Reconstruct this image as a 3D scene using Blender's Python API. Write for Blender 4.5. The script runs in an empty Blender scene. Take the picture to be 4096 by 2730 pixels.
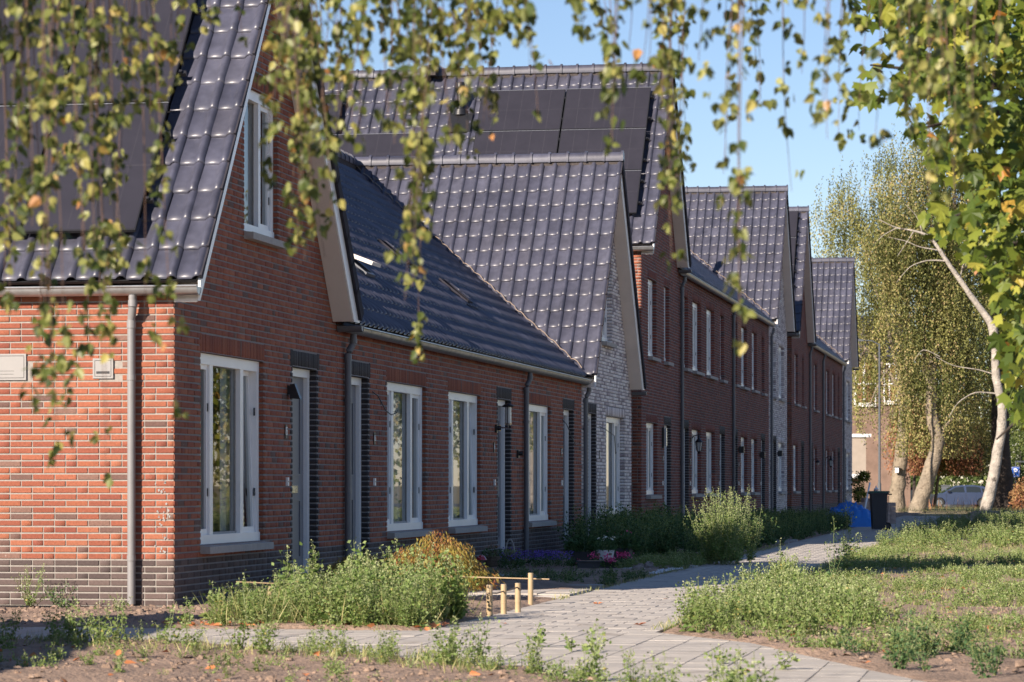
import bpy, math, random
import numpy as np
from mathutils import Matrix, Vector, Euler
random.seed(11)
R = np.random.default_rng(11)
sc = bpy.context.scene
COL = sc.collection

# ------------------------------------------------------------------ camera
# World axes follow the terrace: +Y runs along the street, +X faces away from the
# facades, the corner of the nearest house stands at the origin, the path at z = 0.
F = 12000.0                        # focal length in pixels of the 4096 px photograph
TH = math.atan(2130.0 / F)         # the camera looks this far left of the street
EZ = 1.148
FW = np.array([-math.sin(TH), math.cos(TH), 0.0])
RT = np.array([math.cos(TH), math.sin(TH), 0.0])
_D = F / 425.0
_L = (699 - 2048) / 425.0
CAM = -_D * FW - _L * RT + np.array([0, 0, EZ])

cam = bpy.data.cameras.new('camera')
camo = bpy.data.objects.new('camera', cam)
COL.objects.link(camo)
camo.location = CAM
camo.rotation_euler = (math.radians(90), 0, TH)
cam.sensor_width = 36.0
cam.lens = F / 4096 * 36
cam.shift_y = 574 / 4096
cam.clip_start = 0.5
cam.clip_end = 3000
cam.dof.use_dof = True
cam.dof.focus_distance = 40.0
cam.dof.aperture_fstop = 6.3
sc.camera = camo

# ------------------------------------------------------------------ light
SUN = Vector((-0.62, -1.0, 0.555)).normalized()      # direction towards the sun
el = math.asin(SUN.z)
az = math.atan2(SUN.x, SUN.y)
w = bpy.data.worlds.new('World')
sc.world = w
w.use_nodes = True
wn = w.node_tree
wn.nodes.clear()
sky = wn.nodes.new('ShaderNodeTexSky')
sky.sky_type = 'NISHITA'
sky.sun_disc = False
sky.sun_elevation = el
sky.sun_rotation = az
sky.altitude = 0
sky.air_density = 1.0
sky.dust_density = 0.0
sky.ozone_density = 3.6
bg = wn.nodes.new('ShaderNodeBackground')
bg.inputs['Strength'].default_value = 0.069
wo = wn.nodes.new('ShaderNodeOutputWorld')
wb = wn.nodes.new('ShaderNodeMix')                   # the photograph's white balance
wb.data_type = 'RGBA'
wb.blend_type = 'MULTIPLY'
wb.inputs['Factor'].default_value = 1.0
wb.inputs['B'].default_value = (1.0, 0.925, 0.98, 1)
wn.links.new(sky.outputs[0], wb.inputs['A'])
wn.links.new(wb.outputs['Result'], bg.inputs[0])
wn.links.new(bg.outputs[0], wo.inputs[0])
sun = bpy.data.lights.new('sun', 'SUN')
sun.energy = 5.0
sun.angle = math.radians(0.53)
sun.color = (1.0, 0.87, 0.74)
suno = bpy.data.objects.new('sun', sun)
COL.objects.link(suno)
suno.rotation_euler = SUN.to_track_quat('Z', 'Y').to_euler()
vs = sc.view_settings
vs.view_transform = 'Standard'
vs.look = 'None'
vs.exposure = 1.0
vs.gamma = 1
vs.use_curve_mapping = False

# ------------------------------------------------------------------ helpers
def proj(P):
    P = np.atleast_2d(P) - CAM
    d = P @ FW
    l = P @ RT
    dd = np.where(np.abs(d) < 1e-6, 1e-6, d)
    return 2048 + F * l / dd, 1939 - F * P[:, 2] / dd, d

def at(px, py, depth):
    """point seen at a pixel of the photograph, so many metres in front of the camera"""
    return CAM + depth * FW + (px - 2048) / F * depth * RT + np.array([0, 0, -(py - 1939) / F * depth])

def at_y(px, py, Y):
    d = FW + (px - 2048) / F * RT + np.array([0, 0, -(py - 1939) / F])
    return CAM + d * (Y - CAM[1]) / d[1]

def ground(px, py, Z=0.0):
    d = FW + (px - 2048) / F * RT + np.array([0, 0, -(py - 1939) / F])
    return CAM + d * (Z - CAM[2]) / d[2]

ORG = {}

def tag(o, label=None, cat=None, group=None, kind=None):
    if label: o['label'] = label
    if cat: o['category'] = cat
    if group: o['group'] = group
    if kind: o['kind'] = kind
    return o

def thing(name, label, cat, loc=(0, 0, 0), group=None):
    o = bpy.data.objects.new(name, None)
    COL.objects.link(o)
    o.location = loc
    o.empty_display_size = 0.2
    ORG[o.name] = np.array(loc, float)
    return tag(o, label, cat, group)

def link(name, me, m, parent=None, loc=None):
    if m is not None and len(me.materials) == 0:
        me.materials.append(m)
    o = bpy.data.objects.new(name, me)
    COL.objects.link(o)
    if parent is not None:
        o.parent = parent
    if loc is not None:
        o.location = loc
    return o

def org(parent):
    return ORG.get(parent.name, np.zeros(3)) if parent is not None else np.zeros(3)

class MB:
    def __init__(s):
        s.v, s.f, s.a, s.n = [], [], [], 0
    def add(s, V, Fs, a=0.0):
        V = np.asarray(V, float).reshape(-1, 3)
        s.v.append(V)
        for f in Fs:
            s.f.append([i + s.n for i in f])
            s.a.append(a)
        s.n += len(V)
        return s
    def box(s, x0, x1, y0, y1, z0, z1, a=0.0):
        V = [(x0, y0, z0), (x1, y0, z0), (x1, y1, z0), (x0, y1, z0), (x0, y0, z1), (x1, y0, z1), (x1, y1, z1), (x0, y1, z1)]
        return s.add(V, [(0, 3, 2, 1), (4, 5, 6, 7), (0, 1, 5, 4), (1, 2, 6, 5), (2, 3, 7, 6), (3, 0, 4, 7)], a)
    def obox(s, O, A, B, C, a=0.0):
        O, A, B, C = [np.asarray(t, float) for t in (O, A, B, C)]
        V = [O, O + A, O + A + B, O + B, O + C, O + A + C, O + A + B + C, O + B + C]
        return s.add(V, [(0, 3, 2, 1), (4, 5, 6, 7), (0, 1, 5, 4), (1, 2, 6, 5), (2, 3, 7, 6), (3, 0, 4, 7)], a)
    def tube(s, pts, r, n=8, caps=True, a=0.0):
        pts = [np.asarray(p, float) for p in pts]
        if not hasattr(r, '__len__'):
            r = [r] * len(pts)
        V, rings = [], []
        up = np.array([0.31, 0.17, 0.93])
        for i, p in enumerate(pts):
            t = pts[min(i + 1, len(pts) - 1)] - pts[max(i - 1, 0)]
            t = t / (np.linalg.norm(t) + 1e-9)
            e1 = np.cross(t, up)
            if np.linalg.norm(e1) < 0.05:
                e1 = np.cross(t, [1, 0, 0])
            e1 /= np.linalg.norm(e1)
            e2 = np.cross(t, e1)
            for k in range(n):
                q = 2 * math.pi * k / n
                V.append(p + r[i] * (math.cos(q) * e1 + math.sin(q) * e2))
        Fs = []
        for i in range(len(pts) - 1):
            for k in range(n):
                k2 = (k + 1) % n
                Fs.append((i * n + k, i * n + k2, (i + 1) * n + k2, (i + 1) * n + k))
        if caps:
            Fs.append(tuple(range(n - 1, -1, -1)))
            Fs.append(tuple((len(pts) - 1) * n + k for k in range(n)))
        return s.add(V, Fs, a)
    def lathe(s, c, prof, n=14, a=0.0, sx=1.0, sy=1.0):
        V, Fs = [], []
        for r, z in prof:
            for k in range(n):
                q = 2 * math.pi * k / n
                V.append((c[0] + sx * r * math.cos(q), c[1] + sy * r * math.sin(q), c[2] + z))
        for i in range(len(prof) - 1):
            for k in range(n):
                k2 = (k + 1) % n
                Fs.append((i * n + k, i * n + k2, (i + 1) * n + k2, (i + 1) * n + k))
        Fs.append(tuple(range(n - 1, -1, -1)))
        Fs.append(tuple((len(prof) - 1) * n + k for k in range(n)))
        return s.add(V, Fs, a)
    def prism(s, poly, ax, t0, t1, a=0.0):
        """poly of 2D points extruded along axis ax ('x','y','z') from t0 to t1"""
        def P(p, t):
            return {'x': (t, p[0], p[1]), 'y': (p[0], t, p[1]), 'z': (p[0], p[1], t)}[ax]
        n = len(poly)
        V = [P(p, t0) for p in poly] + [P(p, t1) for p in poly]
        Fs = [tuple(range(n - 1, -1, -1)), tuple(range(n, 2 * n))]
        for i in range(n):
            j = (i + 1) % n
            Fs.append((i, j, n + j, n + i))
        return s.add(V, Fs, a)
    def build(s, name, m, parent=None, smooth=False, angle=None):
        V = np.concatenate(s.v) - org(parent)
        me = bpy.data.meshes.new(name)
        me.from_pydata(V.tolist(), [], s.f)
        at_ = me.attributes.new('rnd', 'FLOAT', 'FACE')
        at_.data.foreach_set('value', np.asarray(s.a, np.float32))
        if smooth:
            me.polygons.foreach_set('use_smooth', [True] * len(me.polygons))
            me.set_sharp_from_angle(angle=math.radians(angle or 40))
        o = link(name, me, m, parent)
        if parent is not None:
            ORG[o.name] = org(parent)
        return o

def qmesh(name, V, Q, A, m, parent=None, smooth=False, kind=None):
    """big quad mesh from arrays: V (n,3), Q (m,4), A (m,)"""
    V = np.asarray(V, np.float32) - org(parent).astype(np.float32)
    Q = np.asarray(Q, np.int32)
    me = bpy.data.meshes.new(name)
    me.vertices.add(len(V))
    me.vertices.foreach_set('co', V.ravel())
    me.loops.add(Q.size)
    me.loops.foreach_set('vertex_index', Q.ravel())
    me.polygons.add(len(Q))
    me.polygons.foreach_set('loop_start', np.arange(0, Q.size, 4, dtype=np.int32))
    me.update(calc_edges=True)
    at_ = me.attributes.new('rnd', 'FLOAT', 'FACE')
    at_.data.foreach_set('value', np.asarray(A, np.float32))
    if smooth:
        me.polygons.foreach_set('use_smooth', np.ones(len(Q), bool))
    o = link(name, me, m, parent)
    if kind: o['kind'] = kind
    if parent is not None:
        ORG[o.name] = org(parent)
    return o

# ------------------------------------------------------------------ materials
def _ramp(nt, stops, const=False):
    r = nt.nodes.new('ShaderNodeValToRGB')
    cr = r.color_ramp
    cr.interpolation = 'CONSTANT' if const else 'LINEAR'
    while len(cr.elements) < len(stops):
        cr.elements.new(0.5)
    for e, (p, c) in zip(cr.elements, stops):
        e.position = p
        e.color = (c[0], c[1], c[2], 1)
    return r

def mat(name, col, rough=0.7, var=0.15, scale=6.0, bump=0.0, bscale=60.0, metal=0.0, spec=0.5,
        ramp=None, const=False, trans=0.0, coat=0.0, spots=None, dist=0.01, big=0.0, bigscale=0.9):
    m = bpy.data.materials.new(name)
    m.use_nodes = True
    nt = m.node_tree
    nt.nodes.clear()
    L = nt.links.new
    out = nt.nodes.new('ShaderNodeOutputMaterial')
    b = nt.nodes.new('ShaderNodeBsdfPrincipled')
    b.inputs['Roughness'].default_value = rough
    b.inputs['Metallic'].default_value = metal
    b.inputs['Specular IOR Level'].default_value = spec
    b.inputs['Coat Weight'].default_value = coat
    geo = nt.nodes.new('ShaderNodeNewGeometry')
    if ramp:
        a = nt.nodes.new('ShaderNodeAttribute')
        a.attribute_name = 'rnd'
        oi = nt.nodes.new('ShaderNodeObjectInfo')
        ad = nt.nodes.new('ShaderNodeMath')
        ad.operation = 'ADD'
        L(a.outputs['Fac'], ad.inputs[0])
        L(oi.outputs['Random'], ad.inputs[1])
        fr = nt.nodes.new('ShaderNodeMath')
        fr.operation = 'FRACT'
        L(ad.outputs[0], fr.inputs[0])
        rr = _ramp(nt, ramp, const)
        L(fr.outputs[0], rr.inputs[0])
        base = rr.outputs[0]
    else:
        rgb = nt.nodes.new('ShaderNodeRGB')
        rgb.outputs[0].default_value = (*col, 1)
        base = rgb.outputs[0]
    if var > 0:
        n = nt.nodes.new('ShaderNodeTexNoise')
        n.inputs['Scale'].default_value = scale
        n.inputs['Detail'].default_value = 5
        n.inputs['Roughness'].default_value = 0.65
        L(geo.outputs['Position'], n.inputs['Vector'])
        mr = nt.nodes.new('ShaderNodeMapRange')
        mr.inputs['From Min'].default_value = 0.3
        mr.inputs['From Max'].default_value = 0.7
        mr.inputs['To Min'].default_value = 1 - var
        mr.inputs['To Max'].default_value = 1 + var
        L(n.outputs['Fac'], mr.inputs['Value'])
        mx = nt.nodes.new('ShaderNodeVectorMath')
        mx.operation = 'SCALE'
        L(base, mx.inputs[0])
        L(mr.outputs[0], mx.inputs['Scale'])
        base = mx.outputs[0]
    if big > 0:                                  # broad weathering
        nb_ = nt.nodes.new('ShaderNodeTexNoise')
        nb_.inputs['Scale'].default_value = bigscale
        nb_.inputs['Detail'].default_value = 3
        L(geo.outputs['Position'], nb_.inputs['Vector'])
        mb_ = nt.nodes.new('ShaderNodeMapRange')
        mb_.inputs['From Min'].default_value = 0.35
        mb_.inputs['From Max'].default_value = 0.65
        mb_.inputs['To Min'].default_value = 1 - big
        mb_.inputs['To Max'].default_value = 1 + big
        L(nb_.outputs['Fac'], mb_.inputs['Value'])
        mx2 = nt.nodes.new('ShaderNodeVectorMath')
        mx2.operation = 'SCALE'
        L(base, mx2.inputs[0])
        L(mb_.outputs[0], mx2.inputs['Scale'])
        base = mx2.outputs[0]
    if spots:                                    # (colour, scale, threshold)
        n2 = nt.nodes.new('ShaderNodeTexNoise')
        n2.inputs['Scale'].default_value = spots[1]
        n2.inputs['Detail'].default_value = 6
        L(geo.outputs['Position'], n2.inputs['Vector'])
        m2 = nt.nodes.new('ShaderNodeMapRange')
        m2.inputs['From Min'].default_value = spots[2]
        m2.inputs['From Max'].default_value = spots[2] + 0.08
        L(n2.outputs['Fac'], m2.inputs['Value'])
        mi = nt.nodes.new('ShaderNodeMix')
        mi.data_type = 'RGBA'
        L(m2.outputs[0], mi.inputs['Factor'])
        L(base, mi.inputs['A'])
        mi.inputs['B'].default_value = (*spots[0], 1)
        base = mi.outputs['Result']
    L(base, b.inputs['Base Color'])
    if bump > 0:
        n3 = nt.nodes.new('ShaderNodeTexNoise')
        n3.inputs['Scale'].default_value = bscale
        n3.inputs['Detail'].default_value = 4
        L(geo.outputs['Position'], n3.inputs['Vector'])
        bp = nt.nodes.new('ShaderNodeBump')
        bp.inputs['Strength'].default_value = bump
        bp.inputs['Distance'].default_value = dist
        L(n3.outputs['Fac'], bp.inputs['Height'])
        L(bp.outputs[0], b.inputs['Normal'])
    if trans > 0:
        t = nt.nodes.new('ShaderNodeBsdfTranslucent')
        L(base, t.inputs['Color'])
        ms = nt.nodes.new('ShaderNodeMixShader')
        ms.inputs[0].default_value = trans
        L(b.outputs[0], ms.inputs[1])
        L(t.outputs[0], ms.inputs[2])
        L(ms.outputs[0], out.inputs[0])
    else:
        L(b.outputs[0], out.inputs[0])
    return m

M = {}
M['red'] = mat('red_brick', None, 0.85, 0.22, 45, 0.6, 130, dist=0.008, big=0.10, spots=((.42, .34, .29), 22, .70), const=True, ramp=[
    (0, (.250, .074, .040)), (.16, (.285, .090, .047)), (.34, (.225, .064, .036)), (.48, (.305, .106, .056)), (.60, (.245, .070, .038)),
    (.74, (.210, .058, .035)), (.83, (.275, .086, .042)), (.94, (.13, .070, .056)), (.975, (.18, .098, .074))])
M['maroon'] = mat('maroon_brick', None, 0.85, 0.2, 45, 0.4, 160, dist=0.006, big=0.10, const=True, ramp=[
    (0, (.175, .048, .036)), (.2, (.21, .060, .042)), (.4, (.155, .043, .036)), (.6, (.23, .068, .046)), (.8, (.14, .043, .037)), (.93, (.10, .046, .042))])
M['dark'] = mat('plinth_brick', None, 0.88, 0.22, 45, 0.5, 150, dist=0.006, const=True, ramp=[
    (0, (.078, .055, .050)), (.25, (.098, .069, .062)), (.5, (.066, .047, .044)), (.75, (.112, .079, .070))])
M['black'] = mat('black_brick', None, 0.75, 0.25, 45, 0.4, 150, dist=0.006, const=True, ramp=[
    (0, (.030, .024, .026)), (.4, (.040, .032, .034)), (.7, (.022, .018, .020))])
M['white'] = mat('pale_brick', None, 0.9, 0.28, 38, 0.5, 140, dist=0.006, const=True, ramp=[
    (0, (.72, .67, .65)), (.22, (.62, .56, .55)), (.4, (.78, .74, .72)), (.58, (.46, .40, .41)), (.72, (.68, .62, .61)), (.84, (.33, .28, .29)), (.93, (.56, .50, .50))])
M['mortar'] = mat('mortar', (.285, .262, .235), 0.95, 0.15, 30, 0.4, 200, dist=0.004)
M['mortar_dark'] = mat('grey_mortar', (.225, .222, .228), 0.95, 0.15, 30, 0.4, 200, dist=0.004)
M['tile'] = mat('roof_tile', None, 0.38, 0.26, 5.5, 0.12, 240, spec=0.6, big=0.14, bigscale=0.8, dist=0.003, ramp=[
    (0, (.050, .051, .074)), (.25, (.062, .063, .088)), (.5, (.044, .045, .066)), (.75, (.056, .055, .074)), (1, (.070, .071, .098))],
    spots=((.17, .15, .12), 55, .69))
M['bedding'] = mat('ridge_bedding', (.06, .05, .047), 0.95, 0.4, 25, 0.6, 60)
M['verge'] = mat('verge_tile', (.035, .033, .042), 0.85, 0.2, 8, spec=0.15)
M['cut'] = mat('raw_tile_edge', (.30, .23, .18), 0.95, 0.35, 30, 0.3, 100)
M['panel'] = mat('solar_glass', (.026, .024, .031), 0.38, 0.12, 2.5, 0.05, 400, spec=0.5, coat=0.2, dist=0.001,
                 spots=((.10, .09, .09), 130, .74))
M['cell'] = mat('cell_line', (.045, .042, .052), 0.5, 0.05)
M['panel_frame'] = mat('black_aluminium', (.03, .03, .033), 0.35, 0.05, metal=0.3)
M['clamp'] = mat('aluminium', (.5, .5, .5), 0.35, 0.05, metal=0.8)
M['paint'] = mat('white_paint', (.86, .86, .86), 0.35, 0.04, 3)
M['soffit'] = mat('beige_panel', (.74, .67, .61), 0.7, 0.05, 3, 0.1, 300)
M['zinc'] = mat('zinc', (.42, .43, .44), 0.38, 0.18, 7, 0.05, 20, metal=0.75)
M['pipe'] = mat('grey_pvc', (.215, .21, .21), 0.42, 0.06, 8)
M['pipe_dark'] = mat('dark_shaded_pvc', (.13, .135, .15), 0.4, 0.06, 8)  # facade pipes' shade put into the grey; also a dark roof window frame
M['sill'] = mat('concrete_sill', (.36, .345, .33), 0.9, 0.12, 18, 0.3, 150)
M['door'] = mat('grey_door', (.17, .175, .20), 0.4, 0.03, 3)
M['blackm'] = mat('black_metal', (.015, .015, .017), 0.4, 0.05)
M['steel'] = mat('steel', (.55, .55, .55), 0.25, 0.05, metal=0.9)
M['brass'] = mat('brass', (.55, .38, .16), 0.35, 0.05, metal=0.8)
M['curtain'] = mat('curtain', (.72, .74, .76), 0.9, 0.06, 4)
M['room'] = mat('room_wall', (.34, .32, .30), 0.9, 0.1, 2)
M['lampglass'] = mat('clear_lamp_glass', (.55, .56, .55), 0.1, 0.0, spec=0.8)
M['plaque'] = mat('number_plate', (.03, .03, .033), 0.4, 0.0)
M['cabinet'] = mat('cabinet_white', (.26, .25, .24), 0.5, 0.04)
M['white_plastic'] = mat('white_plastic', (.84, .84, .83), 0.4, 0.02)

def glass(name, tint=(.8, .85, .86), refl=0.5):
    m = bpy.data.materials.new(name)
    m.use_nodes = True
    nt = m.node_tree
    nt.nodes.clear()
    L = nt.links.new
    out = nt.nodes.new('ShaderNodeOutputMaterial')
    t = nt.nodes.new('ShaderNodeBsdfTransparent')
    t.inputs[0].default_value = (*tint, 1)
    g = nt.nodes.new('ShaderNodeBsdfGlossy')
    g.inputs['Roughness'].default_value = 0.012
    fr = nt.nodes.new('ShaderNodeFresnel')
    fr.inputs['IOR'].default_value = 1.52
    mu = nt.nodes.new('ShaderNodeMath')
    mu.operation = 'MULTIPLY_ADD'
    mu.use_clamp = True
    L(fr.outputs[0], mu.inputs[0])
    mu.inputs[1].default_value = 0.95          # two panes of double glazing
    mu.inputs[2].default_value = refl * 0.1
    ms = nt.nodes.new('ShaderNodeMixShader')
    L(mu.outputs[0], ms.inputs[0])
    L(t.outputs[0], ms.inputs[1])
    L(g.outputs[0], ms.inputs[2])
    L(ms.outputs[0], out.inputs[0])
    return m
M['glass'] = glass('window_glass')

# ------------------------------------------------------------------ bricks
CH = 0.0625            # course height
def unit_brick():
    bx, bz, by = 0.02, 0.085, 0.25
    V = [(bx, 0, bz), (1 - bx, 0, bz), (1 - bx, 0, 1 - bz), (bx, 0, 1 - bz),
         (0, by, 0), (1, by, 0), (1, by, 1), (0, by, 1), (0, 1, 0), (1, 1, 0), (1, 1, 1), (0, 1, 1)]
    Fs = [(0, 1, 2, 3), (4, 5, 1, 0), (5, 6, 2, 1), (6, 7, 3, 2), (7, 4, 0, 3),
          (8, 9, 5, 4), (9, 10, 6, 5), (10, 11, 7, 6), (11, 8, 4, 7)]
    return np.array(V), Fs
UB_V, UB_F = unit_brick()
UB_F = np.array(UB_F)
UF_V = np.array([(0, 0, 0), (1, 0, 0), (1, 0, 1), (0, 0, 1), (0, 1, 0), (1, 1, 0), (1, 1, 1), (0, 1, 1)], float)
UF_F = np.array([(0, 1, 2, 3), (4, 5, 1, 0), (5, 6, 2, 1), (6, 7, 3, 2), (7, 4, 0, 3)])
_bm = {}
def brick_mesh(cls):
    if cls not in _bm:
        me = bpy.data.meshes.new('brick')
        me.from_pydata(UB_V.tolist(), [], UB_F.tolist())
        me.materials.append(M[cls])
        _bm[cls] = me
    return _bm[cls]

def brick_wall(house, name, frame, u0, u1, z0, top, openings, pal, mortar, brick_objects=300, near=True, plinth=7, skip=None, umin=None):
    """frame: ('x', x0) faces +X with u = Y; ('y', y0) faces -Y with u = X.
    top(u) is the wall's upper outline; openings are (u0, u1, z0, z1, kind, recess)."""
    ax, c0 = frame
    def P(u, n, z):
        return (c0 + n, u, z) if ax == 'x' else (u, c0 - n, z)
    # -- the mortar sheet with its holes and reveals
    mb = MB()
    apex = [u for u in np.linspace(u0, u1, 5)]
    cuts = sorted(set([u0, u1] + apex + [o[0] for o in openings] + [o[1] for o in openings]))
    nb = -0.008
    for a, b in zip(cuts[:-1], cuts[1:]):
        mid = (a + b) / 2
        ops = sorted([o for o in openings if o[0] - 1e-6 <= mid <= o[1] + 1e-6], key=lambda o: o[2])
        z = z0
        for o in ops:
            if o[2] > z:
                mb.add([P(a, nb, z), P(b, nb, z), P(b, nb, o[2]), P(a, nb, o[2])], [(0, 1, 2, 3)])
            z = o[3]
        ta, tb = top(a), top(b)
        mb.add([P(a, nb, z), P(b, nb, z), P(b, nb, tb), P(a, nb, ta)], [(0, 1, 2, 3)])
    for o in openings:
        r = -(o[5] + 0.05)
        e = 0.006
        mb.add([P(o[0] - e, nb, o[2]), P(o[0] - e, r, o[2]), P(o[0] - e, r, o[3]), P(o[0] - e, nb, o[3])], [(0, 1, 2, 3)])
        mb.add([P(o[1] + e, nb, o[2]), P(o[1] + e, r, o[2]), P(o[1] + e, r, o[3]), P(o[1] + e, nb, o[3])], [(0, 1, 2, 3)])
        mb.add([P(o[0], nb, o[3] + e), P(o[1], nb, o[3] + e), P(o[1], r, o[3] + e), P(o[0], r, o[3] + e)], [(0, 1, 2, 3)])
        mb.add([P(o[0], nb, o[2]), P(o[1], nb, o[2]), P(o[1], r, o[2]), P(o[0], r, o[2])], [(0, 1, 2, 3)])
    wall = mb.build(name, M[mortar], house)
    # -- the bricks
    rows = []          # u0,u1,z0,z1,depth,class
    nz = int(math.ceil((max(top(u) for u in np.linspace(u0, u1, 9)) - z0) / CH))
    uu = np.linspace(u0, u1, 400)
    tt = np.array([top(u) for u in uu])
    for i in range(nz):
        za, zb = z0 + i * CH + 0.0075, z0 + (i + 1) * CH - 0.0075
        zm = (za + zb) / 2
        ok = uu[tt > zb - 0.01]
        if len(ok) < 2:
            continue
        iv = [(ok[0], ok[-1], 0.012, 0.012)]
        blk = []
        for o in openings:
            a, b = o[0], o[1]
            dep = o[5] + 0.03
            if o[2] < zm < o[3]:
                if o[4] == 'door':
                    wdt = 0.10 if i % 2 else 0.05
                    blk.append((a - wdt, a - 0.004, dep, 'black'))
                    blk.append((b + 0.004, b + wdt, dep, 'black'))
                    a, b = a - wdt - 0.011, b + wdt + 0.011
                    dep = 0.012
            elif o[3] < zm < o[3] + 3 * CH:
                ext = 0.10 if o[4] == 'door' else 0.02
                a, b = a - ext - 0.006, b + ext + 0.006
                dep = 0.012
            else:
                continue
            niv = []
            for (p, q, dp, dq) in iv:
                if b <= p or a >= q:
                    niv.append((p, q, dp, dq))
                    continue
                if a > p: niv.append((p, a, dp, dep))
                if b < q: niv.append((b, q, dep, dq))
            iv = niv
        for (a, b, dep, cls) in blk:
            rows.append((a, b, za, zb, dep, cls))
        cl = 'dark' if zm < z0 + plinth * CH else pal
        for (p, q, dp, dq) in iv:
            if q - p < 0.012:
                continue
            u = p
            if abs(p - u0) < 1e-3 and i % 2:
                seq0 = 0.10
            elif abs(p - u0) < 1e-3:
                seq0 = 0.21
            else:
                seq0 = random.choice([0.05, 0.10, 0.155, 0.21])
            first = True
            while u < q - 0.02:
                ln = seq0 if first else (0.21 if random.random() < 0.80 else 0.10)
                e = min(u + ln, q)
                if q - e < 0.045:
                    e = q
                rows.append((u, e, za, zb, dp if first else (dq if e == q else 0.012), cl))
                u = e + 0.011
                first = False
    for o in openings:                       # soldier course over every opening
        ext = 0.10 if o[4] == 'door' else 0.02
        cl = 'black' if o[4] == 'door' else pal
        u = o[0] - ext
        while u < o[1] + ext - 0.02:
            if top(u) > o[3] + 3 * CH:
                rows.append((u, min(u + 0.0505, o[1] + ext), o[3] + 0.003, o[3] + 3 * CH - 0.006, o[5] * 0.9 if o[0] < u < o[1] else 0.012, cl))
            u += 0.0615
    if umin is not None:
        rows = [r for r in rows if r[1] > umin]
    if skip:
        rows = [r for r in rows if not any(s[0] < (r[0] + r[1]) / 2 < s[1] and s[2] < (r[2] + r[3]) / 2 < s[3] for s in skip)]
    A = np.array([r[:5] for r in rows])
    cls = np.array([r[5] for r in rows])
    off = R.normal(0, 0.0011, len(A))
    um, zm = (A[:, 0] + A[:, 1]) / 2, (A[:, 2] + A[:, 3]) / 2
    C3 = np.stack([np.full(len(A), c0), um, zm], 1) if ax == 'x' else np.stack([um, np.full(len(A), c0), zm], 1)
    px, py, d = proj(C3)
    fr = (A[:, 1] - A[:, 0]) / d * (abs(RT[1] if ax == 'x' else RT[0]) + 0.06)
    sc_ = np.where((px > 0) & (px < 4096) & (py > 0) & (py < 2730), fr, 0)
    order = np.argsort(-sc_)
    pick = set(order[:brick_objects].tolist()) if brick_objects else set()
    rotz = math.pi / 2 if ax == 'x' else 0
    og = org(house)
    for k in pick:
        a = A[k]
        o = bpy.data.objects.new('brick', brick_mesh(str(cls[k])))
        COL.objects.link(o)
        o.parent = wall
        p = np.array(P(a[0], off[k], a[2])) - og
        o.location = p
        o.rotation_euler = (0, 0, rotz)
        o.scale = (a[1] - a[0], a[4], a[3] - a[2])
    for cname in sorted(set(cls.tolist())):
        idx = [k for k in range(len(A)) if cls[k] == cname and k not in pick]
        if not idx:
            continue
        B = A[idx]
        of = off[idx]
        UV, UF = (UB_V, UB_F) if near else (UF_V, UF_F)
        U = B[:, None, 0] + UV[None, :, 0] * (B[:, 1] - B[:, 0])[:, None]
        N = of[:, None] - UV[None, :, 1] * B[:, 4][:, None]
        Z = B[:, None, 2] + UV[None, :, 2] * (B[:, 3] - B[:, 2])[:, None]
        if ax == 'x':
            V = np.stack([c0 + N, U, Z], 2)
        else:
            V = np.stack([U, c0 - N, Z], 2)
        n = len(UV)
        Q = (UF[None] + (np.arange(len(B)) * n)[:, None, None]).reshape(-1, 4)
        rr = np.repeat(R.random(len(B)), len(UF))
        qmesh('brickwork', V.reshape(-1, 3), Q, rr, M[cname], wall, kind='stuff')
    return wall

# ------------------------------------------------------------------ roof tiles
TW, TE = 0.2462, 0.379
def tile_arrays():
    prof = [(0, .007), (.02, .001), (.140, .004), (.166, .033), (.194, .047), (.224, .040), (.245, .002)]
    V, Fs = [], []
    n = len(prof)
    rows = [(0.0, -0.032, 0.032), (0.004, -0.022, 0.032), (0.026, -0.0105, 0.031), (0.068, 0.0, 0.029), (0.41, 0.0, -0.004)]
    for (y, dz, lift) in rows:
        for (x, z) in prof:
            V.append((x, y, z + dz + lift))
    for r in range(4):
        for i in range(n - 1):
            Fs.append((r * n + i, r * n + i + 1, (r + 1) * n + i + 1, (r + 1) * n + i))
    return np.array(V), np.array(Fs)
T_V, T_F = tile_arrays()
_tm = bpy.data.meshes.new('roof_tile')
_tm.from_pydata(T_V.tolist(), [], T_F.tolist())
_tm.polygons.foreach_set('use_smooth', [True] * len(_tm.polygons))
_tm.set_sharp_from_angle(angle=math.radians(65))
_tm.materials.append(M['tile'])

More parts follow.
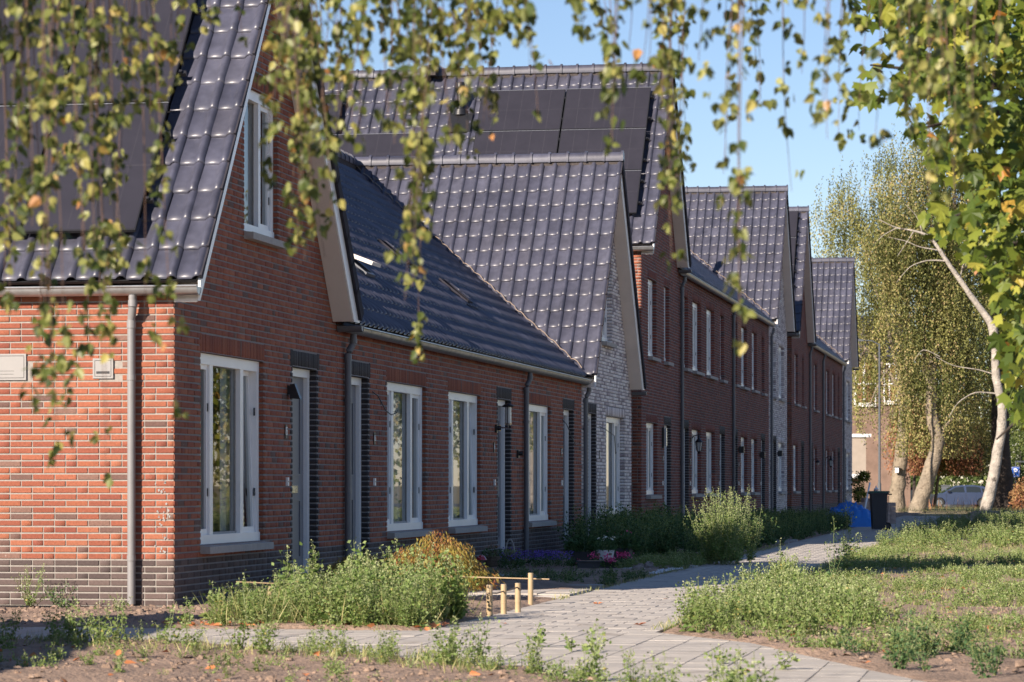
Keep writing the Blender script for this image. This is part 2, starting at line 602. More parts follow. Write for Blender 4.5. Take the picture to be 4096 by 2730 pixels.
def roof_slope(house, O, a, b, ncol, nrow, tile_objects=300, skip=None, keep=None, name='roof_slope', length=None, wid=None, w0=0.0):
    """tiles laid from the eave point O across a and up b, on a dark underlay"""
    O, a, b = [np.asarray(t, float) for t in (O, a, b)]
    nrm = np.cross(a, b)
    mb = MB()
    W = wid or ncol * TW
    H = length or nrow * TE
    nrow = max(1, round(H / TE))
    te = H / nrow
    mb.obox(O + a * w0 - nrm * 0.05, a * W, b * H, nrm * 0.035)
    slab = mb.build(name, M['blackm'], house)
    L = []
    for j in range(nrow):
        for i in range(ncol):
            if skip and any(s[0] < (i + .5) * TW < s[1] and s[2] < (j + .5) * te < s[3] for s in skip):
                continue
            c = O + a * (i * TW) + b * (j * te)
            if keep and not keep(c + a * TW / 2 + b * te / 2):
                continue
            L.append(c)
    L = np.array(L)
    px, py, d = proj(L + a * TW / 2 + b * TE / 2)
    s_ = np.where((px > -60) & (px < 4150) & (py > -60) & (py < 2730) & (d > 0), 1 / d, 0)
    order = np.argsort(-s_)
    pick = order[:tile_objects]
    pick = [k for k in pick if s_[k] > 0]
    Mx = Matrix(((a[0], b[0], nrm[0]), (a[1], b[1], nrm[1]), (a[2], b[2], nrm[2])))
    eul = Mx.to_euler()
    og = org(house)
    jit = R.normal(0, 1, (len(L), 3)) * 0.0022
    for k in pick:
        o = bpy.data.objects.new('roof_tile', _tm)
        COL.objects.link(o)
        o.parent = slab
        o.location = L[k] + jit[k] - og
        o.rotation_euler = (eul.x + random.gauss(0, .004), eul.y + random.gauss(0, .004), eul.z + random.gauss(0, .004))
    rest = np.setdiff1d(np.arange(len(L)), np.array(pick, int))
    if len(rest):
        B = np.stack([a, b, nrm], 0)
        TV = T_V @ B
        V = (L[rest][:, None, :] + jit[rest][:, None, :] + TV[None]).reshape(-1, 3)
        Q = (T_F[None] + (np.arange(len(rest)) * len(T_V))[:, None, None]).reshape(-1, 4)
        o = qmesh('roof_tiles', V, Q, np.repeat(R.random(len(rest)), len(T_F)), M['tile'], slab, smooth=True, kind='stuff')
        o.data.set_sharp_from_angle(angle=math.radians(65))
    return slab

def ridge_mesh():
    mb = MB()
    n = 9
    V, Fs = [], []
    rings = [(0, .104), (.045, .104), (.047, .086), (.40, .086)]
    for (y, r) in rings:
        for k in range(n):
            q = math.pi * (k / (n - 1)) * 1.16 - 0.08 * math.pi
            V.append((r * math.cos(q), y, r * math.sin(q) * 1.6))
    for i in range(len(rings) - 1):
        for k in range(n - 1):
            Fs.append((i * n + k, i * n + k + 1, (i + 1) * n + k + 1, (i + 1) * n + k))
    V.append((0, 0, 0.01))
    for k in range(n - 1):
        Fs.append((k + 1, k, len(V) - 1))
    me = bpy.data.meshes.new('ridge_tile')
    me.from_pydata(V, [], Fs)
    me.polygons.foreach_set('use_smooth', [True] * len(me.polygons))
    me.set_sharp_from_angle(angle=math.radians(50))
    me.materials.append(M['tile'])
    return me
_rm = ridge_mesh()
def ridge(house, p0, p1, parent):
    p0, p1 = np.asarray(p0, float), np.asarray(p1, float)
    d = p1 - p0
    n = max(1, int(np.linalg.norm(d) / 0.345))
    t = d / np.linalg.norm(d)
    ang = math.atan2(-t[0], t[1])
    og = org(house)
    for i in range(n):
        o = bpy.data.objects.new('ridge_tile', _rm)
        COL.objects.link(o)
        o.parent = parent
        o.location = p0 + t * i * 0.345 + np.array([0, 0, random.gauss(0, .003)]) - og
        o.rotation_euler = (0, random.gauss(0, .01), ang)

# ------------------------------------------------------------------ rain gear
def gutter(house, p0, p1, out, r=0.078, m='zinc', step=0.56, caps=(1, 1)):
    """half-round gutter along p0-p1; out is the horizontal direction away from the wall"""
    p0, p1, out = [np.asarray(t, float) for t in (p0, p1, out)]
    L = np.linalg.norm(p1 - p0)
    t = (p1 - p0) / L
    up = np.array([0, 0, 1.0])
    n = 11
    V, Fs = [], []
    for e in (p0, p1):
        for rr in (r, r - 0.004):
            for k in range(n):
                q = math.pi * k / (n - 1)
                V.append(e + out * rr * math.cos(q) - up * rr * math.sin(q))
    for k in range(n - 1):
        Fs += [(k, k + 1, 2 * n + k + 1, 2 * n + k), (n + k + 1, n + k, 3 * n + k, 3 * n + k + 1)]
    mb = MB()
    mb.add(V, Fs)
    mb.tube([p0 + out * (r + .004) + up * .004, p1 + out * (r + .004) + up * .004], 0.0105, 8)
    for e, sgn, c in ((p0, 1, caps[0]), (p1, -1, caps[1])):
        if c:
            cv = [e + out * r * math.cos(math.pi * k / (n - 1)) - up * r * math.sin(math.pi * k / (n - 1)) + t * sgn * 0.003 for k in range(n)]
            mb.add(cv, [tuple(range(n))])
    g = mb.build('gutter', M[m], house, smooth=True)
    k = 0.3
    while k < L - 0.05:
        b = MB()
        c = p0 + t * k
        V, Fs = [], []
        for s_ in (-.014, .014):
            for q_ in range(9):
                q = math.pi * q_ / 8
                V.append(c + t * s_ + (out * math.cos(q) - up * math.sin(q)) * (r + .005))
        for q_ in range(8):
            Fs.append((q_, q_ + 1, 9 + q_ + 1, 9 + q_))
        b.add(V, Fs)
        b.build('bracket', M['zinc'], g)
        k += step
    return g

def downpipe(house, top, out, wall_off, zbot, m, r=0.04, side=None):
    """pipe leaving the gutter at top, swinging back to the wall and down"""
    top = np.asarray(top, float)
    out = np.asarray(out, float)
    s = np.zeros(3) if side is None else np.asarray(side, float)
    d = -out * wall_off + s
    up = np.array([0, 0, 1.0])
    pts = [top, top - up * .09, top - up * .12 + d * .12, top - up * .20 + d * .85, top - up * .23 + d, top - up * .27 + d]
    end = top + d
    end[2] = zbot
    mb = MB()
    mb.tube(pts + [end], r, 12)
    mb.tube([top - up * .05, top - up * .11], r + .006, 12)
    mb.tube([top - up * .24 + d, top - up * .31 + d], r + .006, 12)
    h = top[2] - 0.8
    q = top + d
    while h > zbot + 0.3:
        mb.tube([np.array([q[0], q[1], h]), np.array([q[0], q[1], h + 0.05])], r + .005, 12)
        mb.box(q[0] - .012 - abs(out[0]) * .05, q[0] + .012, q[1] - .012, q[1] + .012 + abs(out[1]) * .05, h + .015, h + .035)
        h -= 1.7
    return mb.build('downpipe', M[m], house, smooth=True)

# ------------------------------------------------------------------ windows and doors (all in facades that face +X)
def window(house, u0, u1, z0, z1, rec=0.055, lights=3, curtain=0.35, tilt=None, sill=True, sill_t=0.088):
    x = -rec
    fw, fd = 0.09, 0.10
    mb = MB()
    zt, zb = z1 - 0.004, z0 + 0.0
    mb.box(x - fd, x, u0 + .004, u0 + fw, zb, zt)
    mb.box(x - fd, x, u1 - fw, u1 - .004, zb, zt)
    mb.box(x - fd, x + .002, u0 + .004, u1 - .004, zt - fw - .015, zt + .001)
    mb.box(x - fd, x + .012, u0 + .004, u1 - .004, zb - .001, zb + fw)
    w = u1 - u0
    if lights == 3:
        ms = [(u0 + .215 * w, u0 + .265 * w), (u0 + .695 * w, u0 + .745 * w)]
    elif lights == 2:
        ms = [(u0 + .56 * w, u0 + .56 * w + .09)]
    else:
        ms = []
    for a, b in ms:
        mb.box(x - fd, x - .004, a, b, zb + fw, zt - fw - .015)
    win = mb.build('window', M['paint'], house)
    edges = [u0 + fw] + [e for m_ in ms for e in m_] + [u1 - fw]
    za, zc = zb + fw, zt - fw - .015
    for i in range(0, len(edges), 2):
        a, b = edges[i], edges[i + 1]
        casement = (lights == 3 and i != 2) or (lights == 2 and i == 2)
        if casement:
            t = tilt if (tilt and i == len(edges) - 2) else 0.0
            c = MB()
            cw = 0.048
            def pt(n, u, z):
                dz = z - za
                return (x - .025 - n - dz * math.sin(t), u, za + dz * math.cos(t))
            def bar(ua, ub, zA, zB):
                V = [pt(.05, ua, zA), pt(0, ua, zA), pt(0, ub, zA), pt(.05, ub, zA), pt(.05, ua, zB), pt(0, ua, zB), pt(0, ub, zB), pt(.05, ub, zB)]
                c.add(V, [(0, 3, 2, 1), (4, 5, 6, 7), (0, 1, 5, 4), (1, 2, 6, 5), (2, 3, 7, 6), (3, 0, 4, 7)])
            bar(a + .003, a + cw, za, zc)
            bar(b - cw, b - .003, za, zc)
            bar(a + cw, b - cw, za, za + cw + .01)
            bar(a + cw, b - cw, zc - cw, zc)
            c.build('casement', M['paint'], win)
            g = MB()
            g.add([pt(.025, a + cw, za + cw), pt(.025, b - cw, za + cw), pt(.025, b - cw, zc - cw), pt(.025, a + cw, zc - cw)], [(0, 1, 2, 3)])
            g.build('pane', M['glass'], win)
            h = MB()
            for hz in (.25, .75):
                zz = za + (zc - za) * hz
                h.box(x - .03, x - .018, b - .022, b + .004, zz - .04, zz + .04)
            h.build('hinge', M['blackm'], win)
        else:
            g = MB()
            g.add([(x - .06, a, za), (x - .06, b, za), (x - .06, b, zc), (x - .06, a, zc)], [(0, 1, 2, 3)])
            g.build('pane', M['glass'], win)
            s = MB()
            s.box(x - .07, x - .045, a, b, za, za + .022)
            s.box(x - .07, x - .05, b - .02, b, za + .022, zc)
            s.box(x - .07, x - .05, a, a + .02, za + .022, zc)
            s.build('glazing_bead', M['sill'], win)
    if curtain > 0:
        c = MB()
        ua, ub = u1 - (u1 - u0) * (curtain + .12), u1 - .05
        nn = int((ub - ua) / .03)
        V, Fs = [], []
        for k in range(nn + 1):
            uu_ = ua + (ub - ua) * k / nn
            xx = x - .15 + .018 * math.sin(k * 1.9 + random.random() * .6)
            V += [(xx, uu_, z0 + .05), (xx, uu_, z1)]
        for k in range(nn):
            Fs.append((2 * k, 2 * k + 2, 2 * k + 3, 2 * k + 1))
        c.add(V, Fs)
        c.build('curtain', M['curtain'], win, smooth=True)
    rm_ = MB()
    rd = 1.1 if z0 < 3 else .6
    rm_.add([(-rd, u0 - .1, z0 - .4), (-rd, u1 + .1, z0 - .4), (-rd, u1 + .1, z1 + .05), (-rd, u0 - .1, z1 + .05)], [(0, 1, 2, 3)])
    rm_.box(-rd, -.17, u0 - .1, u1 + .1, z1 + .03, z1 + .05)
    rm_.box(-rd, -.17, u1 + .08, u1 + .1, z0 - .4, z1 + .03)
    rm_.box(-rd, -.17, u0 - .1, u1 + .08, z0 - .42, z0 - .40)
    rm_.build('room', M['room'], win)
    if sill:
        s = MB()
        um = (u0 + u1) / 2
        for a, b in ((u0 - .02, um - .003), (um + .003, u1 + .02)):
            s.add([(x - .02, a, z0 - sill_t), (.10, a, z0 - sill_t), (.10, b, z0 - sill_t), (x - .02, b, z0 - sill_t),
                   (x - .02, a, z0 - .004), (.10, a, z0 - .018), (.10, b, z0 - .018), (x - .02, b, z0 - .004)],
                  [(0, 3, 2, 1), (4, 5, 6, 7), (0, 1, 5, 4), (1, 2, 6, 5), (2, 3, 7, 6), (3, 0, 4, 7)])
        s.build('sill', M['sill'], win)
    return win

def door(house, u0, u1, z0, z1, rec=0.09, grille=True):
    x = -rec
    mb = MB()
    fw, fd = 0.09, 0.11
    mb.box(x - fd, x, u0 + .004, u0 + fw, z0, z1 - .004)
    mb.box(x - fd, x, u1 - fw, u1 - .004, z0, z1 - .004)
    mb.box(x - fd, x + .002, u0 + .004, u1 - .004, z1 - .004 - fw, z1 - .003)
    fr = mb.build('door_frame', M['paint'], house)
    a, b = u0 + fw, u1 - fw
    lf = MB()
    lx = x - .05
    zt = z1 - fw - .004
    lf.box(lx - .05, lx, a, b, z0 + .02, zt)
    for (za, zb) in ((z0 + .20, z0 + .86), (z0 + 1.12, zt - .2)):
        for (p, q, s_, t_) in ((a + .17, b - .17, za, za + .022), (a + .17, b - .17, zb - .022, zb), (a + .17, a + .192, za + .022, zb - .022), (b - .192, b - .17, za + .022, zb - .022)):
            lf.box(lx, lx + .014, p, q, s_, t_)
    d = lf.build('door', M['door'], house)
    h = MB()
    h.box(lx, lx + .012, a + .04, a + .085, z0 + .86, z0 + 1.10)
    h.tube([(lx + .012, a + .06, z0 + 1.02), (lx + .06, a + .06, z0 + 1.02), (lx + .06, a + .19, z0 + 1.02)], .011, 8)
    h.build('handle', M['steel'], d, smooth=True)
    ml = MB()
    ml.box(lx, lx + .016, (a + b) / 2 - .16, (a + b) / 2 + .16, z0 + .93, z0 + 1.01)
    ml.build('letter_plate', M['steel'], d)
    th = MB()
    th.box(x - .12, x + .05, u0 + .006, u1 - .006, z0 - .07, z0 - .002)
    th.build('threshold', M['sill'], fr)
    rm_ = MB()
    rm_.box(-1.4, -1.36, u0 - .3, u1 + .3, z0, z1 + .2)
    rm_.build('hall_wall', M['room'], fr)
    return fr

# ------------------------------------------------------------------ a cross gable: ridge along X, front facing +X
def gable_roof(house, Y0, Y1, ze, zr, depth=9.8, rcol=40, skip=None, tile_objects=300, left_gutter=True, right_stub=True, panels=None, right_gutter_z=None, rx0=0.25):
    hw = (Y1 - Y0) / 2
    s = (zr - 0.38 - ze) / hw
    c = 1 / math.sqrt(1 + s * s)
    sn = s * c
    Ym = (Y0 + Y1) / 2
    za = ze + s * hw
    nrow = int(math.ceil((hw + .06) / c / TE))
    Ln = (hw + .06) / c
    # left slope (towards the camera); its last tile column ends at X = .28
    O = np.array([0.285 - rcol * TW, Y0 - .06, ze + .15 - s * .06])
    a, b = np.array([1., 0, 0]), np.array([0, c, sn])
    ks = (lambda P: P[1] < Ym + .02)
    sl = roof_slope(house, O, a, b, rcol, nrow, tile_objects, skip=skip, keep=ks, length=Ln, wid=rcol * TW - .065)
    # right slope
    O2 = np.array([0.285, Y1 + .06, ze + .15 - s * .06])
    a2, b2 = np.array([-1., 0, 0]), np.array([0, -c, sn])
    sl2 = roof_slope(house, O2, a2, b2, 3, nrow, 45, keep=(lambda P: P[1] > Ym - .02), length=Ln, wid=depth)
    ridge(house, (0.30, Ym, za + .20), (0.33 - depth, Ym, za + .20), sl)
    # verge: side flaps of the edge tiles, white rake board, beige soffit
    for (O_, b_, sg) in ((O, b, 1), (O2, b2, -1)):
        nr = np.array([0, -sn * sg, c])
        for j in range(nrow):
            if j * TE > Ln - .1:
                break
            m_ = MB()
            lo_, hi_ = (.0, .055) if sg > 0 else (-.06, .155)
            y0 = np.array([0.262, O_[1], O_[2]]) + b_ * (j * TE) + nr * lo_
            ln = min(.40, Ln - j * TE)
            m_.add([y0, y0 + np.array([.028, 0, 0]), y0 + np.array([.028, 0, 0]) + b_ * ln, y0 + b_ * ln,
                    y0 + nr * hi_, y0 + nr * hi_ + np.array([.028, 0, 0]), y0 + nr * (hi_ - .03) + np.array([.028, 0, 0]) + b_ * ln, y0 + nr * (hi_ - .03) + b_ * ln],
                   [(0, 3, 2, 1), (4, 5, 6, 7), (0, 1, 5, 4), (1, 2, 6, 5), (2, 3, 7, 6), (3, 0, 4, 7)])
            m_.build('verge_tile', M['verge'], sl if sg > 0 else sl2)
    fb = MB()
    fb.box(.25 - depth, .245, Ym - .05, Ym + .05, za + .06, za + .22)
    fb.build('ridge_bedding', M['bedding'], house)
    bb = MB()
    so = MB()
    for sg, Ye in ((1, Y0), (-1, Y1)):
        # polygons in (y, z): rake board, vertical depth .17
        if sg < 0:
            yb_, yt_ = Ym + (za - .22 - ze - .02) / s, Ym + (za + .13 - ze - .02) / s
            bb.prism([(Ym + .001, za - .22), (yb_, ze + .02), (yt_, ze + .02), (Ym + .001, za + .13)], 'x', .232, .250)
            so.prism([(Ym + .001, za - .235), (yb_ - .01, ze + .022), (yb_ + .03, ze + .022), (Ym + .001, za - .19)], 'x', .001, .229)
            continue
        y_a, y_b = (Ye - sg * .03), Ym
        zA = ze - s * .03
        lo = 0.0 if sg > 0 else 0.0
        bb.prism([(y_a, zA - .09), (y_b, za - .09), (y_b, za + .115), (y_a, zA + .115)], 'x', .235, .258)
        so.prism([(y_a, zA - .10), (y_b, za - .10), (y_b, za - .07), (y_a, zA - .07)], 'x', .001, .229)
    bb.build('rake_board', M['paint'], house)
    so.build('soffit', M['soffit'], house)
    if left_gutter:
        g = gutter(house, (0.27, Y0 - .115, ze + .0), (0.27 - min(depth, 6.0), Y0 - .115, ze + .0), (0, -1, 0), caps=(1, 0), step=.62)
    if right_stub:
        gutter(house, (0.30, Y1 + .02, ze - .02), (0.01, Y1 + .02, ze - .02), (0, 1, 0), r=.07, m='pipe_dark', step=9, caps=(1, 1))
    # closing walls and a gable wall at the back
    cl = MB()
    cl.prism([(Y0 + .05, -.2), (Y1 - .05, -.2), (Y1 - .05, ze), (Ym, za - .05), (Y0 + .05, ze)], 'x', -depth, -depth + .1)
    cl.box(-depth + .1, -.12, Y1 - .12, Y1 - .05, -.2, ze)
    cl.box(-depth + .1, -.12, Y0 + .05, Y0 + .12, -.2, ze)
    cl.build('inner_wall', M['mortar_dark'], house)
    if panels:
        solar(house, O, a, b, np.cross(a, b), panels)
    return dict(s=s, Ym=Ym, za=za, O=O, a=a, b=b, slope=sl)

def solar(house, O, a, b, n, panels):
    """panels: (along a from the right verge (positive = further left), up b, width, height)"""
    W = 0.0
    for (x1, y0, wd, ht) in panels:
        P0 = O.copy()
        P0[0] = x1
        P0 = P0 + b * y0 + n * .125
        m_ = MB()
        g = .008
        fr = MB()
        A = -a * (wd - .02)
        B = b * (ht - .02)
        fr.obox(P0, A, B, n * .032)
        p = fr.build('solar_panel', M['panel_frame'], house)
        m_.obox(P0 + A * .009 + B * .009 + n * .032, A * .982, B * .982, n * .002)
        m_.build('solar_glass', M['panel'], p)
        c_ = MB()
        nl_ = 5 if wd > ht else 4
        for q_ in range(1, nl_ + 1):
            c_.obox(P0 + A * (q_ / (nl_ + 1)) + B * .02 + n * .0345, A * .0035, B * .96, n * .0006)
        c_.obox(P0 + A * .01 + B * .498 + n * .0345, A * .98, B * .004, n * .0006)
        c_.build('cell_lines', M['cell'], p)
        e_ = MB()
        e_.obox(P0 + B + n * .020, A, b * .012, n * .014)
        e_.build('panel_rail', M['clamp'], p)
        k = MB()
        for f_ in (.24, .76):
            q = P0 + B * f_
            k.obox(q + a * .0 + n * .005, a * .085, b * .04, -n * .045)
            k.obox(q + a * .02 + n * .0, a * .03, b * .03, n * .03)
            k.obox(q + A - a * .022 + n * .03, a * .02, b * .05, n * .01)
        k.build('panel_clamp', M['panel_frame'], p)

def row_roof(house, Y0, Y1, ze, zr, Ya=None, Yb=None, tile_objects=300, keep=None, skip=None):
    """eaves roof of a terraced dwelling, the slope faces +X, ridge at X = -4.9"""
    Ya = Y0 if Ya is None else Ya
    Yb = Y1 if Yb is None else Yb
    s = (zr - 0.38 - ze) / 4.9
    c = 1 / math.sqrt(1 + s * s)
    sn = s * c
    O = np.array([0.09, Ya, ze + .11 - s * .09])
    a, b = np.array([0, 1., 0]), np.array([-c, 0, sn])
    ncol = int(round((Yb - Ya) / TW))
    nrow = int(math.ceil(4.95 / c / TE))
    sl = roof_slope(house, O, a, b, ncol, nrow, tile_objects, keep=(lambda P: P[0] > -4.9 and (keep is None or keep(P))), skip=skip, length=4.95 / c, wid=Y1 - Y0, w0=Y0 - Ya)
    ridge(house, (-4.9, Ya, zr - .15), (-4.9, Yb, zr - .15), sl)
    mb = MB()
    nr = np.array([-sn, 0, c])
    mb.obox(np.array([-9.9, Ya, ze + .1]), np.array([0, Yb - Ya, 0]), np.array([c, 0, sn]) * 4.95 / c, nr * .06)
    mb.build('rear_roof_slope', M['tile'], house)
    fb = MB()
    fb.box(-4.97, -4.83, Ya, Yb, zr - .30, zr - .08)
    fb.build('ridge_bedding', M['bedding'], house)
    bk = MB()
    bk.box(-9.8, -9.7, Y0, Y1, -.2, ze + .1)
    bk.build('rear_wall', M['mortar_dark'], house)
    return dict(s=s, O=O, a=a, b=b, slope=sl)

# ================================================================== THE TERRACE
def rect_top(z):
    return lambda u: z
def gable_top(Y0, Y1, ze, za):
    Ym = (Y0 + Y1) / 2
    return lambda u: ze + (za - ze) * (1 - abs(u - Ym) / (Ym - Y0)) - 0.015

def number_plate(house, y, z, text, w=.035, h=.15):
    mb = MB()
    mb.box(.0, .012, y - w, y + w, z - h / 2, z + h / 2)
    p = mb.build('number_plate', M['plaque'], house)
    cu = bpy.data.curves.new('numeral', 'FONT')
    cu.body = text
    cu.size = .135 if len(text) < 3 else .10
    cu.align_x = 'CENTER'
    cu.align_y = 'CENTER'
    cu.extrude = .002
    to = bpy.data.objects.new('numeral', cu)
    COL.objects.link(to)
    dg = bpy.context.evaluated_depsgraph_get()
    me = bpy.data.meshes.new_from_object(to.evaluated_get(dg))
    bpy.data.objects.remove(to)
    o = link('numeral', me, M['white_plastic'], p, np.array([.0145, y, z]) - org(house))
    o.rotation_euler = (math.radians(90), 0, math.radians(90))
    o.scale = (.62, .95, 1)
    return p

def doorbell(house, y, z=1.18):
    mb = MB()
    mb.box(0, .025, y - .03, y + .03, z - .045, z + .045)
    p = mb.build('doorbell', M['white_plastic'], house)
    b = MB()
    b.tube([(.02, y, z), (.026, y, z)], .010, 8)
    b.build('button', M['blackm'], p)

def cable(house, y, z, pts):
    mb = MB()
    mb.tube([(.0, y, z)] + [(x_, y + dy, z + dz) for (x_, dy, dz) in pts], .007, 6)
    e = pts[-1]
    for s in (-.012, .012):
        mb.tube([(e[0], y + e[1], z + e[2]), (e[0] + .012, y + e[1] + s * 2, z + e[2] + .02 + s)], .004, 5)
    mb.build('lamp_cable', M['blackm'], house, smooth=True)

def wall_lamp(y, z, kind, label, group=None):
    t = thing('wall_lamp', label, 'wall lamp', (0, y, z), group)
    pl = MB()
    if kind == 'lantern':
        pl.lathe((.02, y, z - .05), [(.0, 0), (.05, .0), (.05, .1), (0, .1)], 10, sx=.3)
        pl.build('wall_plate', M['blackm'], t)
        a = MB()
        a.tube([(.02, y, z + .02), (.08, y, z + .09), (.16, y, z + .11), (.20, y, z + .06)], .012, 8)
        a.build('arm', M['blackm'], t, smooth=True)
        r = MB()
        r.lathe((.20, y, z - .06), [(.10, 0), (.085, .03), (.03, .09), (.012, .15), (.02, .17), (0, .2)], 8)
        r.build('roof', M['blackm'], t)
        g = MB()
        g.lathe((.20, y, z - .26), [(.045, 0), (.08, .20)], 6)
        g.build('lamp_glass', M['lampglass'], t)
        f = MB()
        for k in range(6):
            q = 2 * math.pi * k / 6
            f.tube([(.20 + .047 * math.cos(q), y + .047 * math.sin(q), z - .26), (.20 + .083 * math.cos(q), y + .083 * math.sin(q), z - .06)], .007, 5)
        f.lathe((.20, y, z - .34), [(0, 0), (.012, .02), (.03, .05), (.05, .08)], 8)
        f.build('cage', M['blackm'], t)
    elif kind == 'cylinder':
        pl.lathe((.012, y, z - .35), [(.05, 0), (.05, .09)], 10, sx=.25)
        pl.build('wall_plate', M['brass'], t)
        a = MB()
        a.tube([(.02, y, z - .30), (.14, y, z - .30), (.14, y, z - .24)], .012, 8)
        a.lathe((.14, y, z - .26), [(.05, 0), (.055, .03)], 10)
        a.build('arm', M['steel'], t, smooth=True)
        g = MB()
        g.lathe((.14, y, z - .23), [(.047, 0), (.047, .24)], 12)
        g.build('lamp_glass', M['lampglass'], t)
        c = MB()
        c.lathe((.14, y, z + .01), [(.085, 0), (.095, .02), (.04, .05), (0, .06)], 12)
        for s in (-1, 1):
            c.tube([(.14, y + s * .05, z - .23), (.14, y + s * .05, z + .01)], .006, 5)
        c.build('lamp_cap', M['blackm'], t)
    elif kind == 'spot':
        pl.box(.0, .03, y - .04, y + .04, z - .04, z + .06)
        pl.build('wall_plate', M['blackm'], t)
        s = MB()
        s.add([(.03, y - .05, z - .08), (.145, y - .05, z - .09), (.145, y + .05, z - .09), (.03, y + .05, z - .08),
               (.03, y - .04, z + .07), (.08, y - .04, z + .08), (.08, y + .04, z + .08), (.03, y + .04, z + .07)],
              [(0, 3, 2, 1), (4, 5, 6, 7), (0, 1, 5, 4), (1, 2, 6, 5), (2, 3, 7, 6), (3, 0, 4, 7)])
        s.build('lamp_shade', M['blackm'], t)
    elif kind == 'cube':
        pl.box(.0, .02, y - .04, y + .04, z - .05, z + .05)
        pl.build('wall_plate', M['blackm'], t)
        s = MB()
        s.box(.02, .15, y - .06, y + .06, z - .09, z + .09)
        s.build('lamp_shade', M['blackm'], t)
    elif kind == 'bar':
        pl.box(.0, .05, y - .05, y + .05, z - .22, z + .22)
        pl.build('wall_plate', M['blackm'], t)
        s = MB()
        s.box(.05, .10, y - .035, y + .035, z - .18, z + .2)
        s.build('lamp_glass', M['lampglass'], t)
    elif kind == 'globe':
        pl.box(.0, .02, y - .04, y + .04, z - .03, z + .07)
        pl.build('wall_plate', M['blackm'], t)
        s = MB()
        s.tube([(.02, y, z + .04), (.16, y, z + .06), (.16, y, z)], .012, 6)
        s.lathe((.16, y, z - .08), [(.09, 0), (.07, .05), (.02, .09)], 10)
        s.build('lamp_shade', M['blackm'], t)
        g = MB()
        g.lathe((.16, y, z - .17), [(.02, 0), (.05, .03), (.055, .07), (.04, .10)], 10)
        g.build('lamp_glass', M['lampglass'], t)
    return t

# ---- house A: the nearest gable, number 85
A = thing('gable_house', 'nearest red brick house with sunlit side wall, solar panels and number 85', 'house', (0, 0, 0), 'brick houses of the terrace')
za_A = 3.0 + 1.22 * 3.29
opsA = [(.89, 3.28, .5625, 2.4375, 'win', .055), (4.50, 5.62, .125, 2.4375, 'door', .09), (2.5, 3.87, 3.75, 5.25, 'win', .055)]
brick_wall(A, 'front_wall', ('x', 0), 0, 6.58, 0, gable_top(0, 6.58, 3.0, za_A), opsA, 'red', 'mortar_dark', 300)
cab = [(-1.85, -1.46, 2.14, 2.39), (-.80, -.60, 2.15, 2.34)]
brick_wall(A, 'side_wall', ('y', 0), -9.8, -.013, 0, rect_top(3.0), [], 'red', 'mortar', 300, skip=cab, umin=-3.2)
gA = gable_roof(A, 0, 6.58, 3.0, 7.40, rcol=40, skip=[(0, 9.0, .85, 9)], panels=[
    (-.43 - 1.155 * i, .50 + 1.765 * j, 1.145, 1.755) for i in range(4) for j in range(2)])
window(A, *opsA[0][:4], tilt=.035, curtain=.30)
window(A, *opsA[2][:4], lights=2, curtain=.42, tilt=None)
door(A, *opsA[1][:4])
downpipe(A, (-.375, -.115, 2.93), (0, -1, 0), .055, .02, 'pipe', r=.039, side=(-.03, 0, 0))
number_plate(A, 4.18, 1.72, '85')
doorbell(A, 4.22)
for (x0, x1, z0, z1, nm) in ((-1.85, -1.46, 2.14, 2.39, 'meter_cabinet'), (-.80, -.60, 2.15, 2.34, 'letter_box')):
    f = MB()
    t_ = .018
    f.box(x0, x1, -.012, .0, z0, z0 + t_)
    f.box(x0, x1, -.012, .0, z1 - t_, z1)
    f.box(x0, x0 + t_, -.012, .0, z0 + t_, z1 - t_)
    f.box(x1 - t_, x1, -.012, .0, z0 + t_, z1 - t_)
    f.box(x0 + t_, x1 - t_, -.001, .006, z0 + t_, z1 - t_)
    fo = f.build(nm, M['cabinet'], A)
    dd = MB()
    g_ = .005
    dd.box(x0 + t_ + g_, x1 - t_ - g_, -.012, -.003, z0 + t_ + g_, z1 - t_ - g_)
    dd.build('cabinet_door', M['cabinet'], fo)
    kk = MB()
    if nm == 'meter_cabinet':
        kk.tube([(x0 + .075, -.012, z1 - .08), (x0 + .075, -.016, z1 - .08)], .014, 10)
        kk.box(x0 + .12, x0 + .27, -.0135, -.012, z0 + .055, z0 + .058)
        kk.box(x0 + .12, x0 + .27, -.0135, -.012, z0 + .085, z0 + .088)
    else:
        kk.box(x0 + .035, x1 - .035, -.014, -.010, z0 + .045, z0 + .068)
    kk.build('slot', M['blackm'], fo)
# white splashes on the corner bricks
sp = MB()
for k in range(46):
    x_, z_ = -.12 + random.gauss(0, .035), .45 + random.random() * .75
    r_ = random.uniform(.003, .012)
    sp.add([(x_ + r_ * math.cos(q) * random.uniform(.5, 1.2), -.0035, z_ + r_ * math.sin(q) * random.uniform(.6, 1.6)) for q in np.linspace(0, 5.5, 7)], [tuple(range(7))])
for k in range(24):
    y_, z_ = 4.05 + random.gauss(0, .12), .2 + random.random() * .3
    r_ = random.uniform(.003, .009)
    sp.add([(.0035, y_ + r_ * math.cos(q), z_ + r_ * 3 * math.sin(q)) for q in np.linspace(0, 5.5, 6)], [tuple(range(6))])
tag(sp.build('mortar_splashes', M['cabinet'], A), kind='stuff')

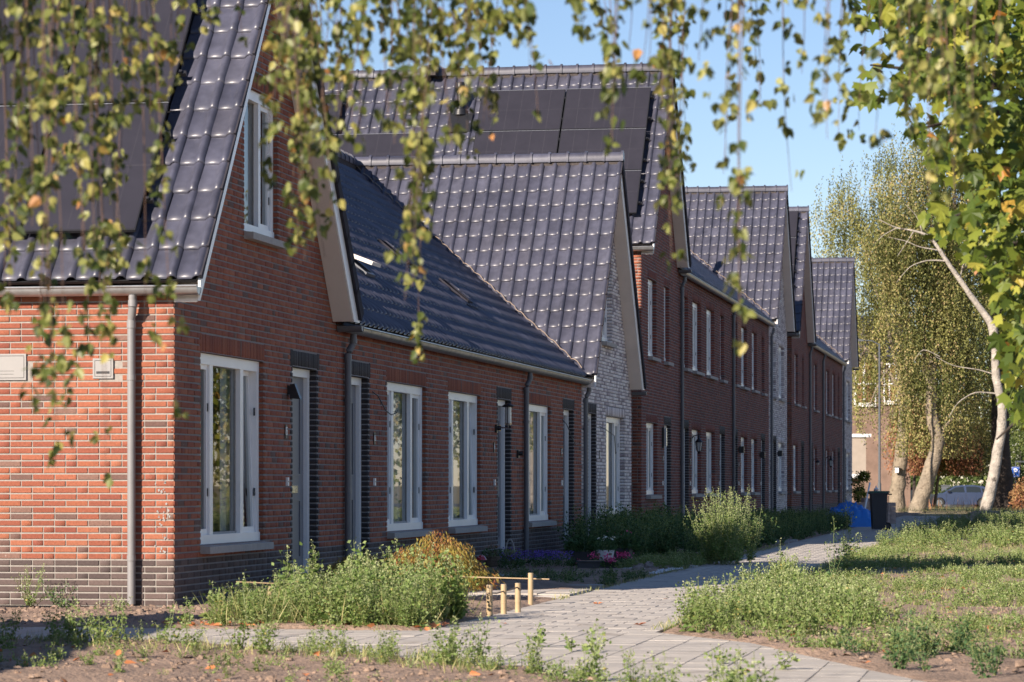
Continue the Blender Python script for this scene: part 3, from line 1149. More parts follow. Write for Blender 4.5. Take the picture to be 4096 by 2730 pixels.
# ---- the three low dwellings between the gables
zr2 = 7.40
s2 = (zr2 - .38 - 3.0) / 4.9
def z_row(P, ze=3.0, s=s2): return ze + .15 + s * (.0 - P[0])
sB = 1.22
def keepB(P): return z_row(P) > 3.0 + .15 + sB * (P[1] - 25.2) - .25 or P[1] < 25.3
def keepA(P): return z_row(P) > 3.0 + .15 + sB * (6.58 - P[1]) - .25 or P[1] > 6.5
H2 = thing('terraced_house', 'low red brick house with the number 85a, next right of the nearest gable', 'house', (0, 6.6, 0), 'brick houses of the terrace')
ops = [(7.15, 8.22, .125, 2.4375, 'door', .09), (9.27, 11.66, .5625, 2.4375, 'win', .055)]
brick_wall(H2, 'front_wall', ('x', 0), 6.592, 12.40, 0, rect_top(3.05), ops, 'red', 'mortar_dark', 300)
door(H2, *ops[0][:4]); window(H2, *ops[1][:4], curtain=.4)
r2 = row_roof(H2, 6.6, 12.4, 3.0, zr2, Ya=6.6 - 14 * TW, Yb=6.6 - 14 * TW + 38 * TW, keep=keepA)
gutter(H2, (.105, 6.74, 2.985), (.105, 12.52, 2.985), (1, 0, 0), caps=(1, 0))
downpipe(H2, (.10, 6.98, 2.905), (1, 0, 0), .05, .0, 'pipe_dark', side=(0, -.06, 0))
number_plate(H2, 8.52, 1.71, '85a'); doorbell(H2, 8.50)
cable(H2, 8.42, 2.28, [(.05, .1, -.05), (.09, .35, -.22), (.10, .62, -.27), (.13, .8, -.24)])

H3 = thing('terraced_house', 'low red brick house with the number 83a and a glass cylinder lamp by its door', 'house', (0, 12.4, 0), 'brick houses of the terrace')
ops = [(13.18, 15.56, .5625, 2.4375, 'win', .055), (16.95, 18.05, .125, 2.4375, 'door', .09)]
brick_wall(H3, 'front_wall', ('x', 0), 12.40, 18.95, 0, rect_top(3.05), ops, 'red', 'mortar_dark', 300)
window(H3, *ops[0][:4], curtain=.3, tilt=.035); door(H3, *ops[1][:4])
y0_ = 6.6 - 14 * TW + 38 * TW
row_roof(H3, 12.4, 18.95, 3.0, zr2, Ya=y0_, Yb=y0_ + 27 * TW, skip=[(10, 14, 5, 7.5)] and None)
gutter(H3, (.105, 12.52, 2.985), (.105, 19.0, 2.985), (1, 0, 0), caps=(0, 0))
number_plate(H3, 16.6, 1.70, '83a'); doorbell(H3, 16.62)

H4 = thing('terraced_house', 'low red brick house with the number 83, beside the pale brick gable', 'house', (0, 18.95, 0), 'brick houses of the terrace')
ops = [(19.45, 21.84, .5625, 2.4375, 'win', .055), (23.2, 24.3, .125, 2.4375, 'door', .09)]
brick_wall(H4, 'front_wall', ('x', 0), 18.95, 25.2, 0, rect_top(3.05), ops, 'red', 'mortar_dark', 300)
window(H4, *ops[0][:4], curtain=.5); door(H4, *ops[1][:4])
y1_ = y0_ + 27 * TW
row_roof(H4, 18.95, 25.2, 3.0, zr2, Ya=y1_, Yb=y1_ + 38 * TW, keep=keepB)
gutter(H4, (.105, 19.0, 2.985), (.105, 25.4, 2.985), (1, 0, 0), caps=(0, 1))
downpipe(H4, (.10, 19.22, 2.905), (1, 0, 0), .05, .0, 'pipe_dark', side=(0, -.05, 0))
number_plate(H4, 22.92, 1.70, '83'); doorbell(H4, 22.94)
cable(H4, 23.05, 2.25, [(.06, .1, -.08), (.10, .35, -.28), (.12, .7, -.42), (.14, .95, -.40)])

# ---- B: pale gable
B_ = thing('gable_house', 'low house with a pale grey brick gable front under a dark tiled roof', 'house', (0, 25.2, 0), 'brick houses of the terrace')
za_B = 3.0 + 1.22 * 3.25
ops = [(26.0, 26.92, .125, 2.4375, 'door', .09), (28.24, 30.70, .5625, 2.4375, 'win', .09), (27.67, 28.95, 3.8125, 5.4375, 'win', .09)]
brick_wall(B_, 'front_wall', ('x', 0), 25.212, 31.7, 0, gable_top(25.2, 31.7, 3.0, za_B), ops, 'white', 'mortar_dark', 300, plinth=6)
gable_roof(B_, 25.2, 31.7, 3.0, 7.42, rcol=40, left_gutter=False)
window(B_, *ops[1][:4], rec=.09, curtain=.45, sill=True); window(B_, *ops[2][:4], rec=.09, lights=2, curtain=.0); door(B_, *ops[0][:4])
downpipe(B_, (.10, 25.42, 2.905), (1, 0, 0), .05, .0, 'pipe_dark', side=(0, -.05, 0))
number_plate(B_, 27.35, 1.70, '81')
cable(B_, 27.35, 2.22, [(.08, .3, -.06), (.15, .9, -.16), (.16, 1.0, -.5)])
brick_wall(B_, 'side_wall', ('y', 31.7), -9.8, -.013, 0, rect_top(3.0), [], 'white', 'mortar_dark', 0, near=False, umin=-.5)

# ---- C: tall red gable
C_ = thing('gable_house', 'tall red brick gable house with solar panels, rising behind the pale brick gable', 'house', (0, 33.2, 0), 'brick houses of the terrace')
za_C = 5.96 + 1.24 * 3.1
ops = [(33.98, 35.75, .9375, 2.4375, 'win', .09), (36.96, 38.05, .125, 2.4375, 'door', .09), (34.25, 35.6, 3.8125, 5.4375, 'win', .09), (36.9, 37.8, 3.8125, 5.4375, 'win', .09)]
brick_wall(C_, 'front_wall', ('x', 0), 33.2, 39.4, 0, gable_top(33.2, 39.4, 5.96, za_C), ops, 'maroon', 'mortar_dark', 0)
brick_wall(C_, 'side_wall', ('y', 33.2), -9.8, -.013, 0, rect_top(5.96), [], 'red', 'mortar', 120, near=False, umin=-2.2)
vent_skip = []
gable_roof(C_, 33.2, 39.4, 5.96, 10.18, rcol=44, depth=10.6, panels=[
    (-.14 - 1.83 * i, .72 + 1.235 * j, 1.82, 1.225) for i in range(2) for j in range(3)] + [
    (-4.95 - 1.83 * i, .72 + 1.235 * j, 1.82, 1.225) for i in range(2) for j in range(2)] + [(-6.8, .72 + 1.235 * 2, 1.82, 1.225)],
    skip=[(6.95, 10.2, .85, 4.1), (2.2, 5.3, .85, 2.8)])
for o_ in ops:
    if o_[4] == 'win': window(C_, *o_[:4], rec=.09, lights=2 if o_[1] - o_[0] > 1.2 else 1, curtain=.3)
    else: door(C_, *o_[:4])
doorbell(C_, 36.6); number_plate(C_, 36.6, 1.7, '79')

# ---- the tall row between C and D
zr4 = 10.25
s4 = (zr4 - .38 - 5.92) / 4.9
def keepC(P): return 5.92 + .15 - s4 * P[0] > 5.96 + .15 + 1.24 * (39.4 - P[1]) - .25 or P[1] > 39.3
def keepD(P): return 5.92 + .15 - s4 * P[0] > 5.98 + .15 + 1.24 * (P[1] - 61.8) - .25 or P[1] < 61.9
cuts = [39.4, 44.45, 50.6, 55.85, 61.8]
labs = ['tall red row house beside the solar gable, black lantern right of its door',
        'second house of the tall red row, between two windows and a door',
        'third house of the tall red row, black cube lamp right of door',
        'fourth tall red row house, next to the second pale gable']
opss = [
    [(40.35, 41.40, .125, 2.4375, 'door', .09), (42.07, 43.95, .9375, 2.4375, 'win', .09), (40.45, 41.3, 3.8125, 5.4375, 'win', .09), (42.2, 43.9, 3.8125, 5.4375, 'win', .09)],
    [(45.07, 47.0, .9375, 2.4375, 'win', .09), (48.2, 49.3, .125, 2.4375, 'door', .09), (45.15, 46.85, 3.8125, 5.4375, 'win', .09), (48.25, 49.15, 3.8125, 5.4375, 'win', .09)],
    [(51.5, 52.55, .125, 2.4375, 'door', .09), (53.53, 55.2, .9375, 2.4375, 'win', .09), (51.6, 52.45, 3.8125, 5.4375, 'win', .09), (53.6, 55.1, 3.8125, 5.4375, 'win', .09)],
    [(56.46, 58.1, .9375, 2.4375, 'win', .09), (59.4, 60.5, .125, 2.4375, 'door', .09), (56.6, 58.0, 3.8125, 5.4375, 'win', .09), (59.5, 60.35, 3.8125, 5.4375, 'win', .09)]]
ya = 39.4 - 14 * TW
for k in range(4):
    h = thing('terraced_house', labs[k], 'house', (0, cuts[k], 0), 'brick houses of the terrace')
    brick_wall(h, 'front_wall', ('x', 0), cuts[k] + .002, cuts[k + 1], 0, rect_top(5.97), opss[k], 'maroon', 'mortar_dark', 0, near=False)
    for o_ in opss[k]:
        if o_[4] == 'win':
            window(h, *o_[:4], rec=.09, lights=2 if o_[1] - o_[0] > 1.2 else 1, curtain=.3)
        else:
            door(h, *o_[:4])
            doorbell(h, o_[0] - .25 if k % 2 else o_[1] + .25)
            number_plate(h, (o_[0] - .25 if k % 2 else o_[1] + .25), 1.68, str(77 - 2 * k))
    nc = int(round((cuts[k + 1] - ya) / TW)) + (13 if k == 3 else 0)
    row_roof(h, cuts[k], cuts[k + 1], 5.92, zr4, Ya=ya, Yb=ya + nc * TW, keep=keepC if k == 0 else keepD if k == 3 else None, tile_objects=260)
    ya = ya + nc * TW
    gutter(h, (.105, cuts[k] + (.14 if k == 0 else .12), 5.90), (.105, cuts[k + 1] + .12, 5.90), (1, 0, 0), caps=(k == 0, k == 3))
    py = {0: 39.75, 2: 51.1}.get(k)
    if py: downpipe(h, (.10, py + .05, 5.82), (1, 0, 0), .05, .0, 'pipe_dark', side=(0, -.05, 0))

# ---- D pale gable, E red gable with panels
D_ = thing('gable_house', 'tall pale brick gable house in the middle distance, second pale front', 'house', (0, 61.8, 0), 'brick houses of the terrace')
ops = [(63.2, 64.3, .125, 2.4375, 'door', .09), (65.1, 67.1, .9375, 2.4375, 'win', .09), (63.2, 64.1, 3.8125, 5.4375, 'win', .09), (65.2, 67.0, 3.8125, 5.4375, 'win', .09)]
brick_wall(D_, 'front_wall', ('x', 0), 61.81, 68.2, 0, gable_top(61.8, 68.2, 5.98, 5.98 + 1.255 * 3.2), ops, 'white', 'mortar_dark', 0, near=False, plinth=3)
gable_roof(D_, 61.8, 68.2, 5.98, 10.38, rcol=40, left_gutter=False, tile_objects=300)
for o_ in ops:
    window(D_, *o_[:4], rec=.09, lights=2 if o_[1] - o_[0] > 1.2 else 1, curtain=.3) if o_[4] == 'win' else door(D_, *o_[:4])
downpipe(D_, (.10, 62.3, 5.82), (1, 0, 0), .05, .0, 'pipe_dark', side=(0, -.05, 0))
E_ = thing('gable_house', 'tall dark red gable house with narrow solar strip behind the second pale gable', 'house', (0, 70.0, 0), 'brick houses of the terrace')
ops = [(70.7, 72.5, .9375, 2.4375, 'win', .09), (73.9, 75.0, .125, 2.4375, 'door', .09), (71.2, 72.5, 3.8125, 5.4375, 'win', .09), (74.2, 75.0, 3.8125, 5.4375, 'win', .09)]
brick_wall(E_, 'front_wall', ('x', 0), 70.0, 76.7, 0, gable_top(70.0, 76.7, 6.02, 6.02 + 1.22 * 3.35), ops, 'maroon', 'mortar_dark', 0, near=False)
brick_wall(E_, 'side_wall', ('y', 70.0), -9.8, -.013, 0, rect_top(6.02), [], 'red', 'mortar', 0, near=False, umin=-2)
gable_roof(E_, 70.0, 76.7, 6.02, 10.50, rcol=30, panels=[(-.05 - 1.83 * i, 1.62 + 1.235 * j, 1.82, 1.225) for i in range(2) for j in range(3)])
for o_ in ops:
    window(E_, *o_[:4], rec=.09, lights=2 if o_[1] - o_[0] > 1.2 else 1, curtain=.3) if o_[4] == 'win' else door(E_, *o_[:4])

# ---- the last row and the last pale gable
s6 = (10.55 - .38 - 6.04) / 4.9
def keepE(P): return 6.04 - s6 * P[0] > 6.02 + 1.22 * (76.7 - P[1]) - .25 or P[1] > 76.6
def keepG(P): return 6.04 - s6 * P[0] > 6.08 + 1.25 * (P[1] - 94.7) - .25 or P[1] < 94.8
cuts = [76.7, 83.4, 88.3, 94.7]
labs = ['first house of the last red brick row, right of the dark red gable', 'middle house of the last red brick row, a black lantern by its window', 'last red brick row house before the farthest pale gable']
opss = [
    [(77.9, 78.9, .125, 2.4375, 'door', .09), (79.6, 81.0, .9375, 2.4375, 'win', .09), (79.6, 81.0, 3.8125, 5.4375, 'win', .09)],
    [(84.0, 84.95, .125, 2.4375, 'door', .09), (85.65, 87.2, .9375, 2.4375, 'win', .09), (85.65, 87.2, 3.8125, 5.4375, 'win', .09)],
    [(89.0, 90.6, .9375, 2.4375, 'win', .09), (92.0, 93.2, .125, 2.4375, 'door', .09), (89.0, 90.6, 3.8125, 5.4375, 'win', .09), (92.0, 92.9, 3.8125, 5.4375, 'win', .09)]]
ya = 76.7 - 14 * TW
for k in range(3):
    h = thing('terraced_house', labs[k], 'house', (0, cuts[k], 0), 'brick houses of the terrace')
    brick_wall(h, 'front_wall', ('x', 0), cuts[k] + .002, cuts[k + 1], 0, rect_top(6.07), opss[k], 'maroon', 'mortar_dark', 0, near=False)
    for o_ in opss[k]:
        if o_[4] == 'win': window(h, *o_[:4], rec=.09, lights=2, curtain=.3)
        else:
            door(h, *o_[:4]); doorbell(h, o_[1] + .25)
    nc = int(round((cuts[k + 1] - ya) / TW)) + (13 if k == 2 else 0)
    row_roof(h, cuts[k], cuts[k + 1], 6.04, 10.55, Ya=ya, Yb=ya + nc * TW, keep=keepE if k == 0 else keepG if k == 2 else None, tile_objects=200)
    ya += nc * TW
    gutter(h, (.105, cuts[k] + .12, 6.02), (.105, cuts[k + 1] + .12, 6.02), (1, 0, 0), caps=(k == 0, k == 2))
    py = {0: 77.2, 1: 83.5}.get(k)
    if py: downpipe(h, (.10, py + .05, 5.94), (1, 0, 0), .05, .0, 'pipe_dark', side=(0, -.05, 0))
G_ = thing('gable_house', 'farthest pale brick gable house at the end of the terrace, nearest to the birches', 'house', (0, 94.7, 0), 'brick houses of the terrace')
ops = [(95.7, 96.7, .125, 2.4375, 'door', .09), (97.3, 99.7, .9375, 2.4375, 'win', .09), (95.7, 96.6, 3.8125, 5.4375, 'win', .09), (97.3, 99.6, 3.8125, 5.4375, 'win', .09)]
brick_wall(G_, 'front_wall', ('x', 0), 94.71, 101.0, 0, gable_top(94.7, 101.0, 6.10, 6.10 + 1.3 * 3.15), ops, 'white', 'mortar_dark', 0, near=False, plinth=3)
gable_roof(G_, 94.7, 101.0, 6.10, 10.62, rcol=40, left_gutter=False, tile_objects=300)
for o_ in ops:
    window(G_, *o_[:4], rec=.09, lights=2, curtain=.3) if o_[4] == 'win' else door(G_, *o_[:4])
downpipe(G_, (.10, 94.9, 5.94), (1, 0, 0), .05, .0, 'pipe_dark', side=(0, -.05, 0))

# ---- mortar bedding along the valleys and roof fittings
def valley(house, Y0, ze, s_g, s_r, name='cut_tile_edge'):
    """jagged light edges of the sawn tiles where an eaves roof dies into a gable roof"""
    mb = MB()
    n = 22
    Yt = 4.9 * s_r / s_g
    for k in range(n):
        t0, t1 = k / n, (k + 1) / n
        pts = []
        for t in np.linspace(t0, t1, 6):
            X = -4.9 * t
            Y = Y0 + Yt * t
            f = (t - t0) / (t1 - t0)
            zz = ze + .15 + s_g * (Y - Y0) + .055 + .035 * math.sin(f * math.pi) + random.gauss(0, .006)
            pts.append((X + .02, Y - .07 + random.gauss(0, .006), zz))
        mb.tube(pts, .008, 5)
    return mb.build(name, M['cut'], house, smooth=True)
valley(B_, 25.2, 3.0, 1.22, s2)
valley(D_, 61.8, 5.98, 1.25, s4)
valley(G_, 94.7, 6.1, 1.25, s6)

def skylight(house, y, x, w_, h_, s, ze, open_a, sash_mat):
    """roof window in a slope facing +X; centre at (x, y), sash raised by open_a"""
    c = 1 / math.sqrt(1 + s * s); sn = s * c
    a = np.array([0, 1., 0]); b = np.array([-c, 0, sn]); n = np.array([sn, 0, c])
    P = np.array([x, y, ze + .11 + s * (.0 - x)]) + n * .03
    fr = MB()
    t = .05
    O = P - a * w_ / 2 - b * h_ / 2
    fr.obox(O, a * w_, b * t, n * .06)
    fr.obox(O + b * (h_ - t), a * w_, b * t, n * .06)
    fr.obox(O + b * t, a * t, b * (h_ - 2 * t), n * .06)
    fr.obox(O + a * (w_ - t) + b * t, a * t, b * (h_ - 2 * t), n * .06)
    f = fr.build('roof_window', M['verge'] if open_a < .05 else M['pipe_dark'], house)
    ca, sa = math.cos(open_a), math.sin(open_a)
    b2 = b * ca - n * sa
    n2 = n * ca + b * sa
    Q = P + n * .062
    sh = MB()
    O = Q - a * (w_ / 2 - .01) - b2 * (h_ / 2)
    w2 = w_ - .02
    sh.obox(O, a * w2, b2 * t, n2 * .05)
    sh.obox(O + b2 * (h_ - t), a * w2, b2 * t, n2 * .05)
    sh.obox(O + b2 * t, a * t, b2 * (h_ - 2 * t), n2 * .05)
    sh.obox(O + a * (w2 - t) + b2 * t, a * t, b2 * (h_ - 2 * t), n2 * .05)
    if open_a > .05:
        sh.build('sash', M[sash_mat], f)
    g = MB()
    V = [O + a * t + b2 * t + n2 * .03, O + a * (w2 - t) + b2 * t + n2 * .03, O + a * (w2 - t) + b2 * (h_ - t) + n2 * .03, O + a * t + b2 * (h_ - t) + n2 * .03]
    g.add(V, [(0, 1, 2, 3)])
    g.build('pane', M['glass'], f)
    fl = MB()
    fl.obox(P - a * (w_ / 2 + .08) - b * (h_ / 2 + .16) - n * .0, a * (w_ + .16), b * .17, n * .02)
    fl.build('flashing', M['verge'], f)
sk = [(12.6, -1.3, .55, .75, .32), (18.5, -1.95, .40, .60, .03), (20.3, -1.35, .40, .60, .02)]
for (y, x, ww, hh, oa), hs in zip(sk, (H2 if False else H3, H3, H4)):
    skylight(hs, y, x, ww, hh, s2, 3.0, oa, 'soffit' if oa > .3 else 'panel_frame')

# flue with its lead apron on the tall solar gable
def roof_vent(house, X, Y, z, label):
    f = MB()
    f.lathe((X, Y, z - .05), [(.16, 0), (.13, .12), (.075, .14), (.075, .50), (.10, .52), (.10, .68), (.085, .70)], 14)
    v = f.build('flue', M['blackm'], house, smooth=True)
    r = MB()
    for k in range(3):
        r.lathe((X, Y, z + .16 + k * .03), [(.09, 0), (.09, .012)], 14)
    r.build('flue_ring', M['panel_frame'], v)
roof_vent(C_, -4.2, 35.55, 5.96 + .2 + 1.24 * (35.55 - 33.2), '')
ap = MB()
c_ = 1 / math.sqrt(1 + 1.24 ** 2)
ap.obox(np.array([-4.42, 35.15, 5.96 + .2 + 1.24 * 1.95 + .03]), np.array([.5, 0, 0]), np.array([0, c_, 1.24 * c_]) * .55, np.array([0, -1.24 * c_, c_]) * .02)
ap.build('lead_apron', M['blackm'], C_)
# flue on the tall row whose shadow falls on the pale gable's roof
hrow = [o for o in COL.objects if o.get('label', '').startswith('fourth tall')][0]
roof_vent(hrow, -3.4, 60.2, 5.92 + .2 + s4 * 3.4, '')

# ---- wall lamps: things fixed to the houses
wall_lamp(4.30, 2.16, 'spot', 'black conical spot lamp on the brick just left of the nearest grey door')
wall_lamp(17.05, 2.30, 'cylinder', 'glass cylinder wall lamp on brass plate of the low house numbered 83a')
wall_lamp(36.55, 2.15, 'bar', 'flat black wall lamp with glass front on the tall solar gable house')
wall_lamp(41.75, 2.18, 'lantern', 'black six sided lantern behind the bright bush, nearer one of the lanterns')
wall_lamp(52.85, 2.08, 'cube', 'black box lamp on the tall red row, left of the pale front')
wall_lamp(58.9, 2.0, 'cube', 'dark box lamp beside the black brick door frame ending the tall row')
wall_lamp(64.7, 2.1, 'cube', 'black box lamp against the second pale brick front')
wall_lamp(79.15, 2.0, 'globe', 'small lamp with a round glass below a black cap, first on the last red row')
wall_lamp(85.2, 2.1, 'lantern', 'farthest black lantern, on the last red row beside a white window')
# small camera doorbells by the lamp house
for (y, z) in ((16.75, 1.98), (18.62, 1.62)):
    q = MB()
    q.box(0, .03, y - .05, y + .05, z - .06, z + .06)
    cb = q.build('camera_box', M['blackm'], H3)
    q = MB()
    q.tube([(.03, y, z + .01), (.085, y + .01, z + .01)], .035, 10)
    q.build('camera_lens', M['blackm'], cb, smooth=True)

# ================================================================== GROUND
M['paver'] = mat('concrete_paver', None, 0.85, 0.14, 9, 0.35, 130, dist=0.004, ramp=[(0, (.40, .362, .318)), (.35, (.45, .41, .36)), (.7, (.37, .338, .30)), (1, (.48, .435, .38))], spots=((.27, .235, .20), 2.6, .60))
M['joint'] = mat('path_joint', (.20, .175, .15), 0.95, 0.3, 12, 0.5, 90)
M['soil'] = mat('dry_soil', (.26, .180, .130), 0.97, 0.34, 2.2, 0.9, 26, dist=0.03, spots=((.33, .24, .18), 34, .60))
M['farsoil'] = mat('dry_turf', (.20, .17, .085), 0.97, 0.35, 1.2, 0.6, 12, dist=0.05, spots=((.30, .21, .12), 3, .55))
M['kerb'] = mat('kerb_concrete', (.33, .32, .31), 0.9, 0.12, 15, 0.3, 120)

def vnoise(x, y, s, seed=0):
    r = np.random.default_rng(seed)
    G = r.random((64, 64))
    X, Y = x / s, y / s
    xi, yi = np.floor(X).astype(int), np.floor(Y).astype(int)
    fx, fy = X - xi, Y - yi
    fx, fy = fx * fx * (3 - 2 * fx), fy * fy * (3 - 2 * fy)
    g = lambda i, j: G[i % 64, j % 64]
    return (g(xi, yi) * (1 - fx) * (1 - fy) + g(xi + 1, yi) * fx * (1 - fy) + g(xi, yi + 1) * (1 - fx) * fy + g(xi + 1, yi + 1) * fx * fy) - .5

FP = [(-9.0, -4.12), (3.3, -4.12), (5.10, -4.12), (5.95, -5.5), (7.0, -8.6), (8.6, -13.0), (6.4, -13.0), (5.1, -9.0), (3.5, -7.35), (1.5, -6.35), (-9.0, -6.0)]
SP = [(3.28, -4.2), (3.24, 6), (3.11, 40), (2.94, 84), (4.74, 84), (4.92, 40), (5.05, 6), (5.10, -4.2)]
def inpoly(x, y, poly):
    x = np.asarray(x); y = np.asarray(y)
    r = np.zeros(x.shape, bool)
    n = len(poly)
    for i in range(n):
        x1, y1 = poly[i]; x2, y2 = poly[(i + 1) % n]
        c = ((y1 > y) != (y2 > y))
        r ^= c & (x < (x2 - x1) * (y - y1) / ((y2 - y1) if y2 != y1 else 1e-9) + x1)
    return r
def onpath(x, y): return inpoly(x, y, FP) | inpoly(x, y, SP)

def hgt(x, y):
    x = np.asarray(x, float); y = np.asarray(y, float)
    h = .015 + .05 * vnoise(x, y, 1.1, 1) + .035 * vnoise(x, y, .33, 2) + .03 * vnoise(x, y, 3.0, 3)
    return h
# soil close to the camera, a fine grid that stays under the paving
xs = np.arange(-6, 16.01, .11)
ys = np.concatenate([np.arange(-18, 3, .11), np.arange(3, 26, .25)])
GX, GY = np.meshgrid(xs, ys, indexing='ij')
Z = hgt(GX, GY) + R.normal(0, .004, GX.shape)
m_ = onpath(GX, GY) | onpath(GX + .12, GY) | onpath(GX - .12, GY) | onpath(GX, GY + .12) | onpath(GX, GY - .12)
Z = np.where(onpath(GX, GY), -.06, np.where(m_, np.minimum(Z, -.012), Z))
Z = np.where((GX < -.05) & (GY > .1), -.05, Z)
edge = (GX < -5.9) | (GX > 15.9) | (GY < -17.9) | (GY > 25.6)
Z = np.where(edge, -.11, Z)
V = np.stack([GX, GY, Z], 2).reshape(-1, 3)
ni, nj = GX.shape
ii, jj = np.meshgrid(np.arange(ni - 1), np.arange(nj - 1), indexing='ij')
Q = np.stack([ii * nj + jj, (ii + 1) * nj + jj, (ii + 1) * nj + jj + 1, ii * nj + jj + 1], 2).reshape(-1, 4)
tag(qmesh('soil', V, Q, np.zeros(len(Q)), M['soil'], smooth=True), kind='structure')
g = MB()
gy = [(-200, -.10), (100, -.10), (118, -.26), (140, -.30), (2500, -.34)]
g.add([(sx, y_, z_) for (y_, z_) in gy for sx in (-900, 900)], [(2 * k, 2 * k + 1, 2 * k + 3, 2 * k + 2) for k in range(4)])
tag(g.build('ground', M['farsoil']), kind='structure')
g = MB()                                         # soil strip between the far facades and the path
g.add([(-.02, 25, -.004), (3.3, 25, -.004), (3.2, 96, -.004), (-.02, 101, -.004)], [(0, 1, 2, 3)])
g.add([(5.0, 25, -.02), (40, 25, -.02), (40, 108, -.02), (5.0, 108, -.02)], [(0, 1, 2, 3)])
tag(g.build('verge_soil', M['soil']), kind='structure')

# paths: a bedding sheet with pavers laid on it
def slab_mesh():
    me = bpy.data.meshes.new('paver')
    V = [(0.012, 0.012, 0), (.988, .012, 0), (.988, .988, 0), (.012, .988, 0), (0, 0, -.12), (1, 0, -.12), (1, 1, -.12), (0, 1, -.12), (0, 0, -1), (1, 0, -1), (1, 1, -1), (0, 1, -1)]
    Fs = [(0, 1, 2, 3), (4, 5, 1, 0), (5, 6, 2, 1), (6, 7, 3, 2), (7, 4, 0, 3), (8, 9, 5, 4), (9, 10, 6, 5), (10, 11, 7, 6), (11, 8, 4, 7)]
    me.from_pydata(V, [], Fs)
    me.materials.append(M['paver'])
    return me, np.array(V), np.array(Fs)
_sm, S_V, S_F = slab_mesh()
def paving(name, poly, cells, z=0.0, n_obj=300):
    ar = sum(poly[i][0] * poly[(i + 1) % len(poly)][1] - poly[(i + 1) % len(poly)][0] * poly[i][1] for i in range(len(poly)))
    orient = 1 if ar > 0 else -1
    """cells: (x, y, w, d)"""
    sh = MB()
    sh.add([(p[0], p[1], -.028) for p in poly], [tuple(range(len(poly)))])
    root = tag(sh.build(name, M['joint']), kind='structure')
    # pavers cut along the path's slanting edges
    def edge_hits(c):
        cr = [(c[0], c[1]), (c[0] + c[2], c[1]), (c[0] + c[2], c[1] + c[3]), (c[0], c[1] + c[3])]
        ins = [bool(inpoly(p[0], p[1], poly)) for p in cr]
        return cr, ins
    full, cut = [], []
    for c in cells:
        cr, ins = edge_hits(c)
        if all(ins):
            full.append(c)
        elif any(ins):
            pg = cr
            for k in range(len(poly)):
                a_, b_ = np.array(poly[k]), np.array(poly[(k + 1) % len(poly)])
                d_ = b_ - a_
                ln = np.linalg.norm(d_)
                t_ = [np.dot(np.array(p) - a_, d_) / ln for p in cr]
                s_ = [(d_[0] * (p[1] - a_[1]) - d_[1] * (p[0] - a_[0])) / ln for p in cr]
                if max(t_) < 0 or min(t_) > ln or min(s_) * max(s_) >= 0:
                    continue
                sg = orient
                out = []
                for q in range(len(pg)):
                    p, r = np.array(pg[q]), np.array(pg[(q + 1) % len(pg)])
                    sp_ = sg * (d_[0] * (p[1] - a_[1]) - d_[1] * (p[0] - a_[0]))
                    sr_ = sg * (d_[0] * (r[1] - a_[1]) - d_[1] * (r[0] - a_[0]))
                    if sp_ >= 0: out.append(tuple(p))
                    if sp_ * sr_ < 0: out.append(tuple(p + (r - p) * sp_ / (sp_ - sr_)))
                pg = out
                if len(pg) < 3: break
            if len(pg) >= 3: cut.append(pg)
    for pg in cut:
        m3 = MB(); m3.prism(pg, 'z', -.045, random.gauss(0, .0008)); m3.build('cut_paver', M['paver'], root)
    C = np.array(full)
    px, py, d = proj(np.stack([C[:, 0], C[:, 1], np.zeros(len(C))], 1))
    s_ = np.where((px > -80) & (px < 4150) & (py < 2790) & (d > 0), 1 / d, 0)
    order = np.argsort(-s_)[:n_obj]
    zz = R.normal(0, .0008, len(C))
    tl = R.normal(0, .0012, (len(C), 2))
    for k in order:
        o = bpy.data.objects.new('paver', _sm)
        COL.objects.link(o)
        o.parent = root
        o.location = (C[k, 0], C[k, 1], zz[k])
        o.scale = (C[k, 2], C[k, 3], .05)
        o.rotation_euler = (tl[k, 0], tl[k, 1], 0)
    rest = np.setdiff1d(np.arange(len(C)), order)
    B = C[rest]
    V = np.stack([B[:, None, 0] + S_V[None, :, 0] * B[:, None, 2], B[:, None, 1] + S_V[None, :, 1] * B[:, None, 3], zz[rest][:, None] + S_V[None, :, 2] * .05 + 0 * B[:, None, 0]], 2)
    Q = (S_F[None] + (np.arange(len(B)) * len(S_V))[:, None, None]).reshape(-1, 4)
    qmesh('paving', V.reshape(-1, 3), Q, np.repeat(R.random(len(B)), len(S_F)), M['paver'], root, kind='stuff')
    return root
cells = []
for i in range(-30, 60):
    for j in range(0, 32):
        cells.append((i * .302 + .05, -4.12 - .302 * (j + 1), .296, .2995))
paving('front_path', FP, cells)
cells = []
for j in range(0, 292):
    x0 = 3.28 - .0012 * j
    sh_ = .15 if j % 2 else 0
    for i in range(6):
        a_ = x0 + i * .302 + (sh_ if i or not sh_ else 0)
        w_ = .294 if not (sh_ and i == 0) else .294 + .15
        if i == 5: w_ = .294 - sh_
        cells.append((a_, -4.12 + j * .302 + .003, w_, .300))
paving('side_path', [(3.2, -4.2), (5.35, -4.2), (5.2, 84.2), (2.9, 84.2)], cells)

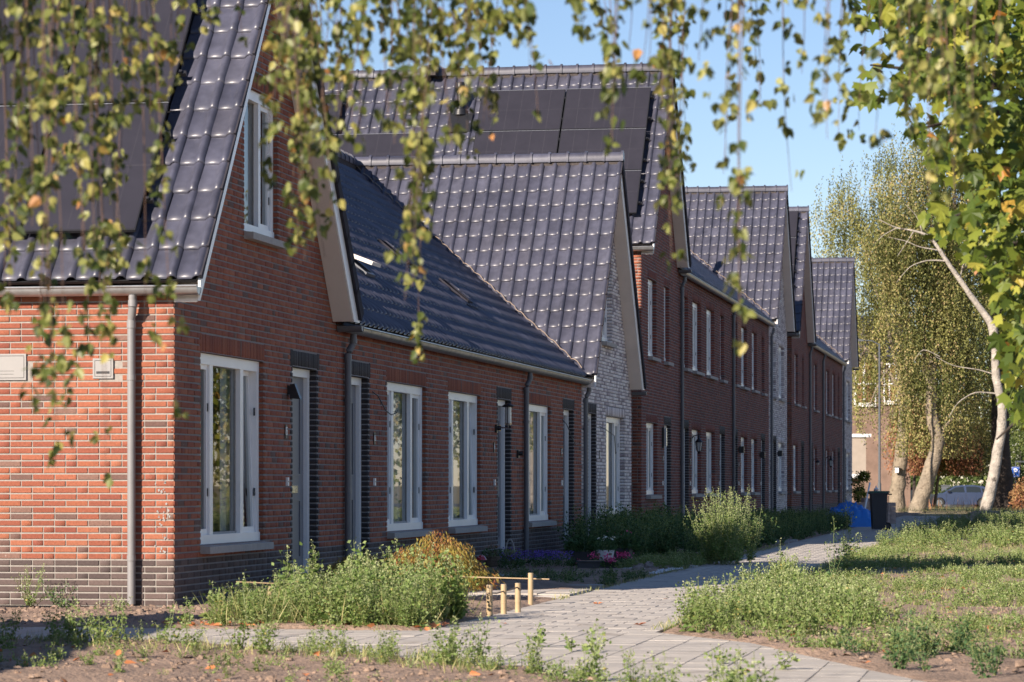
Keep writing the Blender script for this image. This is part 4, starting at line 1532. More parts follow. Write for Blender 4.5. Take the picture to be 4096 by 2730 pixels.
# kerb bands and stepping slabs in the front gardens
def kerb_line(x0, x1, y, n, w_=.10, h=.03, nm='garden_kerb', lab=''):
    t = thing(nm, lab, 'kerb', ((x0 + x1) / 2, y, 0))
    t['kind'] = 'structure'
    L = (x1 - x0) / n
    for k in range(n):
        b = MB()
        b.box(x0 + k * L + .003, x0 + (k + 1) * L - .003, y, y + w_, -.1, h + random.gauss(0, .002))
        b.build('kerb_stone', M['kerb'], t)
    return t
kerb_line(-.0 + .1, 3.2, 5.75, 4, .30, .03, lab='long grey concrete kerb across the front garden behind the bamboo stakes')
kerb_line(1.6, 3.25, 2.75, 4, .10, .02, lab='low concrete edging beside the bamboo stakes')
kerb_line(.3, 3.15, 33.2, 4, .3, .04, lab='pale kerb crossing the soil beyond the bright weed bush')
kerb_line(.3, 3.15, 31.2, 4, .3, .03, lab='nearer pale kerb crossing the soil beyond the bright weed bush')
kerb_line(2.5, 3.3, 14.0, 1, .5, .02, lab='grey slab beside the white gravel and boulders')
st = thing('garden_slabs', 'grey stepping slabs laid behind the bamboo stakes', 'paving', (2.6, 3.4, 0))
st['kind'] = 'structure'
for i in range(4):
    for j in range(3):
        b = MB()
        b.box(1.9 + i * .34 + .004, 1.9 + (i + 1) * .34 - .004, 3.2 + j * .5 + .004, 3.2 + (j + 1) * .5 - .004, -.05, .028 + random.gauss(0, .003))
        b.build('slab', M['paver'], st)

# ================================================================== PLANTS
M['leaf'] = mat('weed_leaf', None, 0.55, 0.18, 8, spec=0.35, trans=0.36, ramp=[(0, (.100, .172, .040)), (.35, (.165, .24, .060)), (.7, (.225, .305, .088)), (.95, (.31, .36, .13)), (1, (.40, .32, .09))])
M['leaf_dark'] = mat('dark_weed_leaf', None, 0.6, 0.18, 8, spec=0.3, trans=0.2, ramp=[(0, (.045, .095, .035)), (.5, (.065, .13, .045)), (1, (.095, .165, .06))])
M['seed'] = mat('weed_seed', None, 0.7, 0.1, 8, spec=0.2, trans=0.2, ramp=[(0, (.26, .33, .13)), (.5, (.34, .39, .18)), (1, (.42, .43, .24))])
M['stem'] = mat('weed_stem', (.20, .24, .09), 0.6, 0.15, 8)
M['grass'] = mat('grass_blade', None, 0.5, 0.15, 8, spec=0.3, trans=0.25, ramp=[(0, (.13, .18, .05)), (.5, (.25, .27, .09)), (1, (.48, .42, .20))])
M['birch_leaf'] = mat('birch_leaf', None, 0.45, 0.15, 14, spec=0.4, trans=0.32, ramp=[
    (0, (.030, .048, .010)), (.35, (.070, .098, .020)), (.58, (.145, .165, .036)), (.82, (.29, .30, .095)), (.96, (.42, .36, .10)), (1, (.44, .20, .07))])
M['twig'] = mat('birch_twig', (.12, .07, .05), 0.7, 0.15, 10)
M['bark_birch'] = mat('birch_bark', (.33, .295, .25), 0.85, 0.4, 3.0, 0.9, 11, dist=0.05, spots=((.10, .085, .07), 3.2, .60))
M['bark'] = mat('grey_bark', (.225, .185, .135), 0.9, 0.35, 3.0, 0.9, 9, dist=0.08, spots=((.13, .10, .07), 5, .58))
M['bark_dark'] = mat('dark_bark', (.045, .034, .028), 0.95, 0.3, 3.0, 0.8, 9, dist=0.06)
M['far_leaf'] = mat('far_birch_leaf', None, 0.6, 0.2, .8, spec=0.3, trans=0.12, ramp=[
    (0, (.060, .072, .020)), (.3, (.13, .138, .038)), (.6, (.215, .215, .062)), (.85, (.32, .295, .105)), (1, (.36, .26, .13))])
M['far_green'] = mat('far_green_leaf', None, 0.6, 0.25, .6, spec=0.3, trans=0.2, ramp=[(0, (.045, .07, .016)), (.5, (.085, .12, .03)), (1, (.15, .18, .045))])
M['copper'] = mat('copper_leaf', None, 0.7, 0.2, .8, spec=0.2, trans=0.2, ramp=[(0, (.20, .085, .045)), (.5, (.32, .14, .075)), (1, (.36, .24, .10))])
M['plane_leaf'] = mat('plane_tree_leaf', None, 0.5, 0.15, 5, spec=0.35, trans=0.30, ramp=[
    (0, (.035, .062, .009)), (.4, (.080, .120, .015)), (.7, (.17, .205, .027)), (.93, (.31, .31, .050)), (.985, (.40, .30, .05)), (1, (.42, .16, .03))])
M['acer'] = mat('maple_leaf', None, 0.6, 0.15, 6, spec=0.25, trans=0.3, ramp=[(0, (.22, .22, .045)), (.45, (.32, .27, .06)), (.72, (.34, .20, .055)), (.92, (.34, .11, .05)), (1, (.26, .28, .06))])
M['fallen'] = mat('fallen_leaf', None, 0.7, 0.2, 20, ramp=[(0, (.42, .14, .05)), (.5, (.50, .20, .07)), (1, (.36, .12, .06))])
M['purple'] = mat('purple_petal', None, 0.7, 0.1, ramp=[(0, (.10, .06, .36)), (1, (.20, .11, .52))])
M['pink'] = mat('pink_petal', None, 0.7, 0.1, ramp=[(0, (.75, .07, .28)), (.6, (.80, .13, .36)), (1, (.62, .02, .10))])
M['whitefl'] = mat('white_petal', (.75, .75, .62), 0.7, 0.05)
M['bamboo'] = mat('bamboo', (.42, .31, .18), 0.45, 0.12, 9, 0.1, 40)
M['wicker'] = mat('wicker', (.16, .12, .085), 0.8, 0.3, 30, 0.5, 80)
M['pot_dark'] = mat('slate_pot', (.055, .055, .062), 0.6, 0.1)
M['pot_white'] = mat('white_pot', (.66, .66, .68), 0.4, 0.03)
M['rock'] = mat('boulder', (.24, .20, .18), 0.9, 0.3, 12, 0.7, 25)
M['gravel'] = mat('white_gravel', None, 0.8, 0.1, ramp=[(0, (.55, .55, .55)), (1, (.72, .72, .73))])
M['redcap'] = mat('red_glaze', (.42, .02, .03), 0.15, 0.02, coat=0.6)
M['tarp'] = mat('blue_tarpaulin', (.025, .20, .62), 0.4, 0.12, 5, 0.15, 30)
M['bin'] = mat('dark_bin_plastic', (.022, .024, .035), 0.45, 0.08, 4)
M['lid'] = mat('green_lid', (.025, .10, .055), 0.45, 0.08, 4)
M['rubber'] = mat('rubber', (.02, .02, .02), 0.8, 0.05)
M['carblue'] = mat('blue_grey_car_paint', (.045, .065, .125), 0.35, 0.03, metal=0.2, coat=0.4)
M['carsilver'] = mat('silver_car_paint', (.48, .50, .53), 0.28, 0.03, metal=0.5, coat=0.6)
M['carglass'] = mat('car_glass', (.02, .025, .025), 0.05, 0.0, spec=0.8)
M['signblue'] = mat('sign_blue', (.015, .09, .42), 0.4, 0.0)
M['galv'] = mat('galvanised_steel', (.065, .075, .085), 0.6, 0.08)
M['farbrick'] = mat('distant_brick', (.20, .135, .105), 0.9, 0.25, 1.5, 0.3, 20)
M['amber'] = mat('amber_blind', (.20, .10, .045), 0.6, 0.2, 1.5)
M['pinkbrick'] = mat('stacked_pavers', None, 0.9, 0.15, 9, ramp=[(0, (.40, .30, .26)), (1, (.50, .38, .32))])
M['render'] = mat('pale_render', (.33, .28, .235), 0.9, 0.1, 2)

def qm(name, V, Q, A, MI, mats, parent=None, kind=None):
    o = qmesh(name, V, Q, A, mats[0], parent, kind=kind)
    for m in mats[1:]:
        o.data.materials.append(m)
    o.data.polygons.foreach_set('material_index', np.asarray(MI, np.int32))
    return o

def unit(v):
    return v / (np.linalg.norm(v, axis=-1, keepdims=True) + 1e-9)

def leaves(P, D, L, W, rng, fold=.18, two=True, roll=1.0):
    """leaf blades at points P growing along D; returns V, Q"""
    n = len(P)
    D = unit(D)
    rv = unit(rng.normal(0, 1, (n, 3)) * roll + np.array([0, 0, .8]) * (1 - min(roll, 1)) + 1e-4)
    S = unit(np.cross(D, rv))
    N = np.cross(S, D)
    L = np.broadcast_to(L, (n,))[:, None]
    W = np.broadcast_to(W, (n,))[:, None] / 2
    b = P
    t = P + D * L - N * L * .12
    if not two:
        l = P + D * L * .42 + S * W + N * W * fold * 2
        r = P + D * L * .42 - S * W + N * W * fold * 2
        V = np.stack([b, l, t, r], 1).reshape(-1, 3)
        Q = np.arange(n)[:, None] * 4 + np.array([[0, 1, 2, 3]])
        return V, Q
    l1 = P + D * L * .22 + S * W * .92 + N * W * fold
    l2 = P + D * L * .58 + S * W * .72 + N * W * fold
    r1 = P + D * L * .22 - S * W * .92 + N * W * fold
    r2 = P + D * L * .58 - S * W * .72 + N * W * fold
    V = np.stack([b, l1, l2, t, r2, r1], 1).reshape(-1, 3)
    Q = (np.arange(n)[:, None, None] * 6 + np.array([[[0, 1, 2, 3], [0, 3, 4, 5]]])).reshape(-1, 4)
    return V, Q

class Bag:
    """collects quad arrays with an attribute and a material slot"""
    def __init__(s): s.V, s.Q, s.A, s.M, s.n = [], [], [], [], 0
    def add(s, V, Q, A, m):
        V = np.asarray(V, float); Q = np.asarray(Q, int)
        s.V.append(V); s.Q.append(Q + s.n); s.A.append(np.broadcast_to(A, (len(Q),)).astype(float)); s.M.append(np.full(len(Q), m))
        s.n += len(V)
    def arr(s): return np.concatenate(s.V), np.concatenate(s.Q), np.concatenate(s.A), np.concatenate(s.M)
    def build(s, name, mats, parent=None, kind=None):
        return qm(name, *s.arr(), mats, parent, kind)

def ribbon(pts, w):
    """crossed thin quads along a line, for stems"""
    pts = np.asarray(pts, float)
    w = np.broadcast_to(w, (len(pts),))
    V, Q = [], []
    for ax in (np.array([1., 0, 0]), np.array([0, 1., 0])):
        b = len(V)
        for p, ww in zip(pts, w):
            V += [p - ax * ww / 2, p + ax * ww / 2]
        for i in range(len(pts) - 1):
            Q.append((b + 2 * i, b + 2 * i + 1, b + 2 * i + 3, b + 2 * i + 2))
    return np.array(V), np.array(Q)

def weed(seed, h=.6, spread=.25, stems=5, leaf=.05, seedy=.3, gap=.03, two=False):
    """goosefoot: upright stems, rhombic leaves, pale seed spikes; slots 0 leaf 1 seed 2 stem"""
    r = np.random.default_rng(seed)
    B = Bag()
    for s_ in range(stems):
        a = r.uniform(0, 6.28)
        hh = h * r.uniform(.55, 1.0) if s_ else h
        out = spread * r.uniform(.3, 1.0) * (0.35 if s_ == 0 else 1)
        k = 7
        t = np.linspace(0, 1, k)
        pts = np.stack([math.cos(a) * out * t ** .8, math.sin(a) * out * t ** .8, hh * t ** 1.1], 1)
        pts[1:-1] += r.normal(0, .006, (k - 2, 3))
        V, Q = ribbon(pts, np.linspace(.008, .003, k))
        B.add(V, Q, 0, 2)
        nl = max(4, int(hh / gap))
        tt = np.sort(r.uniform(.08, 1 - seedy * .6, nl))
        P = np.stack([np.interp(tt, t, pts[:, i]) for i in range(3)], 1)
        an = r.uniform(0, 6.28, nl)
        D = np.stack([np.cos(an), np.sin(an), r.uniform(-.25, .75, nl)], 1)
        ll = leaf * (1.1 - .65 * tt) * r.uniform(.7, 1.3, nl)
        P = P + unit(D) * (ll * .35)[:, None]
        V, Q = leaves(P, D, ll, ll * .68, r, two=two, roll=.6)
        B.add(V, Q, np.repeat(r.random(nl), 2 if two else 1), 0)
        # side shoots with small leaves
        ns = int(nl * .9)
        ts = r.uniform(.2, .95, ns)
        P = np.stack([np.interp(ts, t, pts[:, i]) for i in range(3)], 1) + r.normal(0, 1, (ns, 3)) * np.array([1, 1, .5]) * .045 * (h / .6) ** .5
        D = r.normal(0, 1, (ns, 3)) + np.array([0, 0, .5])
        V, Q = leaves(P, D, leaf * .6, leaf * .4, r, two=False, roll=.8)
        B.add(V, Q, r.random(ns), 0)
        if seedy > 0:
            nk = int(seedy * hh / .0075)
            tk = r.uniform(1 - seedy, 1.03, nk)
            P = np.stack([np.interp(tk, t, pts[:, i]) for i in range(3)], 1)
            P[:, 2] += np.maximum(0, tk - 1) * hh
            P += r.normal(0, 1, (nk, 3)) * (.010 * (1.35 - tk) * 3)[:, None] * np.array([1, 1, .4])
            D = r.normal(0, 1, (nk, 3)) + np.array([0, 0, .6])
            V, Q = leaves(P, D, .016, .011, r, two=False)
            B.add(V, Q, r.random(nk), 1)
    return B.arr()

def scatter(name, protos, pts, scales, mats, label=None, cat=None, kind='stuff', lean=.08, parent=None, seed=5):
    r = np.random.default_rng(seed)
    B = Bag()
    for p, s_ in zip(pts, scales):
        V, Q, A, m = protos[r.integers(len(protos))]
        a = r.uniform(0, 6.28)
        ca, sa = math.cos(a), math.sin(a)
        Rm = np.array([[ca, -sa, 0], [sa, ca, 0], [r.normal(0, lean), r.normal(0, lean), 1]])
        W = V @ Rm.T if False else (V @ np.array([[ca, sa, 0], [-sa, ca, 0], [r.normal(0, lean), r.normal(0, lean), 1]]))
        B.V.append(W * s_ + p); B.Q.append(Q + B.n); B.A.append((A + r.random()) % 1.0 if True else A); B.M.append(m); B.n += len(V)
    o = B.build(name, mats, parent, kind=kind)
    if label or cat: tag(o, label, cat)
    return o

WM = [M['leaf'], M['seed'], M['stem']]
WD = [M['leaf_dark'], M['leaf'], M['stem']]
tall = [weed(100 + i, h=.62, spread=.24, stems=5, leaf=.070, seedy=.34, gap=.024, two=True) for i in range(5)]
mid = [weed(200 + i, h=.34, spread=.18, stems=5, leaf=.045, seedy=.18, gap=.02) for i in range(5)]
low = [weed(300 + i, h=.15, spread=.14, stems=5, leaf=.034, seedy=.12, gap=.016) for i in range(6)]
tiny = [weed(400 + i, h=.09, spread=.12, stems=4, leaf=.030, seedy=.10, gap=.016) for i in range(4)]

def pts_in(poly, n, rng, ok=None):
    P = np.array(poly)
    out = []
    lo, hi = P.min(0), P.max(0)
    while len(out) < n:
        q = rng.uniform(lo, hi, (n * 2, 2))
        m_ = inpoly(q[:, 0], q[:, 1], poly)
        if ok is not None: m_ &= ok(q[:, 0], q[:, 1])
        out += q[m_].tolist()
    out = np.array(out[:n])
    return np.stack([out[:, 0], out[:, 1], np.zeros(n) - .01], 1)

rg = np.random.default_rng(21)
# the big clump in the corner garden, with tall spikes standing out of it
poly = [(1.38, -3.9), (3.15, -3.95), (3.2, -2.6), (3.05, -1.55), (2.2, -.4), (1.2, -1.5)]
pts = pts_in(poly, 190, rg)
sc_c = rg.uniform(.42, .95, len(pts)) * np.interp(pts[:, 0], [.9, 1.6, 2.4, 3.1], [.62, .8, 1.0, 1.05]) * (.82 + .9 * np.abs(vnoise(pts[:, 0], pts[:, 1], .5, 33))) * np.interp(pts[:, 1], [-4, -3, -.6], [.75, 1, 1])
scatter('weed_clump', tall, pts, sc_c, WM, 'dense sunlit green goosefoot clump filling the corner bed by the front path', 'weeds')
def weed_thing(i, x, y, h, label, group=None, arr=None, mats=None, rot=None):
    V, Q, A, m_ = arr if arr is not None else weed(900 + i, h=h, spread=.07, stems=3, leaf=.075, seedy=.42, gap=.022, two=True)
    t = thing('weed_plant', label, 'weed', (x, y, 0), group)
    mm = mats or WM
    for k, nm in ((0, 'leaves'), (1, 'seed_heads'), (2, 'stem')):
        idx = m_ == k
        if idx.sum():
            q = Q[idx]
            used, inv = np.unique(q.ravel(), return_inverse=True)
            qmesh(nm, V[used] + np.array([x, y, 0]), inv.reshape(-1, 4), A[idx], mm[k], t, kind=None)
    return t
G1 = 'tall spikes rising from the corner weeds'
tw = [(500, 2290, 25.3, .62), (557, 2262, 25.4, .66), (655, 2190, 25.5, .86), (715, 2160, 25.6, .92), (820, 2130, 25.8, .86)]
labs = ['leftmost seed spike of the corner weed clump, beside the plinth', 'second seed spike from the left end of the corner weed clump',
        'tall thin weed spike standing before the nearest grey door', 'tallest thin weed spike, rising right of the nearest door frame', 'broad leaved weed with a fat seed head between the two grey doors']
for i, (px_, py_, dd, hh) in enumerate([(848, 2330, 25.0, .55), (980, 2290, 25.2, .60), (1145, 2185, 25.4, .80), (1240, 2170, 25.6, .84), (1415, 2160, 25.9, .86)]):
    p = at(px_, 1939 + 12000 * 1.148 / dd, dd)
    hz = 1.148 - (py_ - 1939) * dd / 12000
    weed_thing(i, p[0], p[1], max(.3, hz), labs[i], G1)

# row of small weeds along the lower edge of the front path
def strip(x): return np.interp(x, [-3, 1.5, 3.5, 5.1, 6.4, 8], [-6.1, -6.35, -7.35, -9.0, -11.5, -14])
n = 120
xs_ = rg.uniform(-1.5, 7.0, n)
pts = np.stack([xs_, strip(xs_) - np.abs(rg.normal(0, .45, n)) - .12, np.full(n, -.01)], 1)
scatter('path_edge_weeds', mid + low, pts, rg.uniform(.45, 1.05, n), WM, 'loose row of small green weeds along the lower edge of the front path', 'weeds', seed=8)
n = 190
xs_ = rg.uniform(-2, 8.0, n)
pts = np.stack([xs_, strip(xs_) - rg.uniform(.1, 3.2, n), np.full(n, -.01)], 1)
scatter('seedlings', tiny + low, pts, rg.uniform(.35, .9, n), WM, 'scattered seedlings on the bare earth in the foreground', 'weeds', seed=9)
# individually readable front weeds
fw = [(40, 2590, 20.5), (225, 2555, 20.8), (740, 2385, 24.2), (1075, 2490, 22.6), (1810, 2560, 20.6), (2150, 2500, 21.2), (2285, 2560, 20.6), (2370, 2570, 20.5), (3130, 2610, 18.6), (2890, 2585, 19.2)]
fl = ['small weed at the very left of the foreground earth', 'second weed from the left, near dry grass on the foreground earth', 'thin weed standing before the downpipe at the shaded soil',
      'stout little weed in front of the near end of the sunlit front path', 'weed with a tall tip growing at the middle of the front path edge', 'tallest foreground weed overlapping the middle of the pale paving',
      'weed just right of the tallest foreground weed on the path edge', 'bushier foreground weed, before the narrow lower paving', 'foreground weed at the right edge of the paving near the shaded bottom', 'dark shaded foreground weed left of a fallen leaf']
for i, ((px_, py_, dd), lb) in enumerate(zip(fw, fl)):
    p = at(px_, 1939, dd)
    hz = max(.12, 1.148 - (py_ - 1939) * dd / 12000)
    weed_thing(20 + i, p[0], p[1], hz, lb, 'weeds standing along the front path', arr=weed(950 + i, h=hz, spread=.12, stems=4, leaf=.045, seedy=.25, gap=.02, two=True))

# meadow on the right
def right_of_path(x, y): return ~(onpath(x, y) | onpath(x - .12, y))
poly = [(5.2, -3.9), (6.0, -5.4), (7.0, -8.2), (10, -8), (16, 24), (5.05, 24)]
def dens(x, y): return (vnoise(x, y, 1.6, 5) + vnoise(x, y, .6, 6) * .7 > -.12) | (x < 5.8)
pts = pts_in(poly, 2900, rg, lambda x, y: right_of_path(x, y) & dens(x, y) & ((x < 8.3 + (y + 8) * .12)))
sc_c = rg.uniform(.55, 1.15, len(pts)) * np.interp(vnoise(pts[:, 0], pts[:, 1], 1.3, 7), [-.4, .4], [.7, 1.25])
scatter('meadow_weeds', low + tiny, pts, sc_c, WM, 'low pale green weeds covering the dry meadow right of the path', 'weeds', seed=12)
poly = [(5.2, -3.85), (5.9, -5.2), (6.6, -5.8), (6.9, -3), (6.2, 0), (5.5, 4), (5.1, 9), (5.0, 6)]
pts = pts_in(poly, 150, rg, right_of_path)
scatter('edge_clump', mid, pts, rg.uniform(.75, 1.2, len(pts)), WM, 'lush green weed clump on the right bank where the paths meet', 'weeds', seed=13)
poly = [(5.05, 9), (5.3, 24), (7, 26), (9, 60), (5.1, 60), (5.0, 20)]
pts = pts_in(poly, 420, rg, right_of_path)
scatter('bank_weeds', mid + low, pts, rg.uniform(.8, 1.25, len(pts)), WM, 'weeds along the far right bank of the path', 'weeds', seed=14)
poly = [(7, 24), (16, 24), (24, 100), (5.3, 84), (8, 60)]
pts = pts_in(poly, 1500, rg)
scatter('far_meadow', low, pts, rg.uniform(1.2, 2.2, len(pts)), WM, 'far low weeds of the meadow toward the birches', 'weeds', seed=15)
poly = [(6.2, -7.2), (7.4, -9.3), (9.0, -9.0), (8.6, -5.8), (7.0, -6.2)]
pts = pts_in(poly, 46, rg, right_of_path)
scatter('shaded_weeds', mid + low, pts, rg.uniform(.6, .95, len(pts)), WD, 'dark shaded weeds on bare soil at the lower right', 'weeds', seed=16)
weed_thing(40, 5.58, 11.0, .98, 'tall bright weed above the meadow edge, right of the middle of the path', arr=weed(77, h=.98, spread=.16, stems=4, leaf=.055, seedy=.4, gap=.03, two=True))
weed_thing(41, 6.1, 17.0, .62, 'small bright weed on the bank below the wheeled bin', arr=weed(78, h=.62, spread=.2, stems=5, leaf=.05, seedy=.35, gap=.03, two=True))
weed_thing(42, 5.25, 5.0, .50, 'weed tip on the bank pointing into the shaded part of the path', arr=weed(79, h=.55, spread=.12, stems=3, leaf=.055, seedy=.3, gap=.03, two=True))
weed_thing(43, 5.55, 9.2, .62, 'withered dark stalk weed at the meadow edge before the bright tall one', arr=weed(80, h=.75, spread=.2, stems=4, leaf=.04, seedy=.3, gap=.03, two=True), mats=WD)

# along the facades
poly = [(.3, 24.5), (3.15, 22.5), (3.15, 30.9), (.3, 31)]
poly = [(.5, 20.5), (1.6, 18.5), (3.1, 20.5), (3.15, 30.8), (.3, 30.8)]
pts = pts_in(poly, 190, rg)
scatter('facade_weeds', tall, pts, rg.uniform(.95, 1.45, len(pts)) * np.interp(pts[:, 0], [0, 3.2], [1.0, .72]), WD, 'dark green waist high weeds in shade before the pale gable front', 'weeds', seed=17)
poly = [(.3, 33.8), (3.1, 33.8), (3.12, 52), (2.6, 58), (.3, 60)]
pts = pts_in(poly, 330, rg)
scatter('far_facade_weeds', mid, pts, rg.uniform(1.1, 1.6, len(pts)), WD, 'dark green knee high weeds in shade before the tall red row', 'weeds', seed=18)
poly = [(.15, 6.2), (3.2, 6.2), (3.2, 18), (1.0, 18), (.2, 12)]
pts = pts_in(poly, 230, rg, lambda x, y: ~((x > .2) & (y > 10.6) & (y < 16.8)))
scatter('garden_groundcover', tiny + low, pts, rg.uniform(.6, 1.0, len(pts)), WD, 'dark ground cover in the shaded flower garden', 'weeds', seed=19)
poly = [(2.4, 12.5), (3.25, 12.8), (3.3, 19), (2.3, 18.5)]
pts = pts_in(poly, 150, rg)
scatter('ivy_edging', low, pts, rg.uniform(.8, 1.2, len(pts)), WM, 'low leafy plants edging the paving beside the boulders', 'plants', seed=20)
# bright bush
bt = thing('goosefoot_bush', 'big bright sunlit weed bush between path and tall red facades', 'bush', (3.5, 16.0, 0))
B = Bag()
r_ = np.random.default_rng(31)
for i in range(26):
    V, Q, A, m_ = weed(600 + i, h=r_.uniform(.78, 1.12), spread=.42, stems=4, leaf=.042, seedy=.5, gap=.018)
    a = r_.uniform(0, 6.28)
    B.add(V + np.array([3.52 + r_.normal(0, .17), 16.0 + r_.normal(0, .35), 0]), Q, A, 0)
    B.M[-1] = m_
V, Q, A, m_ = B.arr()
for k, nm in ((0, 'leaves'), (1, 'seed_heads'), (2, 'stems')):
    idx = m_ == k
    used, inv = np.unique(Q[idx].ravel(), return_inverse=True)
    qmesh(nm, V[used], inv.reshape(-1, 4), A[idx], [M['leaf'], M['seed'], M['stem']][k], bt)
# weeds at the sunlit wall
weed_thing(50, -1.3, -.35, .45, 'wispy weed patch against the sunlit plinth at far left', arr=weed(81, h=.40, spread=.30, stems=9, leaf=.030, seedy=.5, gap=.02, two=True))
weed_thing(51, -1.0, -.40, .30, 'dark leaved weed beside the wispy one against the sunlit plinth', arr=weed(82, h=.27, spread=.22, stems=7, leaf=.035, seedy=.0, gap=.018, two=True), mats=WD)
weed_thing(52, -.15, -1.3, .20, 'small weed at the foot of the sunlit corner on bare soil', arr=weed(83, h=.17, spread=.15, stems=6, leaf=.03, seedy=.2, gap=.02))

# weeping japanese maple
mt = thing('japanese_maple', 'low weeping maple mound with orange and yellow feathery leaves behind the corner weeds', 'shrub', (2.1, 1.75, 0))
r_ = np.random.default_rng(41)
n = 8200
u = r_.normal(0, 1, (n, 3)); u[:, 2] = np.abs(u[:, 2]); u = unit(u)
rad = r_.uniform(.72, 1.02, n)[:, None]
lump = 1 + .16 * np.sin(u[:, [0]] * 7 + 1) * np.cos(u[:, [1]] * 6) + .1 * np.sin(u[:, [2]] * 9)
P = np.array([2.12, 1.75, .12]) + u * rad * lump * np.array([.56, .5, .50])
side = u[:, 0] < -.2
P[side, 2] *= .86
D = u * np.array([.7, .7, .0]) + np.array([0, 0, -1.0]) + r_.normal(0, .3, (n, 3))
V, Q = leaves(P, D, r_.uniform(.035, .07, n), .008, r_, two=False)
qmesh('leaves', V, Q, np.clip(.5 + .38 * vnoise(P[:, 0] * 1., P[:, 2] * 1., .12, 9) * 2 + r_.normal(0, .16, n), 0, .99), M['acer'], mt, kind='stuff')
mb = MB()
mb.tube([(2.1, 1.75, 0), (2.13, 1.75, .2), (2.1, 1.7, .4)], [.03, .025, .01], 6)
for k in range(7):
    a = k * .9
    mb.tube([(2.12, 1.75, .22), (2.12 + .25 * math.cos(a), 1.75 + .25 * math.sin(a), .48), (2.12 + .48 * math.cos(a), 1.75 + .45 * math.sin(a), .30)], [.015, .01, .005], 5)
mb.build('trunk', M['twig'], mt)
m2 = thing('japanese_maple', 'smaller dull red maple mound beside the grey doors, left of the orange one', 'shrub', (.9, 3.6, 0))
n = 2200
u = r_.normal(0, 1, (n, 3)); u[:, 2] = np.abs(u[:, 2]); u = unit(u)
P = np.array([1.0, 3.6, .1]) + u * r_.uniform(.7, 1, n)[:, None] * np.array([.5, .5, .33])
V, Q = leaves(P, u * .6 + np.array([0, 0, -1.]) + r_.normal(0, .3, (n, 3)), .05, .010, r_, two=False)
qmesh('leaves', V, Q, r_.random(n) * .5 + .3, M['acer'], m2, kind='stuff')

# ================================================================== GARDEN THINGS
def bamboo(x, y, h, r, lab, lean=0.0):
    t = thing('bamboo_stake', lab, 'stake', (x, y, 0), 'cut bamboo stakes by the path')
    mb = MB()
    mb.tube([(x, y, -.05), (x + lean * .4, y, h * .33), (x + lean * .4, y, h * .34), (x + lean, y, h)], [r, r * .98, r * 1.0, r * .96], 14)
    mb.build('cane', M['bamboo'], t, smooth=True)
    n_ = MB()
    for z in (h * .36,):
        n_.tube([(x + lean * .4, y, z), (x + lean * .4, y, z + .007)], r * 1.06, 14)
    n_.build('node_ring', M['bamboo'], t, smooth=True)
    c = MB()
    c.tube([(x + lean, y, h), (x + lean, y, h + .001)], r * .78, 14)
    c.build('hollow', M['sill'], t)
    return t
bamboo(3.21, 1.1, .30, .026, 'tallest bamboo stake, rightmost and set back from the other three')
bamboo(3.40, -.69, .262, .027, 'bamboo stake with the twine end, second from the right')
bamboo(3.33, -1.02, .262, .027, 'middle bamboo stake of the roped three')
bamboo(3.28, -1.44, .27, .028, 'leftmost bamboo stake at the edge of the green weed clump')
bamboo(1.12, -.75, .22, .020, 'slim bamboo stake half hidden at the left in the weed clump')
mb = MB()
mb.tube([(3.25, -1.47, .19), (3.28, -1.475, .20), (3.31, -1.25, .19), (3.33, -1.052, .20), (3.37, -.88, .21), (3.40, -.722, .225), (3.43, -.69, .20)], .006, 6)
tag(mb.build('stake_twine', M['wicker'], smooth=True), 'brown twine strung between the three nearest bamboo stakes', 'twine')
a_, b_ = at(1500, 2303, 29.0), at(2197, 2318, 28.85)
mb = MB(); mb.tube([a_, (a_ + b_) / 2 + np.array([0, 0, .005]), b_], .0065, 8)
tag(mb.build('bamboo_rod', M['bamboo'], smooth=True), 'long thin bamboo rod resting level through the tallest stake', 'rod')
a_, b_ = at(945, 2328, 26.6), at(1440, 2352, 26.9)
mb = MB(); mb.tube([a_, b_], .006, 8)
tag(mb.build('bamboo_rod', M['bamboo'], smooth=True), 'thin bamboo rod running level through the leaves of the corner weeds', 'rod')

def pot(lab, name, x, y, w0, w1, h, m, sq=True, cat='flower pot'):
    t = thing(name, lab, cat, (x, y, 0))
    mb = MB()
    if sq:
        def ring(w, z): return [(x - w / 2, y - w / 2, z), (x + w / 2, y - w / 2, z), (x + w / 2, y + w / 2, z), (x - w / 2, y + w / 2, z)]
        V = ring(w0, 0) + ring(w1, h) + ring(w1 - .03, h) + ring(w1 - .04, h - .05)
        Fs = [(3, 2, 1, 0)]
        for i in range(3):
            for k in range(4):
                k2 = (k + 1) % 4
                Fs.append((i * 4 + k, i * 4 + k2, (i + 1) * 4 + k2, (i + 1) * 4 + k))
        mb.add(V, Fs)
    else:
        mb.lathe((x, y, 0), [(w0 / 2, 0), (w1 / 2, h), (w1 / 2 - .015, h), (w1 / 2 - .02, h - .04)], 16)
    mb.build('pot_body', M[m], t)
    s = MB(); s.box(x - w1 / 2 + .03, x + w1 / 2 - .03, y - w1 / 2 + .03, y + w1 / 2 - .03, h - .07, h - .04)
    s.build('potting_soil', M['soil'], t)
    return t
